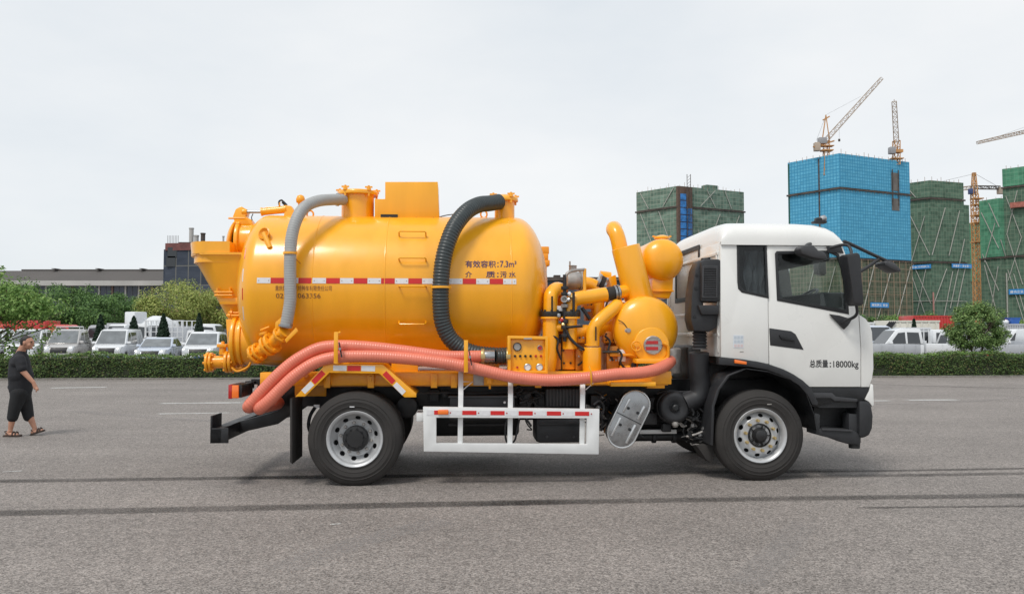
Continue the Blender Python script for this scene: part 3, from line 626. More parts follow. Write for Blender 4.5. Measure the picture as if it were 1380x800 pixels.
pipe('snorkel_pipe', [q(946, 350, .4), q(957, 349, .45), q(966, 351, .5)], .02, BLK, sn, 8)
# extra fittings in the pump bay
XX = [(747, 462, 756, 498, .50, .1, YDK), (778, 446, 789, 462, .52, .2, YELB), (776, 470, 786, 499, .50, .12, YDK), (813, 446, 830, 462, .62, .2, YELB), (818, 466, 834, 500, .5, .15, YDK), (836, 492, 850, 500, .45, .3, YELB), (822, 476, 858, 480, .42, .08, YELB), (786, 404, 800, 416, .9, .2, YELB), (790, 420, 812, 432, .95, .2, YDK)]
for x0, y0, x1, y1, v, d_, m in XX: boxpx('pump_bracket', x0, y0, x1, y1, v, d_, m, truck, .012)
for a_, b_ in (((806, 380, 1.0), (815, 385, 1.0)),): pipe('rubber_sleeve', [q(*a_), q(*b_)], .10, RUB, truck, 20, straight=True)
for x, y in ((806, 380), (814, 384.5)): p = q(x, y, 1.0); b = MB(); b.lathe([(.108, -.012), (.108, .012)], p, (.9, 0, -.4), 20); b.build('sleeve_clamp', STL, truck)
for k_ in (((781, 470, .48), (790, 476, .44), (786, 486, .44), (779, 492, .48)), ((815, 452, .5), (822, 460, .48), (820, 472, .46), (826, 486, .46)), ((745, 452, .42), (752, 458, .42), (751, 470, .42), (756, 484, .44)), ((832, 470, .42), (838, 478, .4), (836, 488, .4), (842, 496, .42)), ((826, 400, .9), (818, 408, .85), (816, 420, .8))): pipe('bay_hose', [q(*i) for i in k_], .013, BLK, truck, 8)
for x, y, v in ((781, 455, .5), (786, 455, .5), (817, 450, .6), (827, 450, .6), (817, 458, .6), (827, 458, .6), (822, 485, .48), (830, 485, .48), (780, 480, .48), (750, 480, .48), (750, 470, .48), (792, 410, .88), (797, 410, .88)): p = q(x, y, v); bolts('bracket_bolt', (p.x, p.y, p.z), (0, -1, 0), 0, 1, .013, .014, GRE if x % 2 else CAST, truck)
p = q(838, 487, .5); b = MB(); b.lathe([(.05, 0), (.05, .14)], p, (0, 0, 1), 16); b.build('white_reservoir', WTP, truck, bevel=.01)
# ---- wheels
def tyre_prof(w_, ro, ri):
    return [(ri, .012), (ri + .012, -.0), (ri + .03, .004), (ri + .055, -.006), (ri + .06, -.009), (ri + .066, -.006), (ri + .10, -.012), (ri + .104, -.015), (ri + .109, -.012), (ro - .078, -.006), (ro - .072, -.010), (ro - .066, -.004), (ro - .045, .004), (ro - .03, .012), (ro - .012, .028), (ro, .045),
            (ro, .075), (ro - .012, .078), (ro - .012, .086), (ro, .089), (ro, w_ / 2 - .008), (ro - .012, w_ / 2 - .005), (ro - .012, w_ / 2 + .005), (ro, w_ / 2 + .008), (ro, w_ - .089), (ro - .012, w_ - .086), (ro - .012, w_ - .078), (ro, w_ - .075), (ro, w_ - .045), (ro - .03, w_ - .012), (ro - .10, w_ + .012), (ri + .03, w_), (ri, w_ - .02), (ri - .01, w_ * .5)]
def wheel(u, v, front, parent=truck, flip=False):
    wh = empty('wheel', (u, v, .505)); wh.parent = parent
    if flip: wh.rotation_euler = (0, 0, math.pi)
    b = MB(); b.lathe(tyre_prof(.27, .508, .298), (0, 0, 0), (0, 1, 0), 96, False); b.build('tyre', RUB, wh, ang=25)
    dz = .035 if front else .15
    b = MB(); b.lathe([(.262, .26), (.262, .03), (.272, .012), (.292, -.004), (.300, -.006), (.306, .002), (.304, .016), (.296, .02)], (0, 0, 0), (0, 1, 0), 72, False); b.build('rim', RIM, wh, ang=40)
    b = MB(); circ = lambda r, n, cx=0, cy=0, ry=None, rot=0: [(cx + r * math.cos(2 * math.pi * i / n) * math.cos(rot) - (ry or r) * math.sin(2 * math.pi * i / n) * math.sin(rot), cy + r * math.cos(2 * math.pi * i / n) * math.sin(rot) + (ry or r) * math.sin(2 * math.pi * i / n) * math.cos(rot)) for i in range(n)]
    holes = []
    for k in range(10):
        t = 2 * math.pi * (k + .35) / 10; holes.append(circ(.020 if front else .022, 14, .222 * math.cos(t), .222 * math.sin(t), .030, t))
    rings = [circ(.195, 60)]
    def dep(x, y, d):
        r = math.hypot(x, y)
        if front: z = dz + (.0 if r < .2 else (r - .2) * .9 if r < .245 else .04 + (r - .245) * 1.5)
        else: z = dz - (.0 if r < .19 else (r - .19) * 1.0)
        return (x, z + d, y)
    b.plate(circ(.264, 72), holes + [circ(.2, 60)], dep, 0, .012); b.plate(circ(.199, 60), [circ(.09, 40)], dep, 0, .012); b.build('rim_disc', RIM, wh, ang=30)
    b = MB(); b.lathe([(.255, .0), (.255, .01)], (0, dz + .09, 0), (0, 1, 0), 40); b.build('brake_drum', BLK, wh)
    if front:
        b = MB(); b.lathe([(.135, .0), (.135, -.006), (.125, -.012), (.115, .0), (.09, .004), (.065, -.03), (.062, -.055), (.05, -.062), (.0, -.064)], (0, dz, 0), (0, 1, 0), 40)
        for k in range(5):
            t = 2 * math.pi * k / 5; b.bar((.06 * math.cos(t), dz - .01, .06 * math.sin(t)), (.128 * math.cos(t), dz - .006, .128 * math.sin(t)), .012, .012)
        b.build('hub', HUB, wh)
    else:
        b = MB(); b.lathe([(.138, .0), (.138, -.09), (.13, -.10), (.10, -.105), (.085, -.125), (.0, -.128)], (0, dz, 0), (0, 1, 0), 40); b.build('hub', HUB, wh, ang=40)
        bolts('hub_bolt', (0, dz - .11, 0), (0, -1, 0), .112, 10, .009, .012, BLK, wh)
    bolts('lug_nut', (0, dz, 0), (0, -1, 0), .168, 10, .019, .05 if front else .035, BRS if front else CAST, wh, .3)
    p = (-.03 if not front else .10, -.011, .35); b = MB(); b.box(p, (.05, .004, .010)); b.build('tyre_mark', WTP if not front else CAST, wh)
ur, uf = q(478, 590, 0).x, q(1026, 587, 0).x
wheel(ur, 0, False); wheel(ur, .32, False); wheel(uf, .02, True)
wheel(ur, 2.44, False, flip=True); wheel(ur, 2.12, False, flip=True); wheel(uf, 2.42, True, flip=True)
# ---- pump group between tank and cab
pg = truck
c = q(874, 443, .35); rS = 45.5 * (c.y - E0.y) / 1110 * .995
b = MB(); pr = [(rS * math.sin(t), -.17 * math.cos(t)) for t in [math.pi / 2 * i / 12 for i in range(13)]] + [(rS, 1.4), (rS * .7, 1.52), (.01, 1.56)]
b.lathe(pr, (c.x, .50, c.z), (0, 1, 0), 72); st = b.build('oil_gas_separator', YEL, truck, ang=50)
b = MB(); b.lathe([(rS + .004, 0), (rS + .006, .02), (rS, .03)], (c.x, .52, c.z), (0, 1, 0), 72); b.build('separator_seam', YEL, st)
c2 = q(878, 465, .34); b = MB(); b.lathe([(.0, -.005), (.20, .0), (.21, .012), (.21, .09)], (c2.x, .325, c2.z), (0, 1, 0), 48); gp = b.build('gauge_boss', YEL, truck, bevel=.004)
b = MB(); b.lathe([(.10, 0), (.11, -.01), (.11, -.02), (.10, -.028), (.085, -.028)], (c2.x + .01, .325, c2.z + .0), (0, 1, 0), 40); b.build('sight_glass_ring', CAST, gp)
boxpx('sight_window', 870.5, 459, 887, 463.5, .293, .004, REDL, gp, 0); boxpx('sight_window', 870.5, 467, 887, 471.5, .293, .004, REDL, gp, 0)
bolts('ring_bolt', (c2.x + .01, .297, c2.z), (0, -1, 0), .095, 10, .008, .008, CAST, gp)
c3 = q(857, 466, .30); b = MB(); b.tube([Vector((c3.x + .055 * math.cos(t), .28, c3.z + .055 * math.sin(t))) for t in [2 * math.pi * i / 20 for i in range(21)]], .008, 8, False)
for k in range(3): t = k * 2.094 + .5; b.bar((c3.x, .285, c3.z), (c3.x + .055 * math.cos(t), .28, c3.z + .055 * math.sin(t)), .014)
b.tube([(c3.x, .27, c3.z), (c3.x, .42, c3.z)], .014, 8); b.build('hand_wheel', YELB, truck)
c4 = q(847, 445, .36); b = MB(); b.lathe([(.045, .02), (.04, -.01), (.028, -.02), (.026, -.04), (.012, -.042)], (c4.x, .39, c4.z), (0, 1, 0), 20); b.build('sight_plug', CAST, truck)
pipe('plug_line', [q(833, 431, .40), q(840, 435, .38), q(846, 443, .37)], .005, BLK, truck, 6)
prism('separator_foot', [(858, 483), (897, 483), (900, 490), (858, 489.5)], .25, .25, .9, YEL, bevel=.004)
pipe('boss_clamp', [q(893, 462, .3), q(900, 466, .3), q(900, 480, .32), q(893, 486, .33)], .02, YELB, truck, 8)
c5 = q(896, 349, .85); r5 = 29.5 * (c5.y - E0.y) / 1110
b = MB(); pr = [(r5 * math.sin(t), -.15 * math.cos(t)) for t in [math.pi / 2 * i / 10 for i in range(11)]] + [(r5, 1.0), (r5 * .7, 1.10), (.01, 1.13)]
b.lathe(pr, (c5.x, .98, c5.z), (0, 1, 0), 64); wt = b.build('water_tank', YEL, truck, ang=50)
p = q(892, 322, 1.2); b = MB(); b.lathe([(.07, -.1), (.07, .0), (.10, .0), (.10, .025), (.06, .04), (.03, .05)], p, (0, 0, 1), 24); wc = b.build('filler_cap', YEL, wt, bevel=.004)
for s_ in (-1, 1): b = MB(); b.bar(p + Vector((s_ * .06, 0, .02)), p + Vector((s_ * .12, 0, .035)), .02); b.build('cap_clip', YELB, wc)
prism('tank_pedestal', [(881, 370), (909, 372), (908, 391), (903, 402), (880, 400)], .9, .95, 1.7, YEL, bevel=.006)
boxpx('pedestal_strip', 880, 391, 908, 393, .93, .02, YELB, truck, .003)
# tilted exhaust cylinder
p0, p1 = q(865, 418, .75), q(843, 333, .75); r6 = 19.5 * (.75 - E0.y) / 1110; ax = (p1 - p0)
b = MB(); b.lathe([(r6, -.1), (r6, ax.length)], p0, ax, 48); ts = b.build('tilted_silencer', YEL, truck, bevel=.006, ang=50)
b = MB(); b.tube(smooth_path([q(836.5, 342, .85), q(834, 327, .85), q(830.5, 315, .88), q(827, 309, .96), q(828, 308, 1.12)]), .095, 24); b.build('exhaust_elbow', YEL, ts)

prism('side_housing', [(815, 375), (830, 370), (832, 386), (850, 440), (820, 430), (818, 412), (826, 405), (815, 388)], 1.0, 1.0, 1.5, YEL, bevel=.01)
# pipes
def qp(*l): return [q(*i) for i in l]
p1_ = pipe('suction_pipe', qp((768, 430, .5), (768, 414, .5), (771, 406, .5), (779, 402, .5), (790, 400.5, .52), (816, 396.5, .58)), .085, YEL)
pipe('rubber_sleeve', qp((814, 397, .58), (834, 393.5, .62)), .082, RUB, p1_, 24, straight=True)
for x, y in ((817, 396.7), (829, 394.5), (833, 393.8)): p = q(x, y, .6); b = MB(); b.lathe([(.09, -.012), (.09, .012)], p, (1, .1, .15), 24); b.build('sleeve_clamp', STL, p1_)
pipe('pipe_stub', qp((832, 393.8, .62), (848, 391.5, .72)), .078, YEL, truck, straight=True)
pipe('loop_pipe', qp((742, 430, .5), (742, 408, .5), (743, 397, .52), (749, 390, .62), (755, 391, .78), (758, 400, .9), (758, 430, .95)), .085, YEL)
pipe('lower_pipe', qp((799, 466, .4), (799, 452, .4), (801, 442, .4), (808, 432, .41), (828, 415, .5), (832, 411, .55)), .078, YEL)
pipe('rear_pipe', qp((772, 381, 1.0), (790, 382, 1.0), (801, 386, 1.0), (805, 396, 1.0), (805, 430, 1.0)), .085, YEL)
pipe('rear_pipe', qp((808, 374, 1.2), (822, 376, 1.2)), .09, YEL); 
pipe('cross_pipe', qp((775, 446, .55), (800, 446, .6), (822, 440, .8)), .08, YEL)
for x in (742, 768):
    fa = q(x, 423, .5); b = MB(); b.lathe([(.125, -.03), (.125, .03)], fa, (0, 0, 1), 28); fl = b.build('bolted_flange', GRE, truck, bevel=.004)
    b = MB(); b.lathe([(.12, -.055), (.12, -.032)], fa, (0, 0, 1), 28); b.build('flange_rim', YEL, fl); bolts('flange_bolt', fa + Vector((0, 0, .03)), (0, 0, 1), .105, 8, .013, .02, GRE, fl)
pipe('riser_pipe', qp((742, 428, .5), (742, 455, .5), (741, 478, .5), (736, 505, .5)), .095, YEL); pipe('riser_pipe', qp((768, 428, .5), (768, 470, .5)), .085, YEL)
pipe('branch_pipe', qp((742, 441, .48), (758, 441, .48)), .05, YEL, truck)
vb = pipe('valve_stem', qp((761, 370, .42), (761, 460, .42)), .022, BLK, truck, 10, straight=True)
for y in (388, 396, 412, 433, 441, 452):
    p = q(761, y, .42); b = MB(); b.lathe([(.045, -.02), (.045, .02)], p, (0, 0, 1), 10); b.build('stem_collar', rnd.choice((CAST, BLK, PLA)), vb, bevel=.004)
pipe('black_lever', qp((744, 399, .38), (744, 421, .38)), .011, BLK, truck, 6, straight=True); pipe('black_lever', qp((773, 394, .38), (773, 421, .38)), .016, BLK, truck, 8, straight=True)
pipe('black_rubber_line', qp((762, 443, .4), (768, 455, .4), (778, 465, .38), (788, 471, .38)), .018, BLK, truck, 8); pipe('black_rubber_line', qp((784, 414, .5), (795, 430, .5)), .022, BLK, truck, 8)
pipe('black_rubber_line', qp((763, 441, .38), (785, 439, .4)), .016, BLK, truck, 8); pipe('grease_rod', qp((812, 474, .4), (834, 474, .4)), .016, GRE, truck, 8, straight=True)
p = q(760, 403, .38); b = MB(); b.lathe([(.035, 0), (.04, -.01), (.04, -.03), (.025, -.03), (.022, -.005)], p, (0, 1, 0), 20); b.build('pressure_gauge', CAST, truck)
gc = q(772, 378, .7); b = MB(); b.lathe([(.06, -.10), (.10, -.08), (.115, 0), (.10, .08), (.12, .085), (.12, .10)], gc, (1, .1, 0), 28); cb = b.build('relief_valve', CAST, truck, ang=40)
b = MB(); b.lathe([(.09, 0), (.05, .06), (.045, .17), (.05, .18), (.01, .185)], gc, (0, 0, 1), 20); b.build('valve_dome', CAST, cb); pipe('valve_rod', qp((768, 366, .7), (768, 352, .7)), .01, CAST, cb, 6, straight=True)
p = q(785, 378, .7); b = MB(); b.lathe([(.13, -.012), (.13, .012)], p, (1, .1, 0), 24); b.build('flange_plate', WTP, cb)
pipe('balance_line', qp((761, 388, .42), (761, 376, .42), (765, 368, .42), (773, 364.5, .45), (788, 363, .5)), .018, CAST, truck, 10)
pipe('yellow_drop_pipe', qp((788, 362, .5), (788, 392, .5)), .02, YEL, truck, 10, straight=True); boxpx('pipe_shelf', 783, 391, 800, 393.5, .5, .3, YEL, truck, .003)
for (x, y) in ((767, 396), (771, 400), (766, 404), (753, 425), (757, 431), (759, 437)): p = q(x, y, .4); b = MB(); b.lathe([(.02, -.02), (.025, 0), (.02, .02)], p, (rnd.random(), rnd.random(), 1), 8); b.build('brass_fitting', rnd.choice((STL, REDL, BRS, WTP)), truck)
boxpx('white_tag', 751, 412, 759, 419, .45, .01, WTP, truck, .002)
pb = boxpx('pump_body', 752, 438, 792, 500, .62, .6, YDK, bevel=.03); boxpx('pump_cover', 757, 448, 775, 498, .56, .08, YELB, pb, .02)
boxpx('pump_rib', 753, 450, 757, 500, .52, .06, GRE, truck, .01); boxpx('pump_frame', 815, 440, 832, 500, .8, .5, YDK, truck, .02); boxpx('pump_frame', 838, 478, 860, 500, .55, .3, YELB, truck, .006)
for x, y in ((759, 472), (769, 489), (760, 489)): p = q(x, y, .555); bolts('pump_bolt', (p.x, p.y, p.z), (0, -1, 0), 0, 1, .014, .012, GRE, pb)
p = q(800, 485, .3); cyl_ = MB(); cyl_.lathe([(.108, -.16), (.108, .145)], (p.x, .42, p.z), (0, 0, 1), 32); lt = cyl_.build('lubricant_cup', YEL, truck, bevel=.005, ang=50)
for zz, rr, m in ((.155, .07, CAST), (.175, .085, YEL), (.195, .06, BLK)): b = MB(); b.lathe([(rr, -.009), (rr, .009)], (p.x, .42, p.z + zz), (0, 0, 1), 24); b.build('cup_collar', m, lt)
pipe('cup_lever', qp((803, 440, .3), (803, 459, .3)), .009, BLK, lt, 6, straight=True)
p = q(854, 492, .45); b = MB(); b.lathe([(.035, 0), (.03, -.02)], p, (0, 1, 0), 20); b.build('drain_port', BLK, truck)
boxpx('orange_step_plate', 823, 514.5, 884, 520.5, .02, .45, YEL, truck, .006)
prism('front_subframe_bracket', [(872, 505), (905, 503), (906, 510), (896, 514), (896, 523), (872, 523)], .25, .25, .9, YELB, bevel=.006)
p = q(903, 484, .55); b = MB(); b.lathe([(.13, -.16), (.13, .12), (.10, .14)], p, (0, 0, 1), 32); b.build('grey_filter_drum', CAST, truck, bevel=.006, ang=50)
boxpx('rusty_bracket', 905, 470, 914, 500, .55, .3, YDK, truck, .005)
# far side boxes by the tank's front shoulder
for (x0, y0, x1, y1) in ((728, 332, 740, 342), (730, 341, 739, 350), (731, 350, 741, 358), (729, 357, 737, 372)): boxpx('float_valve_block', x0, y0, x1, y1, 1.7, .2, YELB, truck, .01)
c = q(733, 402, .9); cylv('level_window', (c.x, c.z - .05), .13, .75, .95, YEL, seg=32)
pipe('tank_front_brace', qp((727, 470, .9), (738, 505, .9)), .03, YEL, truck, 8, straight=True)
# control panel
cpn = boxpx('control_panel', 684, 453, 737, 503, .05, .18, YEL, bevel=.006)
fr = MB(); fr.plate(qq([(684, 452), (738, 453), (738, 503), (684, 502)], .02), [qq([(688, 456), (734.5, 457), (734.5, 499), (688, 499)], .02)], UVW, .0, .052); fr.build('panel_rim', YEL, cpn, bevel=.003)
def dial(x, y, r, m, rim, name='gauge'):
    p = q(x, y, .05); g_ = MB(); g_.lathe([(r, .0), (r, -.018), (r * .85, -.022), (r * .82, -.012)], (p.x, .05, p.z), (0, 1, 0), 28); o = g_.build(name, rim, cpn); return p
def face_disc(p, r, m, nm): b = MB(); b.lathe([(r, 0), (r, .002)], (p.x, .036, p.z), (0, 1, 0), 24); b.build(nm, m, cpn)
p = dial(697, 467, .047, None, BLK); face_disc(p, .038, CAST, 'gauge_face')
p = dial(727.5, 468.5, .03, None, STL); face_disc(p, .022, REDL, 'gauge_face')
for x in (711, 727): p = dial(x, 494.5, .04, None, STL); face_disc(p, .034, WTP, 'gauge_face')
for i, x in enumerate((694, 701, 708, 715, 722, 729)): p = q(x, 479.5, .05); b = MB(); b.lathe([(.014, 0), (.014, -.012), (.010, -.02)], (p.x, .05, p.z), (0, 1, 0), 12); b.build('push_button', REDL if i > 3 else BLK, cpn)
p = q(697, 494.5, .05); b = MB(); b.lathe([(.012, 0), (.012, -.02)], (p.x, .05, p.z), (0, 1, 0), 12); b.build('key_switch', REDL, cpn)
boxpx('panel_latch', 706, 455, 717, 457.5, -.005, .02, CAST, cpn, .002)
p = q(660, 516, .1); b = MB(); b.lathe([(.04, 0), (.04, .08), (.02, .1)], p, (0, 0, 1), 16); b.tube([p, p + Vector((0, -.03, -.06))], .012, 8); b.build('drain_cock', YELB, truck)
boxpx('grey_plate', 638, 504, 652, 519, .2, .01, CAST, truck, .003)

# more fittings under the frame
for x0, y0, x1, y1, v, d_, m in ((578, 524, 592, 541, .6, .1, PLA), (596, 526, 604, 536, .58, .1, PLB), (700, 528, 716, 548, .5, .2, PLB), (796, 532, 812, 548, .5, .2, PLA), (876, 535, 892, 552, .6, .2, PLA), (866, 556, 886, 572, .55, .2, PLB), (893, 570, 905, 582, .5, .1, PLA), (604, 570, 692, 574, .6, .05, PLB)): boxpx('spring_hanger', x0, y0, x1, y1, v, d_, m, truck, .015)
for k_ in (((560, 530, .5), (600, 529, .5), (640, 530, .5), (700, 528, .5), (760, 530, .5)), ((700, 536, .45), (712, 545, .45), (708, 560, .45), (716, 574, .45)), ((797, 560, .4), (806, 556, .4), (812, 566, .4), (810, 580, .45)), ((885, 530, .5), (900, 527, .45), (925, 528, .45), (945, 526, .5)), ((800, 545, .35), (808, 540, .35), (814, 548, .38), (812, 558, .4)), ((925, 560, .35), (940, 566, .35), (950, 572, .4), (952, 590, .4))): pipe('air_line', qp(*k_), .013, PLB, truck, 8)
for x, y, v in ((806, 549, .33), (812, 535, .36), (799, 566, .34), (948, 577, .3), (944, 586, .32), (934, 573, .3)): p = q(x, y, v); b = MB(); b.lathe([(.02, -.02), (.026, 0), (.02, .02)], p, (rnd.random(), -1, rnd.random()), 8); b.build('line_fitting', rnd.choice((CAST, STL, BRS)), truck)
pipe('steering_rod', qp((925, 588, .35), (940, 584, .33), (953, 578, .3)), .014, CAST, truck, 8)
# =================================================================== CAB
cab = empty('cab', (0, 0, 0)); cab.parent = truck
WC = 2.46                                  # far side plane
def lean(co):                              # the cab sides lean in a little above the waist
    k = max(0, co.z - 2.0) * .05; c = co.copy(); t = (c.y - WC / 2) / (WC / 2); c.y -= k * t; return c
V0 = .03
roofline = [(972, 327), (1134, 327)]
back = q(972, 400, V0).x
outl = [(972, 326), (1134, 326), (1137, 330), (1146, 358), (1153, 390), (1158, 424), (1166, 429), (1172, 437), (1175, 447), (1176.5, 470), (1177, 497), (1175, 510), (1171, 521), (1091, 521), (1080, 512), (1068, 504), (1054, 497), (1038, 491.5), (1020, 487), (1000, 484), (972, 481)]
win = [(1046, 342), (1048, 339), (1122, 338), (1131, 343), (1137, 360), (1141, 385), (1143, 422), (1048, 404)]
rwin = [(995, 329), (1033, 329), (1035, 401), (1000, 393), (996, 388), (995, 380)]
rear_o = [p for p in outl if p[0] < 1035] + []
side_o = [(972, 326), (1034.2, 326), (1036, 490.5), (1020, 487), (1000, 484), (972, 481)]
door_o = [(1035, 326), (1134, 326), (1137, 330), (1146, 358), (1153, 390), (1157, 420), (1160, 470), (1160, 521), (1091, 521), (1080, 512), (1068, 504), (1054, 497), (1037, 491)]
nose_o = [(1157.8, 420), (1158, 424), (1166, 429), (1172, 437), (1175, 447), (1176.5, 470), (1177, 497), (1175, 510), (1171, 521), (1160.8, 521), (1160.8, 470)]
def side(name, o_, v0, v1, m, holes=(), parent=cab, bevel=.006): return prism(name, o_, V0, v0, v1, m, parent, bevel, holes, lean)
for far in (0, 1):
    a, c = (V0, V0 + .05) if not far else (WC - .05, WC)
    side('rear_side_panel', side_o, a, c, WHT, [rwin]); d_ = side('door', door_o, a, c, WHT, [win]); side('nose_panel', nose_o, a, c, WHT)
    g0 = a + .015 if not far else c - .02
    side('rear_side_glass', [(994, 328), (1034, 328), (1036, 402), (1000, 394), (995, 389), (994, 380)], g0, g0 + .004, GLD, parent=cab, bevel=0)
    side('door_glass', [(1045, 338), (1134, 337), (1144, 423), (1047, 405)], g0, g0 + .004, GLS, parent=cab, bevel=0)
    # black rubber surrounds, proud of the panel
    s0, s1 = (a - .006, a + .012) if not far else (c - .012, c + .006)
    inn = [(1049.5, 344), (1051, 342), (1121, 341), (1129, 345), (1134, 361), (1138, 386), (1139.5, 417.5), (1051, 401)]
    side('window_seal', [(1045.5, 341), (1048, 338), (1122, 337), (1132, 342), (1138, 360), (1142, 385), (1144, 423.5), (1047, 405)], s0, s1, BLK, [inn], bevel=.002)
    side('window_seal', [(994, 328), (1034, 328), (1036, 402), (1000, 394), (995, 389), (994, 380)], s0, s1, BLK, [[(997, 331), (1031.5, 331), (1033, 397.5), (1001.5, 390.5), (998, 386), (997, 379)]], bevel=.002)
    h_ = side('door_handle_recess', [(1037, 442), (1066, 446), (1072, 450), (1083, 471), (1038, 465)], s0, s1, PLA, bevel=.004)
    side('door_handle', [(1049, 451), (1065, 453), (1071, 460), (1052, 457)], s0 - .02 if not far else s1, s0 if not far else s1 + .02, BLK, bevel=.006)
    side('mirror_base', [(1116, 423), (1130, 425), (1147, 430), (1142, 438), (1136, 444)], s0 - .03 if not far else s1, s0 if not far else s1 + .03, PLA, bevel=.01)
    side('roof_gutter', [(972, 325.5), (1135, 326), (1135, 328.5), (972, 328)], s0 - .004 if not far else s1 - .012, s0 + .012 if not far else s1 + .004, PLB, bevel=.002)
    side('pillar_cap', [(1115, 331), (1134, 330), (1138, 341), (1116, 340)], s0 - .01 if not far else s1, s0 if not far else s1 + .01, PLA, bevel=.004)
    # wheel arch flare and well
    ao = [(967, 481), (1000, 484), (1020, 487), (1038, 491.5), (1054, 497), (1068, 504), (1080, 512), (1091, 522), (1101, 543), (1099, 546), (1093, 545), (1086, 531), (1075, 519), (1062, 510.5), (1048, 504), (1032, 498), (1010, 494), (967, 491)]
    side('wheel_arch_flare', ao, s0 - .035 if not far else s1 - .05, s0 + .06 if not far else s1 + .035, PLA, bevel=.008)
arc = [q(x, y, V0) for x, y in ((960, 600), (962, 547), (969, 525), (983, 506), (1005, 497), (1035, 501), (1065, 512), (1086, 531), (1097, 560), (1100, 580))]
for v0, v1 in ((.0, .50), (1.95, 2.44)):
    b = MB(); b.grid([[Vector((p.x, v0, p.z)), Vector((p.x, v1, p.z)), Vector((p.x - .012, v1, p.z + .012)), Vector((p.x - .012, v0, p.z + .012))] for p in arc[4:]]); b.build('wheel_well', BLK, cab, ang=60)
    b = MB(); b.grid([[Vector((p.x, v0, p.z)), Vector((p.x, v1, p.z)), Vector((p.x - .03, v1, p.z + .01)), Vector((p.x - .03, v0, p.z + .01))] for p in arc[:5]]); b.build('front_mudguard', PLA, truck, bevel=.006, ang=60)
prism('front_mud_flap', [(938, 600), (962, 596), (957, 623), (950, 618)], .25, .2, .5, RUB, bevel=.002)
# rear wall with window, cab floor, front
def ring_box(name, u0, u1, v0, v1, z0, z1, m, bevel=.01, parent=cab):
    b = MB(); b.box2((u0, v0, z0), (u1, v1, z1)); 
    for x in b.b.verts: x.co = lean(x.co)
    return b.build(name, m, parent, bevel=bevel)
zb = q(972, 481, V0).z; zt = q(972, 326, V0).z
b = MB(); mp_ = lambda x, y, d: lean(Vector((back + d, x, y)))
wz0, wz1 = q(925, 405, 1.8).z, q(925, 343, 1.8).z
b.plate([(V0 + .052, zb), (WC - .052, zb), (WC - .052, zt), (V0 + .052, zt)], [[(.85, wz0), (1.95, wz0), (1.95, wz1), (.85, wz1)]], mp_, .002, .05); b.build('rear_wall', WHT, cab, bevel=.006)
b = MB(); b.plate([(.82, wz0 - .03), (1.98, wz0 - .03), (1.98, wz1 + .03), (.82, wz1 + .03)], [[(.88, wz0 + .03), (1.92, wz0 + .03), (1.92, wz1 - .03), (.88, wz1 - .03)]], mp_, -.01, .001); b.build('rear_window_seal', BLK, cab, bevel=.003)
b = MB(); b.plate([(.83, wz0), (1.97, wz0), (1.97, wz1), (.83, wz1)], [], mp_, .018, .024); b.build('rear_glass', GLD, cab)
for z_ in (zb + .25, zb + .5, zt - .12): b = MB(); b.box2((back - .012, .12, z_ - .02), (back + .001, WC - .12, z_ + .02)); b.build('wall_rib', WHT, cab, bevel=.005)
for v_ in (.16, 2.3): b = MB(); b.box2((back - .012, v_ - .02, zb + .05), (back + .001, v_ + .02, zt - .08)); b.build('wall_rib', WHT, cab, bevel=.005)
uN = q(1165, 470, V0).x; zn = q(1165, 521, V0).z
ring_box('cab_floor', back + .06, uN, V0 + .06, WC - .06, q(1100, 492, V0).z, q(1100, 480, V0).z, INT)
# front skin: panels across the nose, windscreen, grille
nose = [q(x, y, V0) for x, y in ((1158, 424), (1166, 429), (1172, 437), (1175, 447), (1176.5, 470), (1177, 497), (1175, 510), (1171, 521))]
b = MB(); b.grid([[Vector((p.x + .05 * (1 - abs(t)) ** .5 * 1.6, WC / 2 + t * (WC / 2 - .052), p.z)) for t in (-1, -.93, -.8, -.5, 0, .5, .8, .93, 1)] for p in nose] , closed=False); b.build('front_panel', WHT, cab, ang=50)
ws = [q(x, y, V0) for x, y in ((1137, 330), (1146, 358), (1153, 390), (1158, 424))]
b = MB(); b.grid([[lean(Vector((p.x + .07 * (1 - t * t), WC / 2 + t * (WC / 2 - .055), p.z))) for t in [k / 5 - 1 for k in range(11)]] for p in ws], closed=False); b.build('windscreen', GLS, cab)
for k in range(5):
    z_ = nose[3].z - .12 - k * .10; b = MB(); b.box2((nose[4].x + .06, .5, z_ - .03), (nose[4].x + .115, 1.96, z_)); b.build('grille_bar', BLK, cab, bevel=.006)
# roof
u0r = back; secs = []
RP = [(972, 0.0, .0), (973, .45, .0), (976, .72, .01), (982, .90, .03), (992, .985, .05), (1008, 1.0, .06), (1050, 1.0, .05), (1085, .985, .05), (1105, .94, .06), (1118, .83, .07), (1127, .66, .09), (1133, .42, .10), (1137, .12, .10), (1138, 0.0, .10)]
zr = zt; hr = q(1010, 301, .45).z - zt
b = MB(); rings = []
for x, h, ins in RP:
    u = q(x, 326, V0).x; pts = []
    for k in range(33):
        t = math.pi * k / 32; cc, ss = math.cos(t), math.sin(t); e1, e2 = .32, .62
        vy = WC / 2 - (WC / 2 - .036 - .0) * (abs(cc) ** e1) * (1 if cc > 0 else -1); 
        pts.append(Vector((u + (.09 * (1 - (2 * vy / WC - 1) ** 2) if x > 1100 else 0), vy, zr - .03 + (hr * h + .03) * (ss ** e2))))
    rings.append(pts)
b.grid(rings, closed=False)
rf = b.build('cab_roof', WHT, cab, ang=45)
b = MB(); b.box2((back + .03, .12, zt - .02), (q(1134, 326, V0).x, WC - .12, zt - .005)); b.build('headlining', INT, cab)
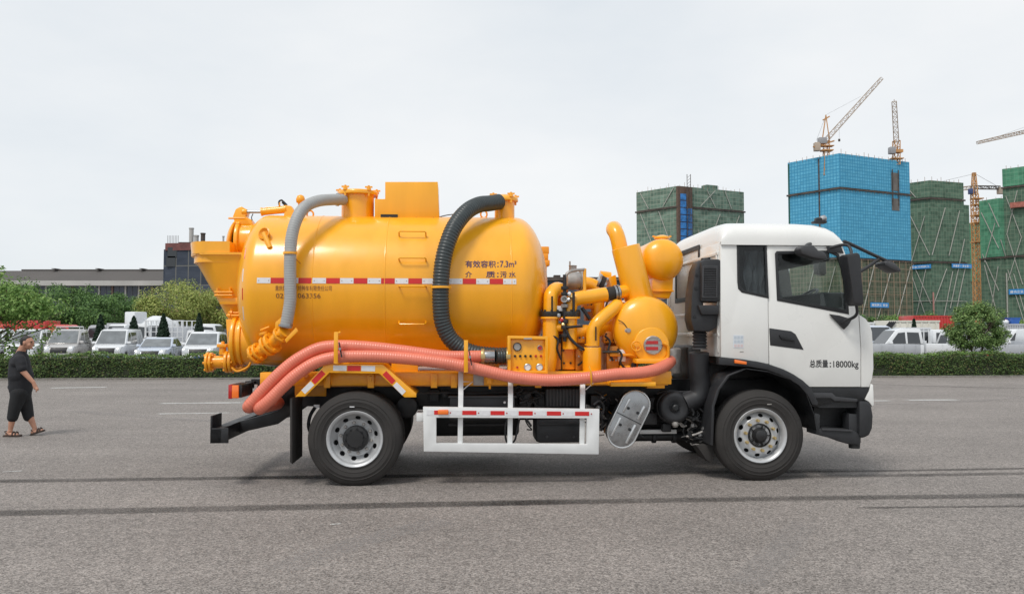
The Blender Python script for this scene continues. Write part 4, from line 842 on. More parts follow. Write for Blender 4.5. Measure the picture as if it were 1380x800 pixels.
# roof beacon camera
p = q(1106, 303, .5); b = MB(); b.box(p + Vector((-.02, 0, .03)), (.16, .10, .03)); b.box(p + Vector((-.03, 0, .06)), (.07, .08, .05)); br = b.build('roof_camera', BLK, cab, bevel=.01)
b = MB(); b.lathe([(.03, -.05), (.042, 0), (.035, .03), (.01, .045)], p + Vector((.03, 0, .075)), (1, 0, .4), 20); b.build('roof_lamp', STL, cab)
# mirrors
mr_ = empty('wing_mirror', (0, 0, 0)); mr_.parent = cab
prism('mirror_housing', [(1138, 343), (1152, 341), (1155, 344), (1160, 408), (1158, 412), (1149, 412), (1146, 408), (1137.5, 347)], -.22, -.30, -.10, PLA, mr_, bevel=.03)
pipe('mirror_arm', qp((1118, 334, .0), (1134, 330, -.05), (1143, 331, -.12), (1147, 338, -.18), (1147, 345, -.2)), .017, PLA, mr_, 10)
pipe('mirror_arm', qp((1134, 435, .0), (1142, 431, -.08), (1151, 427, -.14), (1155, 421, -.18), (1154, 410, -.2)), .017, PLA, mr_, 10)
prism('kerb_mirror', [(1074, 336), (1078, 331.5), (1092, 331), (1099, 338), (1108, 341), (1111, 348), (1109, 351), (1092, 348), (1077, 343)], -.12, -.20, -.02, PLB, cab, bevel=.02)
pipe('kerb_mirror_arm', qp((1084, 334, -.08), (1088, 330, -.03), (1092, 328.5, .04)), .02, PLB, cab, 8)
fm = empty('front_mirror', (0, 0, 0)); fm.parent = cab
pipe('mirror_tube', qp((1136, 326, .25), (1142, 327, .25), (1172, 341, .25), (1197, 352.5, .25), (1205, 357, .25)), .02, PLA, fm, 10); pipe('mirror_strut', qp((1157, 367, .2), (1172, 358, .22), (1184, 349, .25)), .02, PLA, fm, 10)
prism('mirror_head', [(1186, 354), (1190, 352), (1202, 357), (1208, 363), (1209, 367), (1203, 367), (1193, 362), (1187, 358)], .22, .12, .36, PLB, fm, bevel=.02)
prism('far_mirror', [(1098, 352), (1111, 351), (1112, 369), (1109, 372), (1099, 369)], 2.66, 2.60, 2.74, PLA, cab, bevel=.02)
# interior
for o_, w_ in ((door_o, win), (side_o, rwin)): side('inner_trim', o_, WC - .07, WC - .055, INT, [w_], bevel=0)
a = q(1112, 345, V0); prism('pillar_trim', [(1044, 343), (1060, 350), (1068, 402), (1048, 405)], WC - .12, WC - .12, WC - .072, INT, cab, deform=lean); b = MB(); b.box2((a.x - .25, .12, zt - .20), (a.x + .10, WC - .12, zt - .03)); b.build('sun_visor_shelf', INT, cab, bevel=.02)
b = MB(); a = q(1068, 404, .5); b.box2((q(1085, 420, .5).x, .1, 1.7), (q(1124, 420, .5).x, WC - .1, q(1110, 400, 1.3).z)); b.build('dashboard', INT, cab, bevel=.05)
def seat(v):
    b = MB(); x0 = q(1056, 400, v).x; z0 = q(1056, 436, v).z; b.box2((x0 - .42, v - .25, z0), (x0 + .12, v + .25, z0 + .16)); s_ = b.build('seat', SEA, cab, bevel=.04)
    b = MB(); b.box((x0 - .50, v, z0 + .40), (.16, .46, .62), Matrix.Rotation(R(-12), 3, 'Y')); b.build('seat_back', SEA, cab, bevel=.04); b = MB(); b.box((x0 - .58, v, z0 + .82), (.12, .28, .2), Matrix.Rotation(R(-12), 3, 'Y')); b.build('head_rest', SEA, cab, bevel=.04)
seat(.55); seat(1.85)
sc_ = q(1082, 402, 1.85); n_ = Vector((-.55, 0, .83)); a1 = Vector((0, 1, 0)); b1 = n_.cross(a1)
b = MB(); b.tube([sc_ + (a1 * math.cos(t) + b1 * math.sin(t)) * .22 for t in [2 * math.pi * i / 28 for i in range(29)]], .017, 8, False)
for t in (.2, math.pi - .2, math.pi * 1.5): b.bar(sc_, sc_ + (a1 * math.cos(t) + b1 * math.sin(t)) * .21, .03, .015)
b.lathe([(.06, 0), (.05, .03)], sc_, n_, 16); b.tube([sc_, sc_ - n_ * .4], .03, 10); b.build('steering_wheel', BLK, cab)
b = MB(); rings = []
for i in range(14): u = q(1003, 350, .2).x + .02 * i; rings.append([Vector((u + .02 * math.sin(j * 1.1 + i), .20 + .03 * math.sin(i * 1.7) + .01 * math.sin(j), q(1003, 338, .2).z - j * .065)) for j in range(10)])
b.grid(rings, closed=False); b.build('side_curtain', mat('pale_curtain', (.34, .35, .36), .9, var=.2, vscale=8), cab, ang=80)
b = MB(); b.grid([[Vector((back + .08 + .015 * math.sin(j * 2), .6 + j * .1, zt - .15 - k * .12)) for j in range(14)] for k in range(5)], closed=False); b.build('rear_curtain', SEA, cab, ang=80)
# lower front: sill, steps, bumper
side('sill_panel', [(1091, 522), (1171, 522), (1176, 517), (1175, 528), (1167, 538), (1158, 541), (1130, 541), (1100, 547)], V0 + .005, V0 + .35, BLK, bevel=.006)
prism('sill_trim', [(1095, 529), (1121, 529), (1126, 534), (1155, 537), (1155, 541), (1125, 540), (1119, 536), (1097, 536)], .02, .01, .03, PLB, cab, bevel=.004)
prism('step_back', [(1096, 540), (1160, 538), (1160, 596), (1143, 597), (1100, 584)], .30, .30, .36, BLK, cab)
prism('step_well', [(1097, 544), (1160, 539), (1160, 549), (1104, 549)], .05, .05, .30, BLK, cab)
prism('lower_step', [(1103, 577), (1151, 580), (1159, 585), (1159, 599), (1143, 598), (1127, 592), (1103, 586)], .02, .02, .30, PLA, cab, bevel=.01)
prism('step_tread', [(1108, 577), (1149, 579), (1149, 581.5), (1108, 579.5)], .0, .0, .28, PLB, cab, bevel=.002)
prism('step_post', [(1098, 556), (1105, 558), (1105, 586), (1100, 585)], .02, .02, .28, PLA, cab, bevel=.006); prism('step_post', [(1144, 557), (1158, 558), (1158, 598), (1144, 590)], .04, .04, .2, PLA, cab, bevel=.01)
bf = [(1158, 540), (1170, 540), (1175, 546), (1177.5, 560), (1176.5, 577), (1172, 587), (1164, 590), (1158, 589)]
bp = prism('bumper', bf, .0, .0, WC, PLA, cab, bevel=.03)
b = MB(); b.lathe([(.06, -.12), (.07, .0)], q(1151, 589, .1), (0, 0, 1), 20); b.build('tow_pin_housing', BLK, cab)
prism('bumper_corner', [(1166, 538), (1172, 526), (1174, 517), (1177, 518), (1178, 545), (1176, 548), (1171, 541)], .02, .02, .5, WHT, cab, bevel=.008)
# lamps, sticker, lettering
prism('side_marker_lamp', [(989, 484), (1005, 487), (1005, 491), (989, 489)], -.01, -.045, -.01, ORL, cab, bevel=.006)
lx, lz = q(1090, 495, V0), q(1157, 484, V0)
def cabtext(body, x0, x1, yb, hp, bold): 
    a_, e_ = q(x0, yb, V0), q(x1, yb, V0); t_ = q(x0, yb - hp, V0); lettering('door_lettering', body, TXK, cab, e_.x - a_.x, t_.z - a_.z, lambda x, y: Vector((a_.x + x, V0 - .003, a_.z + y)), bold)
cabtext('总质量', 1091, 1116, 495, 10.5, True); cabtext(':', 1118, 1120, 494.5, 6.5, True); cabtext('18000kg', 1123, 1157, 497.5, 11.5, True)
st_ = prism('energy_sticker', [(988, 451), (1002, 451.5), (1002, 469), (988, 468.5)], V0, V0 - .003, V0 + .001, mat('pale_sticker', (.66, .70, .74), .4, var=.03), cab)
for i in range(3):
    for j in range(3):
        prism('sticker_print', [(989.2 + i * 4.3, 452.5 + j * 5.5), (992.6 + i * 4.3, 452.5 + j * 5.5), (992.6 + i * 4.3, 456.5 + j * 5.5), (989.2 + i * 4.3, 456.5 + j * 5.5)], V0, V0 - .0045, V0 - .003, mat('sticker_ink' if j < 2 else 'sticker_ink_red', (.50, .56, .62) if j < 2 else (.66, .55, .55), .5), st_)
prism('small_label', [(997, 473), (1002, 473), (1002, 474.2), (997, 474.2)], V0, V0 - .003, V0, CAST, cab)
# =================================================================== GROUND
def ground_mat():
    m = bpy.data.materials.new('worn_asphalt'); m.use_nodes = True; t = m.node_tree; p = t.nodes['Principled BSDF']; k = t.links.new; N_ = t.nodes.new
    co = N_('ShaderNodeTexCoord')
    def noise(s, d=4, r=.6, sc_=(1, 1, 1)):
        mp = N_('ShaderNodeMapping'); mp.inputs['Scale'].default_value = sc_; k(co.outputs['Object'], mp.inputs['Vector'])
        n = N_('ShaderNodeTexNoise'); n.inputs['Scale'].default_value = s; n.inputs['Detail'].default_value = d; n.inputs['Roughness'].default_value = r; k(mp.outputs['Vector'], n.inputs['Vector']); return n.outputs['Fac']
    def ramp(f, a, b, ca, cb):
        r = N_('ShaderNodeMapRange'); r.inputs['From Min'].default_value = a; r.inputs['From Max'].default_value = b; r.inputs['To Min'].default_value = ca; r.inputs['To Max'].default_value = cb; k(f, r.inputs['Value']); return r.outputs['Result']
    def mul(a, b):
        x = N_('ShaderNodeMath'); x.operation = 'MULTIPLY'; k(a, x.inputs[0]); k(b, x.inputs[1]); return x.outputs[0]
    vo = N_('ShaderNodeTexVoronoi'); vo.inputs['Scale'].default_value = 95; k(co.outputs['Object'], vo.inputs['Vector'])
    sp = N_('ShaderNodeSeparateColor'); k(vo.outputs['Color'], sp.inputs['Color'])
    v2 = N_('ShaderNodeTexVoronoi'); v2.inputs['Scale'].default_value = 38; k(co.outputs['Object'], v2.inputs['Vector']); sp2 = N_('ShaderNodeSeparateColor'); k(v2.outputs['Color'], sp2.inputs['Color'])
    g = mul(ramp(sp.outputs[0], 0, 1, .46, 1.54), ramp(sp2.outputs[1], 0, 1, .84, 1.16))
    g = mul(g, ramp(noise(.45, 5, .6), .3, .7, .90, 1.10)); g = mul(g, ramp(noise(.8, 5, .65, (.12, 1, 1)), .3, .7, .90, 1.08)); g = mul(g, ramp(noise(7, 4), .3, .7, .93, 1.07))
    g = mul(g, ramp(noise(.25, 3, .5, (1, .6, 1)), .60, .72, 1.0, 1.12))
    v = N_('ShaderNodeVectorMath'); v.operation = 'SCALE'; v.inputs[0].default_value = (.228, .205, .189); k(g, v.inputs['Scale']); k(v.outputs['Vector'], p.inputs['Base Color'])
    p.inputs['Roughness'].default_value = .82; p.inputs['Specular IOR Level'].default_value = .35
    b = N_('ShaderNodeBump'); b.inputs['Strength'].default_value = .5; b.inputs['Distance'].default_value = .004; k(vo.outputs['Distance'], b.inputs['Height']); k(b.outputs['Normal'], p.inputs['Normal'])
    return m
ASP = ground_mat()
b = MB(); b.face([(-2500, -60, 0), (2500, -60, 0), (2500, 4500, 0), (-2500, 4500, 0)]); g = b.build('ground', ASP, None, smooth=False); g['kind'] = 'structure'
def streak_mat(name, col, amax, sx=1.0):
    """worn mark: alpha broken up by noise, soft at both long edges (UV v)"""
    m = bpy.data.materials.new(name); m.use_nodes = True; t = m.node_tree; p = t.nodes['Principled BSDF']; k = t.links.new; N_ = t.nodes.new
    p.inputs['Base Color'].default_value = (*col, 1); p.inputs['Roughness'].default_value = .8; p.inputs['Specular IOR Level'].default_value = .3
    uv = N_('ShaderNodeUVMap'); se = N_('ShaderNodeSeparateXYZ'); k(uv.outputs['UV'], se.inputs[0])
    def M_(op, a, b_=None):
        x = N_('ShaderNodeMath'); x.operation = op; x.use_clamp = False
        for i, s_ in enumerate((a, b_)):
            if s_ is None: continue
            if isinstance(s_, (int, float)): x.inputs[i].default_value = s_
            else: k(s_, x.inputs[i])
        return x.outputs[0]
    e = M_('MULTIPLY', M_('MULTIPLY', se.outputs[1], M_('SUBTRACT', 1.0, se.outputs[1])), 4.0)
    e2 = M_('MINIMUM', M_('MULTIPLY', e, 1.8), 1.0)
    en = M_('MINIMUM', M_('MULTIPLY', M_('MULTIPLY', se.outputs[0], M_('SUBTRACT', 1.0, se.outputs[0])), 16.0), 1.0)
    co = N_('ShaderNodeTexCoord'); n = N_('ShaderNodeTexNoise'); n.inputs['Scale'].default_value = 55; n.inputs['Detail'].default_value = 4; k(co.outputs['Object'], n.inputs['Vector'])
    n3 = N_('ShaderNodeTexNoise'); n3.inputs['Scale'].default_value = 1.2; n3.inputs['Detail'].default_value = 4; k(co.outputs['Object'], n3.inputs['Vector'])
    r = N_('ShaderNodeMapRange'); r.inputs['From Min'].default_value = .38; r.inputs['From Max'].default_value = .6; r.inputs['To Min'].default_value = .35; r.inputs['To Max'].default_value = 1; k(n.outputs['Fac'], r.inputs['Value'])
    r3 = N_('ShaderNodeMapRange'); r3.inputs['From Min'].default_value = .3; r3.inputs['From Max'].default_value = .65; r3.inputs['To Min'].default_value = .55; r3.inputs['To Max'].default_value = 1; k(n3.outputs['Fac'], r3.inputs['Value'])
    al = M_('MULTIPLY', M_('MULTIPLY', M_('MULTIPLY', M_('MULTIPLY', e2, r.outputs[0]), en), r3.outputs[0]), amax); k(al, p.inputs['Alpha'])
    return m
DARK = streak_mat('tyre_mark_black', (.035, .033, .031), .62); WPAINT = streak_mat('worn_white_road_paint', (.60, .60, .58), 1.15); PALE = streak_mat('pale_scuff', (.34, .32, .31), .35)
def strip(name, pts, wd, m, z, label=None):
    """pts: photo pixels on the ground; a thin sheet of width wd metres along them"""
    P = [ground(*p) for p in pts]; me = bpy.data.meshes.new(name); V = []; Fc = []; U = []; n = len(P)
    for i, p in enumerate(P):
        t = (P[min(i + 1, n - 1)] - P[max(i - 1, 0)]).normalized(); s = Vector((-t.y, t.x, 0)); wv = wd[i] if isinstance(wd, list) else wd
        V += [p - s * wv / 2 + Vector((0, 0, z)), p + s * wv / 2 + Vector((0, 0, z))]; U += [(i / (n - 1), 0), (i / (n - 1), 1)]
    for i in range(n - 1): Fc.append((2 * i, 2 * i + 2, 2 * i + 3, 2 * i + 1))
    me.from_pydata(V, [], Fc); uvl = me.uv_layers.new(name='UVMap')
    for l in me.loops: uvl.data[l.index].uv = U[l.vertex_index]
    me.materials.append(m); o = bpy.data.objects.new(name, me); C.objects.link(o); o['kind'] = 'structure'
    return o
def curve_px(x0, y0, x1, y1, n=14, sag=0): return [(x0 + (x1 - x0) * i / n, y0 + (y1 - y0) * i / n + sag * math.sin(math.pi * i / n)) for i in range(n + 1)]
strip('tyre_mark', curve_px(-60, 649, 760, 638, 20), .24, DARK, .004); strip('tyre_mark', curve_px(300, 644, 1180, 633, 20, 1), .22, DARK, .008)
strip('tyre_mark', curve_px(1030, 637, 1440, 630, 14), .14, DARK, .004); strip('tyre_mark', curve_px(1040, 643, 1440, 637, 14), .2, DARK, .006)
strip('tyre_mark', curve_px(-80, 693, 800, 675, 20), .30, DARK, .004); strip('tyre_mark', curve_px(600, 679.5, 1470, 667, 20, -1), .24, DARK, .008)
strip('tyre_mark', curve_px(1150, 684, 1460, 681, 10), .09, DARK, .004)
strip('tyre_mark', curve_px(1130, 516, 1440, 524, 10, 1), .25, DARK, .004)
strip('parking_line', curve_px(213, 543.5, 330, 542.3, 6), .32, WPAINT, .004); strip('parking_line', curve_px(210, 557.5, 312, 556, 6), .2, WPAINT, .004)
strip('parking_line', curve_px(66, 522.5, 146, 521.5, 6), .45, WPAINT, .004); strip('parking_line', curve_px(1220, 539, 1294, 538.5, 6), .36, WPAINT, .004); strip('parking_line', curve_px(1170, 540, 1200, 539.6, 6), .25, WPAINT, .004)
strip('paint_mark', curve_px(2, 636, 31, 634.5, 4), .06, WPAINT, .006); strip('paint_mark', curve_px(444, 706.5, 460, 705.5, 4), .04, WPAINT, .004)
strip('scuff', curve_px(370, 770, 610, 700, 10, -6), .35, PALE, .006); strip('scuff', curve_px(1000, 790, 1090, 700, 10, 4), .3, PALE, .006)
strip('scuff', curve_px(1150, 545, 1420, 532, 10, 3), .35, PALE, .006); strip('scuff', curve_px(420, 572, 90, 553, 10, 3), .4, PALE, .006)
# =================================================================== FAR TOWERS UNDER CONSTRUCTION
G1 = netmat('grey_green_netting', (.10, .17, .13), (.25, .35, .28), 1.9, .07, (.34, .36, .29), hz=1.9, dark=.35)  # green and blue netting tones paled to stand in for distance haze
G2 = netmat('dark_green_netting', (.075, .14, .10), (.15, .235, .17), 1.6, .05, (.24, .28, .21), hz=1.8, dark=.32)
G3 = netmat('bright_green_netting', (.07, .23, .14), (.14, .38, .24), 1.7, .05, (.20, .36, .25), hz=1.8, dark=.30)
BLU = netmat('blue_mesh_panels', (.10, .38, .58), (.14, .46, .66), 1.35, .15, (.045, .24, .42), hz=1.35, dark=.15)
SCF = netmat('open_scaffold_net', (.08, .11, .075), (.16, .19, .13), 1.5, .10, (.24, .21, .16), hz=1.9)
CON = mat('raw_concrete', (.17, .16, .15), .9, var=.25, vscale=.2); LED = mat('dark_platform_edge', (.075, .06, .052), .85, var=.5, vscale=.6)
POL = mat('pale_scaffold_pole', (.40, .40, .36), .6, var=.1); TAN = mat('tan_scaffold_pole', (.30, .22, .15), .7, var=.2)
BNR = mat('blue_banner', (.03, .25, .60), .5, var=.03); BNW = mat('banner_white_print', (.8, .82, .85), .5, var=0)
def corner(px, py, H): d = ray(px, py); Y = (H - EYE) * d.y / d.z; p = Vector((0, 0, EYE)) + d * (Y / d.y); return Vector((p.x, p.y, 0))
def zat(p, py):                           # height of photo row py above the ground point p
    d = ray(CX + F * p.x / p.y, py); return EYE + d.z / d.y * p.y
def wallpanel(name, A, B_, z0, z1, m, parent, t=.25, off=0):
    """upright sheet from A to B with thickness, UV in metres"""
    d = (B_ - A); l = d.length; d.normalize(); n = Vector((d.y, -d.x, 0)); 
    if n.dot(A) > 0: n = -n
    A2, B2 = A + n * off, B_ + n * off; V = []
    for z in (z0, z1): V += [A2 + Vector((0, 0, z)), B2 + Vector((0, 0, z)), B2 - n * t + Vector((0, 0, z)), A2 - n * t + Vector((0, 0, z))]
    F_ = [(0, 1, 5, 4), (1, 2, 6, 5), (2, 3, 7, 6), (3, 0, 4, 7), (4, 5, 6, 7), (3, 2, 1, 0)]
    me = bpy.data.meshes.new(name); me.from_pydata(V, [], F_); uv = me.uv_layers.new(name='UVMap')
    for lp in me.loops: v = Vector(V[lp.vertex_index]); uv.data[lp.index].uv = ((v - A2).dot(d) + A.x * .37 % 7, v.z)
    me.materials.append(m); o = bpy.data.objects.new(name, me); C.objects.link(o); o.parent = parent; return o
def tower(label, cs, bands, netm, braces=(), core=True, fringe=True, group=None, ledge=True):
    """cs: corner ground points left, mid, right; bands: z breaks top-down [(z1, z0, material)]"""
    t = empty('tower_block', (0, 0, 0), 0, label, 'building', group)
    L_, M_, R_ = cs; X = L_ + R_ - M_
    ins = [c + ((L_ + R_ + M_ + X) / 4 - c).normalized() * 2.2 for c in (L_, M_, R_, X)]
    top = bands[0][0]
    b = MB(); b.grid([[c + Vector((0, 0, z)) for c in ins] for z in (0, top - 1.5)]); b.build('concrete_core', CON, t, smooth=False)
    for z1, z0, m in bands:
        for A, B_ in ((L_, M_), (M_, R_), (R_, X), (X, L_)): wallpanel('net_panel', A, B_, z0 + .6, z1 - .3, m, t)
        b = MB(); cen = (L_ + R_ + M_ + X) / 4; b.grid([[c + (c - cen).normalized() * .9 + Vector((0, 0, z)) for c in (L_, M_, R_, X)] for z in (z0 - .35, z0 + .35)]); b.build('work_platform', LED, t, smooth=False)
        if fringe:
            b = MB()
            for A, B_ in ((L_, M_), (M_, R_)):
                n = int((B_ - A).length / 2.6)
                for i in range(n): p = A.lerp(B_, (i + random.random() * .6) / n); b.bar(p + Vector((0, 0, z1 - 1)), p + Vector((0, 0, z1 + random.uniform(.2, 1.6 if z1 == top else .4))), .13)
            o = b.build('pole_tips', TAN, t); o['kind'] = 'stuff'
    for f, u0, z0, u1, z1 in braces:      # diagonal scaffold braces: face, fraction, height -> fraction, height
        A, B_ = ((L_, M_), (M_, R_))[f]; n = Vector(((B_ - A).y, -(B_ - A).x, 0)).normalized(); n = n if n.dot(A) < 0 else -n
        b = MB(); b.bar(A.lerp(B_, u0) + n * .35 + Vector((0, 0, z0)), A.lerp(B_, u1) + n * .35 + Vector((0, 0, z1)), .28); b.build('brace_pole', POL, t)
    return t, (L_, M_, R_, X)
def banner(t, A, B_, u0, u1, z0, z1, body, off=.9):
    o = wallpanel('banner', A.lerp(B_, u0), A.lerp(B_, u1), z0, z1, BNR, t, .15, off); d = (B_ - A).normalized(); n = Vector((d.y, -d.x, 0)); n = n if n.dot(A) < 0 else -n
    a = A.lerp(B_, u0) + n * (off + .03); l = (B_ - A).length * (u1 - u0)
    lettering('banner_lettering', body, BNW, o, l * .88, (z1 - z0) * .55, lambda x, y: a + d * (l * .06 + x) + Vector((0, 0, z0 + (z1 - z0) * .22 + y)), True)
# blue tower
H = 74.0; bl, bm2, br_ = corner(1062, 218.5, H), corner(1131, 205.5, H), corner(1225, 217.5, H)
zl1, zl2 = zat(bm2, 253.5), zat(bm2, 348)
tb, cs = tower('tall tower wrapped in bright blue mesh panels with two cranes on top', (bl, bm2, br_), [(H, zl1, BLU), (zl1, zl2, BLU), (zl2, 0, SCF)], BLU,
    [(1, .0, 2, .25, zl2 - 1), (1, .2, 2, .45, zl2 - 2), (1, .42, 2, .72, zl2 - 1), (1, .7, 2, .98, zl2 - 2), (0, .2, 4, .5, zl2 - 3), (0, .55, 2, .9, zl2 - 3)], fringe=True)
for u in (.79,):
    wallpanel('facade_gap', cs[1].lerp(cs[2], .73), cs[1].lerp(cs[2], .84), zl1 + 1.2, zat(cs[1].lerp(cs[2], u), 233), CON, tb, .3, .12)
    wallpanel('facade_gap', cs[1].lerp(cs[2], .73), cs[1].lerp(cs[2], .84), zl1 - 7, zl1 - 2, CON, tb, .3, .12)
for f in (.74, .83):
    for zz0, zz1 in ((zl1 - 5, zl1 + 10),): b = MB(); p = cs[1].lerp(cs[2], f) + Vector((0, -.5, 0)); b.bar(p + Vector((0, 0, zz0)), p + Vector((0, 0, zz1)), .3); b.build('gap_post', LED, tb)
wallpanel('dark_joint', cs[0].lerp(cs[1], .60), cs[0].lerp(cs[1], .625), zl2, H - 1, LED, tb, .3, .15)
wallpanel('dark_joint', cs[0].lerp(cs[1], .0), cs[0].lerp(cs[1], .025), zl2, H - 1, mat('deep_green_net', (.02, .09, .06), .8), tb, .3, .15)
for k in range(6): zz = zl2 * k / 6 + 2; A, B_ = cs[1], cs[2]; b = MB(); b.bar(A + Vector((0, -.5, zz)), B_ + Vector((0, -.5, zz)), .16); b.build('scaffold_rail', TAN, tb)
for k in range(12): p = cs[1].lerp(cs[2], k / 11) + Vector((0, -.55, 0)); b = MB(); b.bar(p, p + Vector((0, 0, zl2)), .17); b.build('scaffold_post', TAN, tb)
banner(tb, cs[1], cs[2], .37, .63, zat(cs[1], 413.5), zat(cs[1], 406.5), '建筑施工 安全')
# grey green tower behind the cab
H1 = 70.0; l1, m1, r1 = corner(858, 258.5, H1), corner(914, 249.5, H1), corner(1002, 258, H1)
z11 = zat(m1, 278.5)
ta, ca = tower('squat tower in grey green netting with a blue hoist shaft, seen over the cab roof', (l1, m1, r1), [(H1, z11, G1), (z11, zat(m1, 352), G1), (zat(m1, 352), 0, G1)], G1,
    [(0, .1, z11 - 1, .65, z11 - 30), (0, .55, z11 - 1, .98, z11 - 26), (0, .1, z11 - 31, .5, 5), (1, .3, z11 - 28, .62, z11 - 2), (1, .62, z11 - 28, .92, z11 - 2), (1, .45, z11 - 30, .28, z11 - 10), (1, .32, z11 + 1, .55, H1 - 1), (1, .55, z11 + 1, .42, H1 - 1), (0, .1, H1 - 1, .3, z11 + 1), (0, .65, z11 + 1, .9, H1 - 1), (1, .8, z11 + 1, .7, H1 - 1), (0, .05, z11 - 18, .35, z11 - 34)])
A, B_ = ca[1], ca[2]
wallpanel('hoist_frame', A.lerp(B_, -.02), A.lerp(B_, .19), 0, H1 - .6, mat('rusty_shaft', (.12, .075, .055), .8, var=.3, vscale=.8), ta, 1.5, .9)
HB = mat('hoist_blue', (.04, .20, .52), .5, var=.35, vscale=.5)
for k in range(17):
    z = H1 - 4 - k * 3.3
    for j in range(2 if k > 1 else 1): wallpanel('hoist_panel', A.lerp(B_, .01 + j * .09), A.lerp(B_, .09 + j * .085), z - 2.9, z, HB, ta, .3, 1.3)
b = MB(); p = A.lerp(B_, .14) + Vector((0, -2.5, 0))
for s in (-.8, .8): b.bar(p + Vector((s, 0, 40)), p + Vector((s, 0, H1 + 5)), .25)
for k in range(24): z = 40 + k * 1.45; b.bar(p + Vector((-.8, 0, z)), p + Vector((.8, 0, z + 1.4)), .14)
b.build('hoist_mast', LED, ta)
for u0, u1, dz in ((.45, .62, 2.2), (.78, .98, -1.5)): wallpanel('stair_head', A.lerp(B_, u0) + Vector((0, 3, 0)), A.lerp(B_, u1) + Vector((0, 3, 0)), H1 - 3, H1 + dz, G1, ta, 4, 0)
# green tower right of the blue one
H3 = 72.0; l3, m3, r3 = corner(1216, 247, H3), corner(1253, 242, H3), corner(1298, 245.5, H3)
z31, z32 = zat(m3, 267), zat(m3, 353)
tc_, c3_ = tower('narrow dark green netted tower directly right of the blue tower', (l3, m3, r3), [(H3, z31, G2), (z31, z32, G2), (z32, 0, G2)], G2,
    [(0, .1, z31 - 2, .95, z31 - 26), (0, .1, z31 - 22, .95, z31 - 48), (1, .0, z31 - 26, .42, z31 - 4), (1, .02, z31 - 48, .42, z31 - 32), (1, .5, z31 - 26, .85, z31 - 5), (1, .5, z31 - 50, .98, z31 - 18), (0, .3, z31 - 28, .8, z31 - 8), (0, .2, z32 - 2, .95, 2), (1, .2, 2, .6, z32 - 4), (1, .55, 4, .98, z32 - 2), (0, .3, 3, .8, z32 - 3), (0, .1, H3 - 1, .5, z31 + 1)])
side_ = [c3_[2].lerp(c3_[1], .0), c3_[2] + (c3_[2] - c3_[1]).normalized() * 3.2]
wallpanel('side_bay', side_[0], side_[1], 0, zat(m3, 273), G2, tc_, 9, 0)
banner(tc_, c3_[0], c3_[1], .25, 1.0, zat(c3_[1], 361.5), zat(c3_[1], 356), '安全文明施工'); banner(tc_, c3_[1], c3_[2], .55, 1.15, zat(c3_[2], 361.5), zat(c3_[2], 356), '质量第一 安全第一')
for zz in (zat(m3, 405),): b = MB(); b.bar(c3_[0] + Vector((0, -.5, zz)), c3_[1] + Vector((0, -.5, zz)), .25); b.bar(c3_[1] + Vector((0, -.5, zz)), c3_[2] + Vector((0, -.5, zz)), .25); b.build('scaffold_rail', POL, tc_)
b = MB(); b.bar(c3_[1] + Vector((0, -.8, 0)), c3_[1] + Vector((0, -.8, z32 * .6)), .5); b.build('striped_post', mat('pinkish_post', (.45, .22, .19), .7), tc_)
# far small tower between
H5 = 95.0; t5, c5_ = tower('small distant green netted tower behind the yellow tower crane', (corner(1298, 301, H5), corner(1307, 300, H5), corner(1326, 302, H5)), [(H5, 45, G3), (45, 0, G2)], G3, [(1, .1, 50, .8, 88)])
# right edge towers
H6 = 66.0; l6, m6, r6 = corner(1320, 270, H6), corner(1346, 266, H6), corner(1372, 268, H6)
z61 = zat(m6, 347)
t6, c6_ = tower('bright green netted tower at the right edge, lower of the touching pair', (l6, m6, r6), [(H6, z61, G3), (z61, 0, G2)], G3,
    [(0, .1, H6 - 6, .95, H6 - 24), (0, .1, H6 - 26, .9, H6 - 44), (0, .5, H6 - 2, 1, H6 - 14), (1, .0, H6 - 20, .6, H6 - 40), (0, .2, z61 - 3, .9, 6), (0, .2, H6 - 30, .8, H6 - 12), (0, .3, 4, .9, z61 - 4)])
H7 = 80.0; l7, m7, r7 = corner(1351, 227, H7), corner(1390, 222, H7), corner(1440, 226, H7)
z71, z72 = zat(m7, 249), zat(m7, 344)
t7, c7_ = tower('tallest green netted tower cut off by the right picture edge', (l7, m7, r7), [(H7, z71, G3), (z71, z72, G2), (z72, 0, G2)], G3,
    [(0, .1, z71 - 22, .5, z71 - 2), (0, .1, z71 - 22, .6, z71 - 46), (0, .6, z71 - 24, .1, z71 - 44), (0, .6, z71 - 24, .1, z71 - 4), (0, .1, z72 - 6, .7, 3), (0, .75, 6, .3, z72 - 8)])
banner(t7, c7_[0], c7_[1], .12, .95, zat(c7_[0], 397), zat(c7_[0], 390), '建功立业 安全')
b = MB(); b.bar(c7_[0] + Vector((0, -.8, 0)), c7_[0] + Vector((0, -.8, z72 * .8)), .5); b.build('striped_post', POL, t7)
wallpanel('loading_platform', c7_[0].lerp(c7_[1], .28), c7_[0].lerp(c7_[1], .9), zat(c7_[0], 282), zat(c7_[0], 275), mat('red_platform', (.35, .12, .09), .7, var=.4, vscale=.8), t7, 3, 2.5)
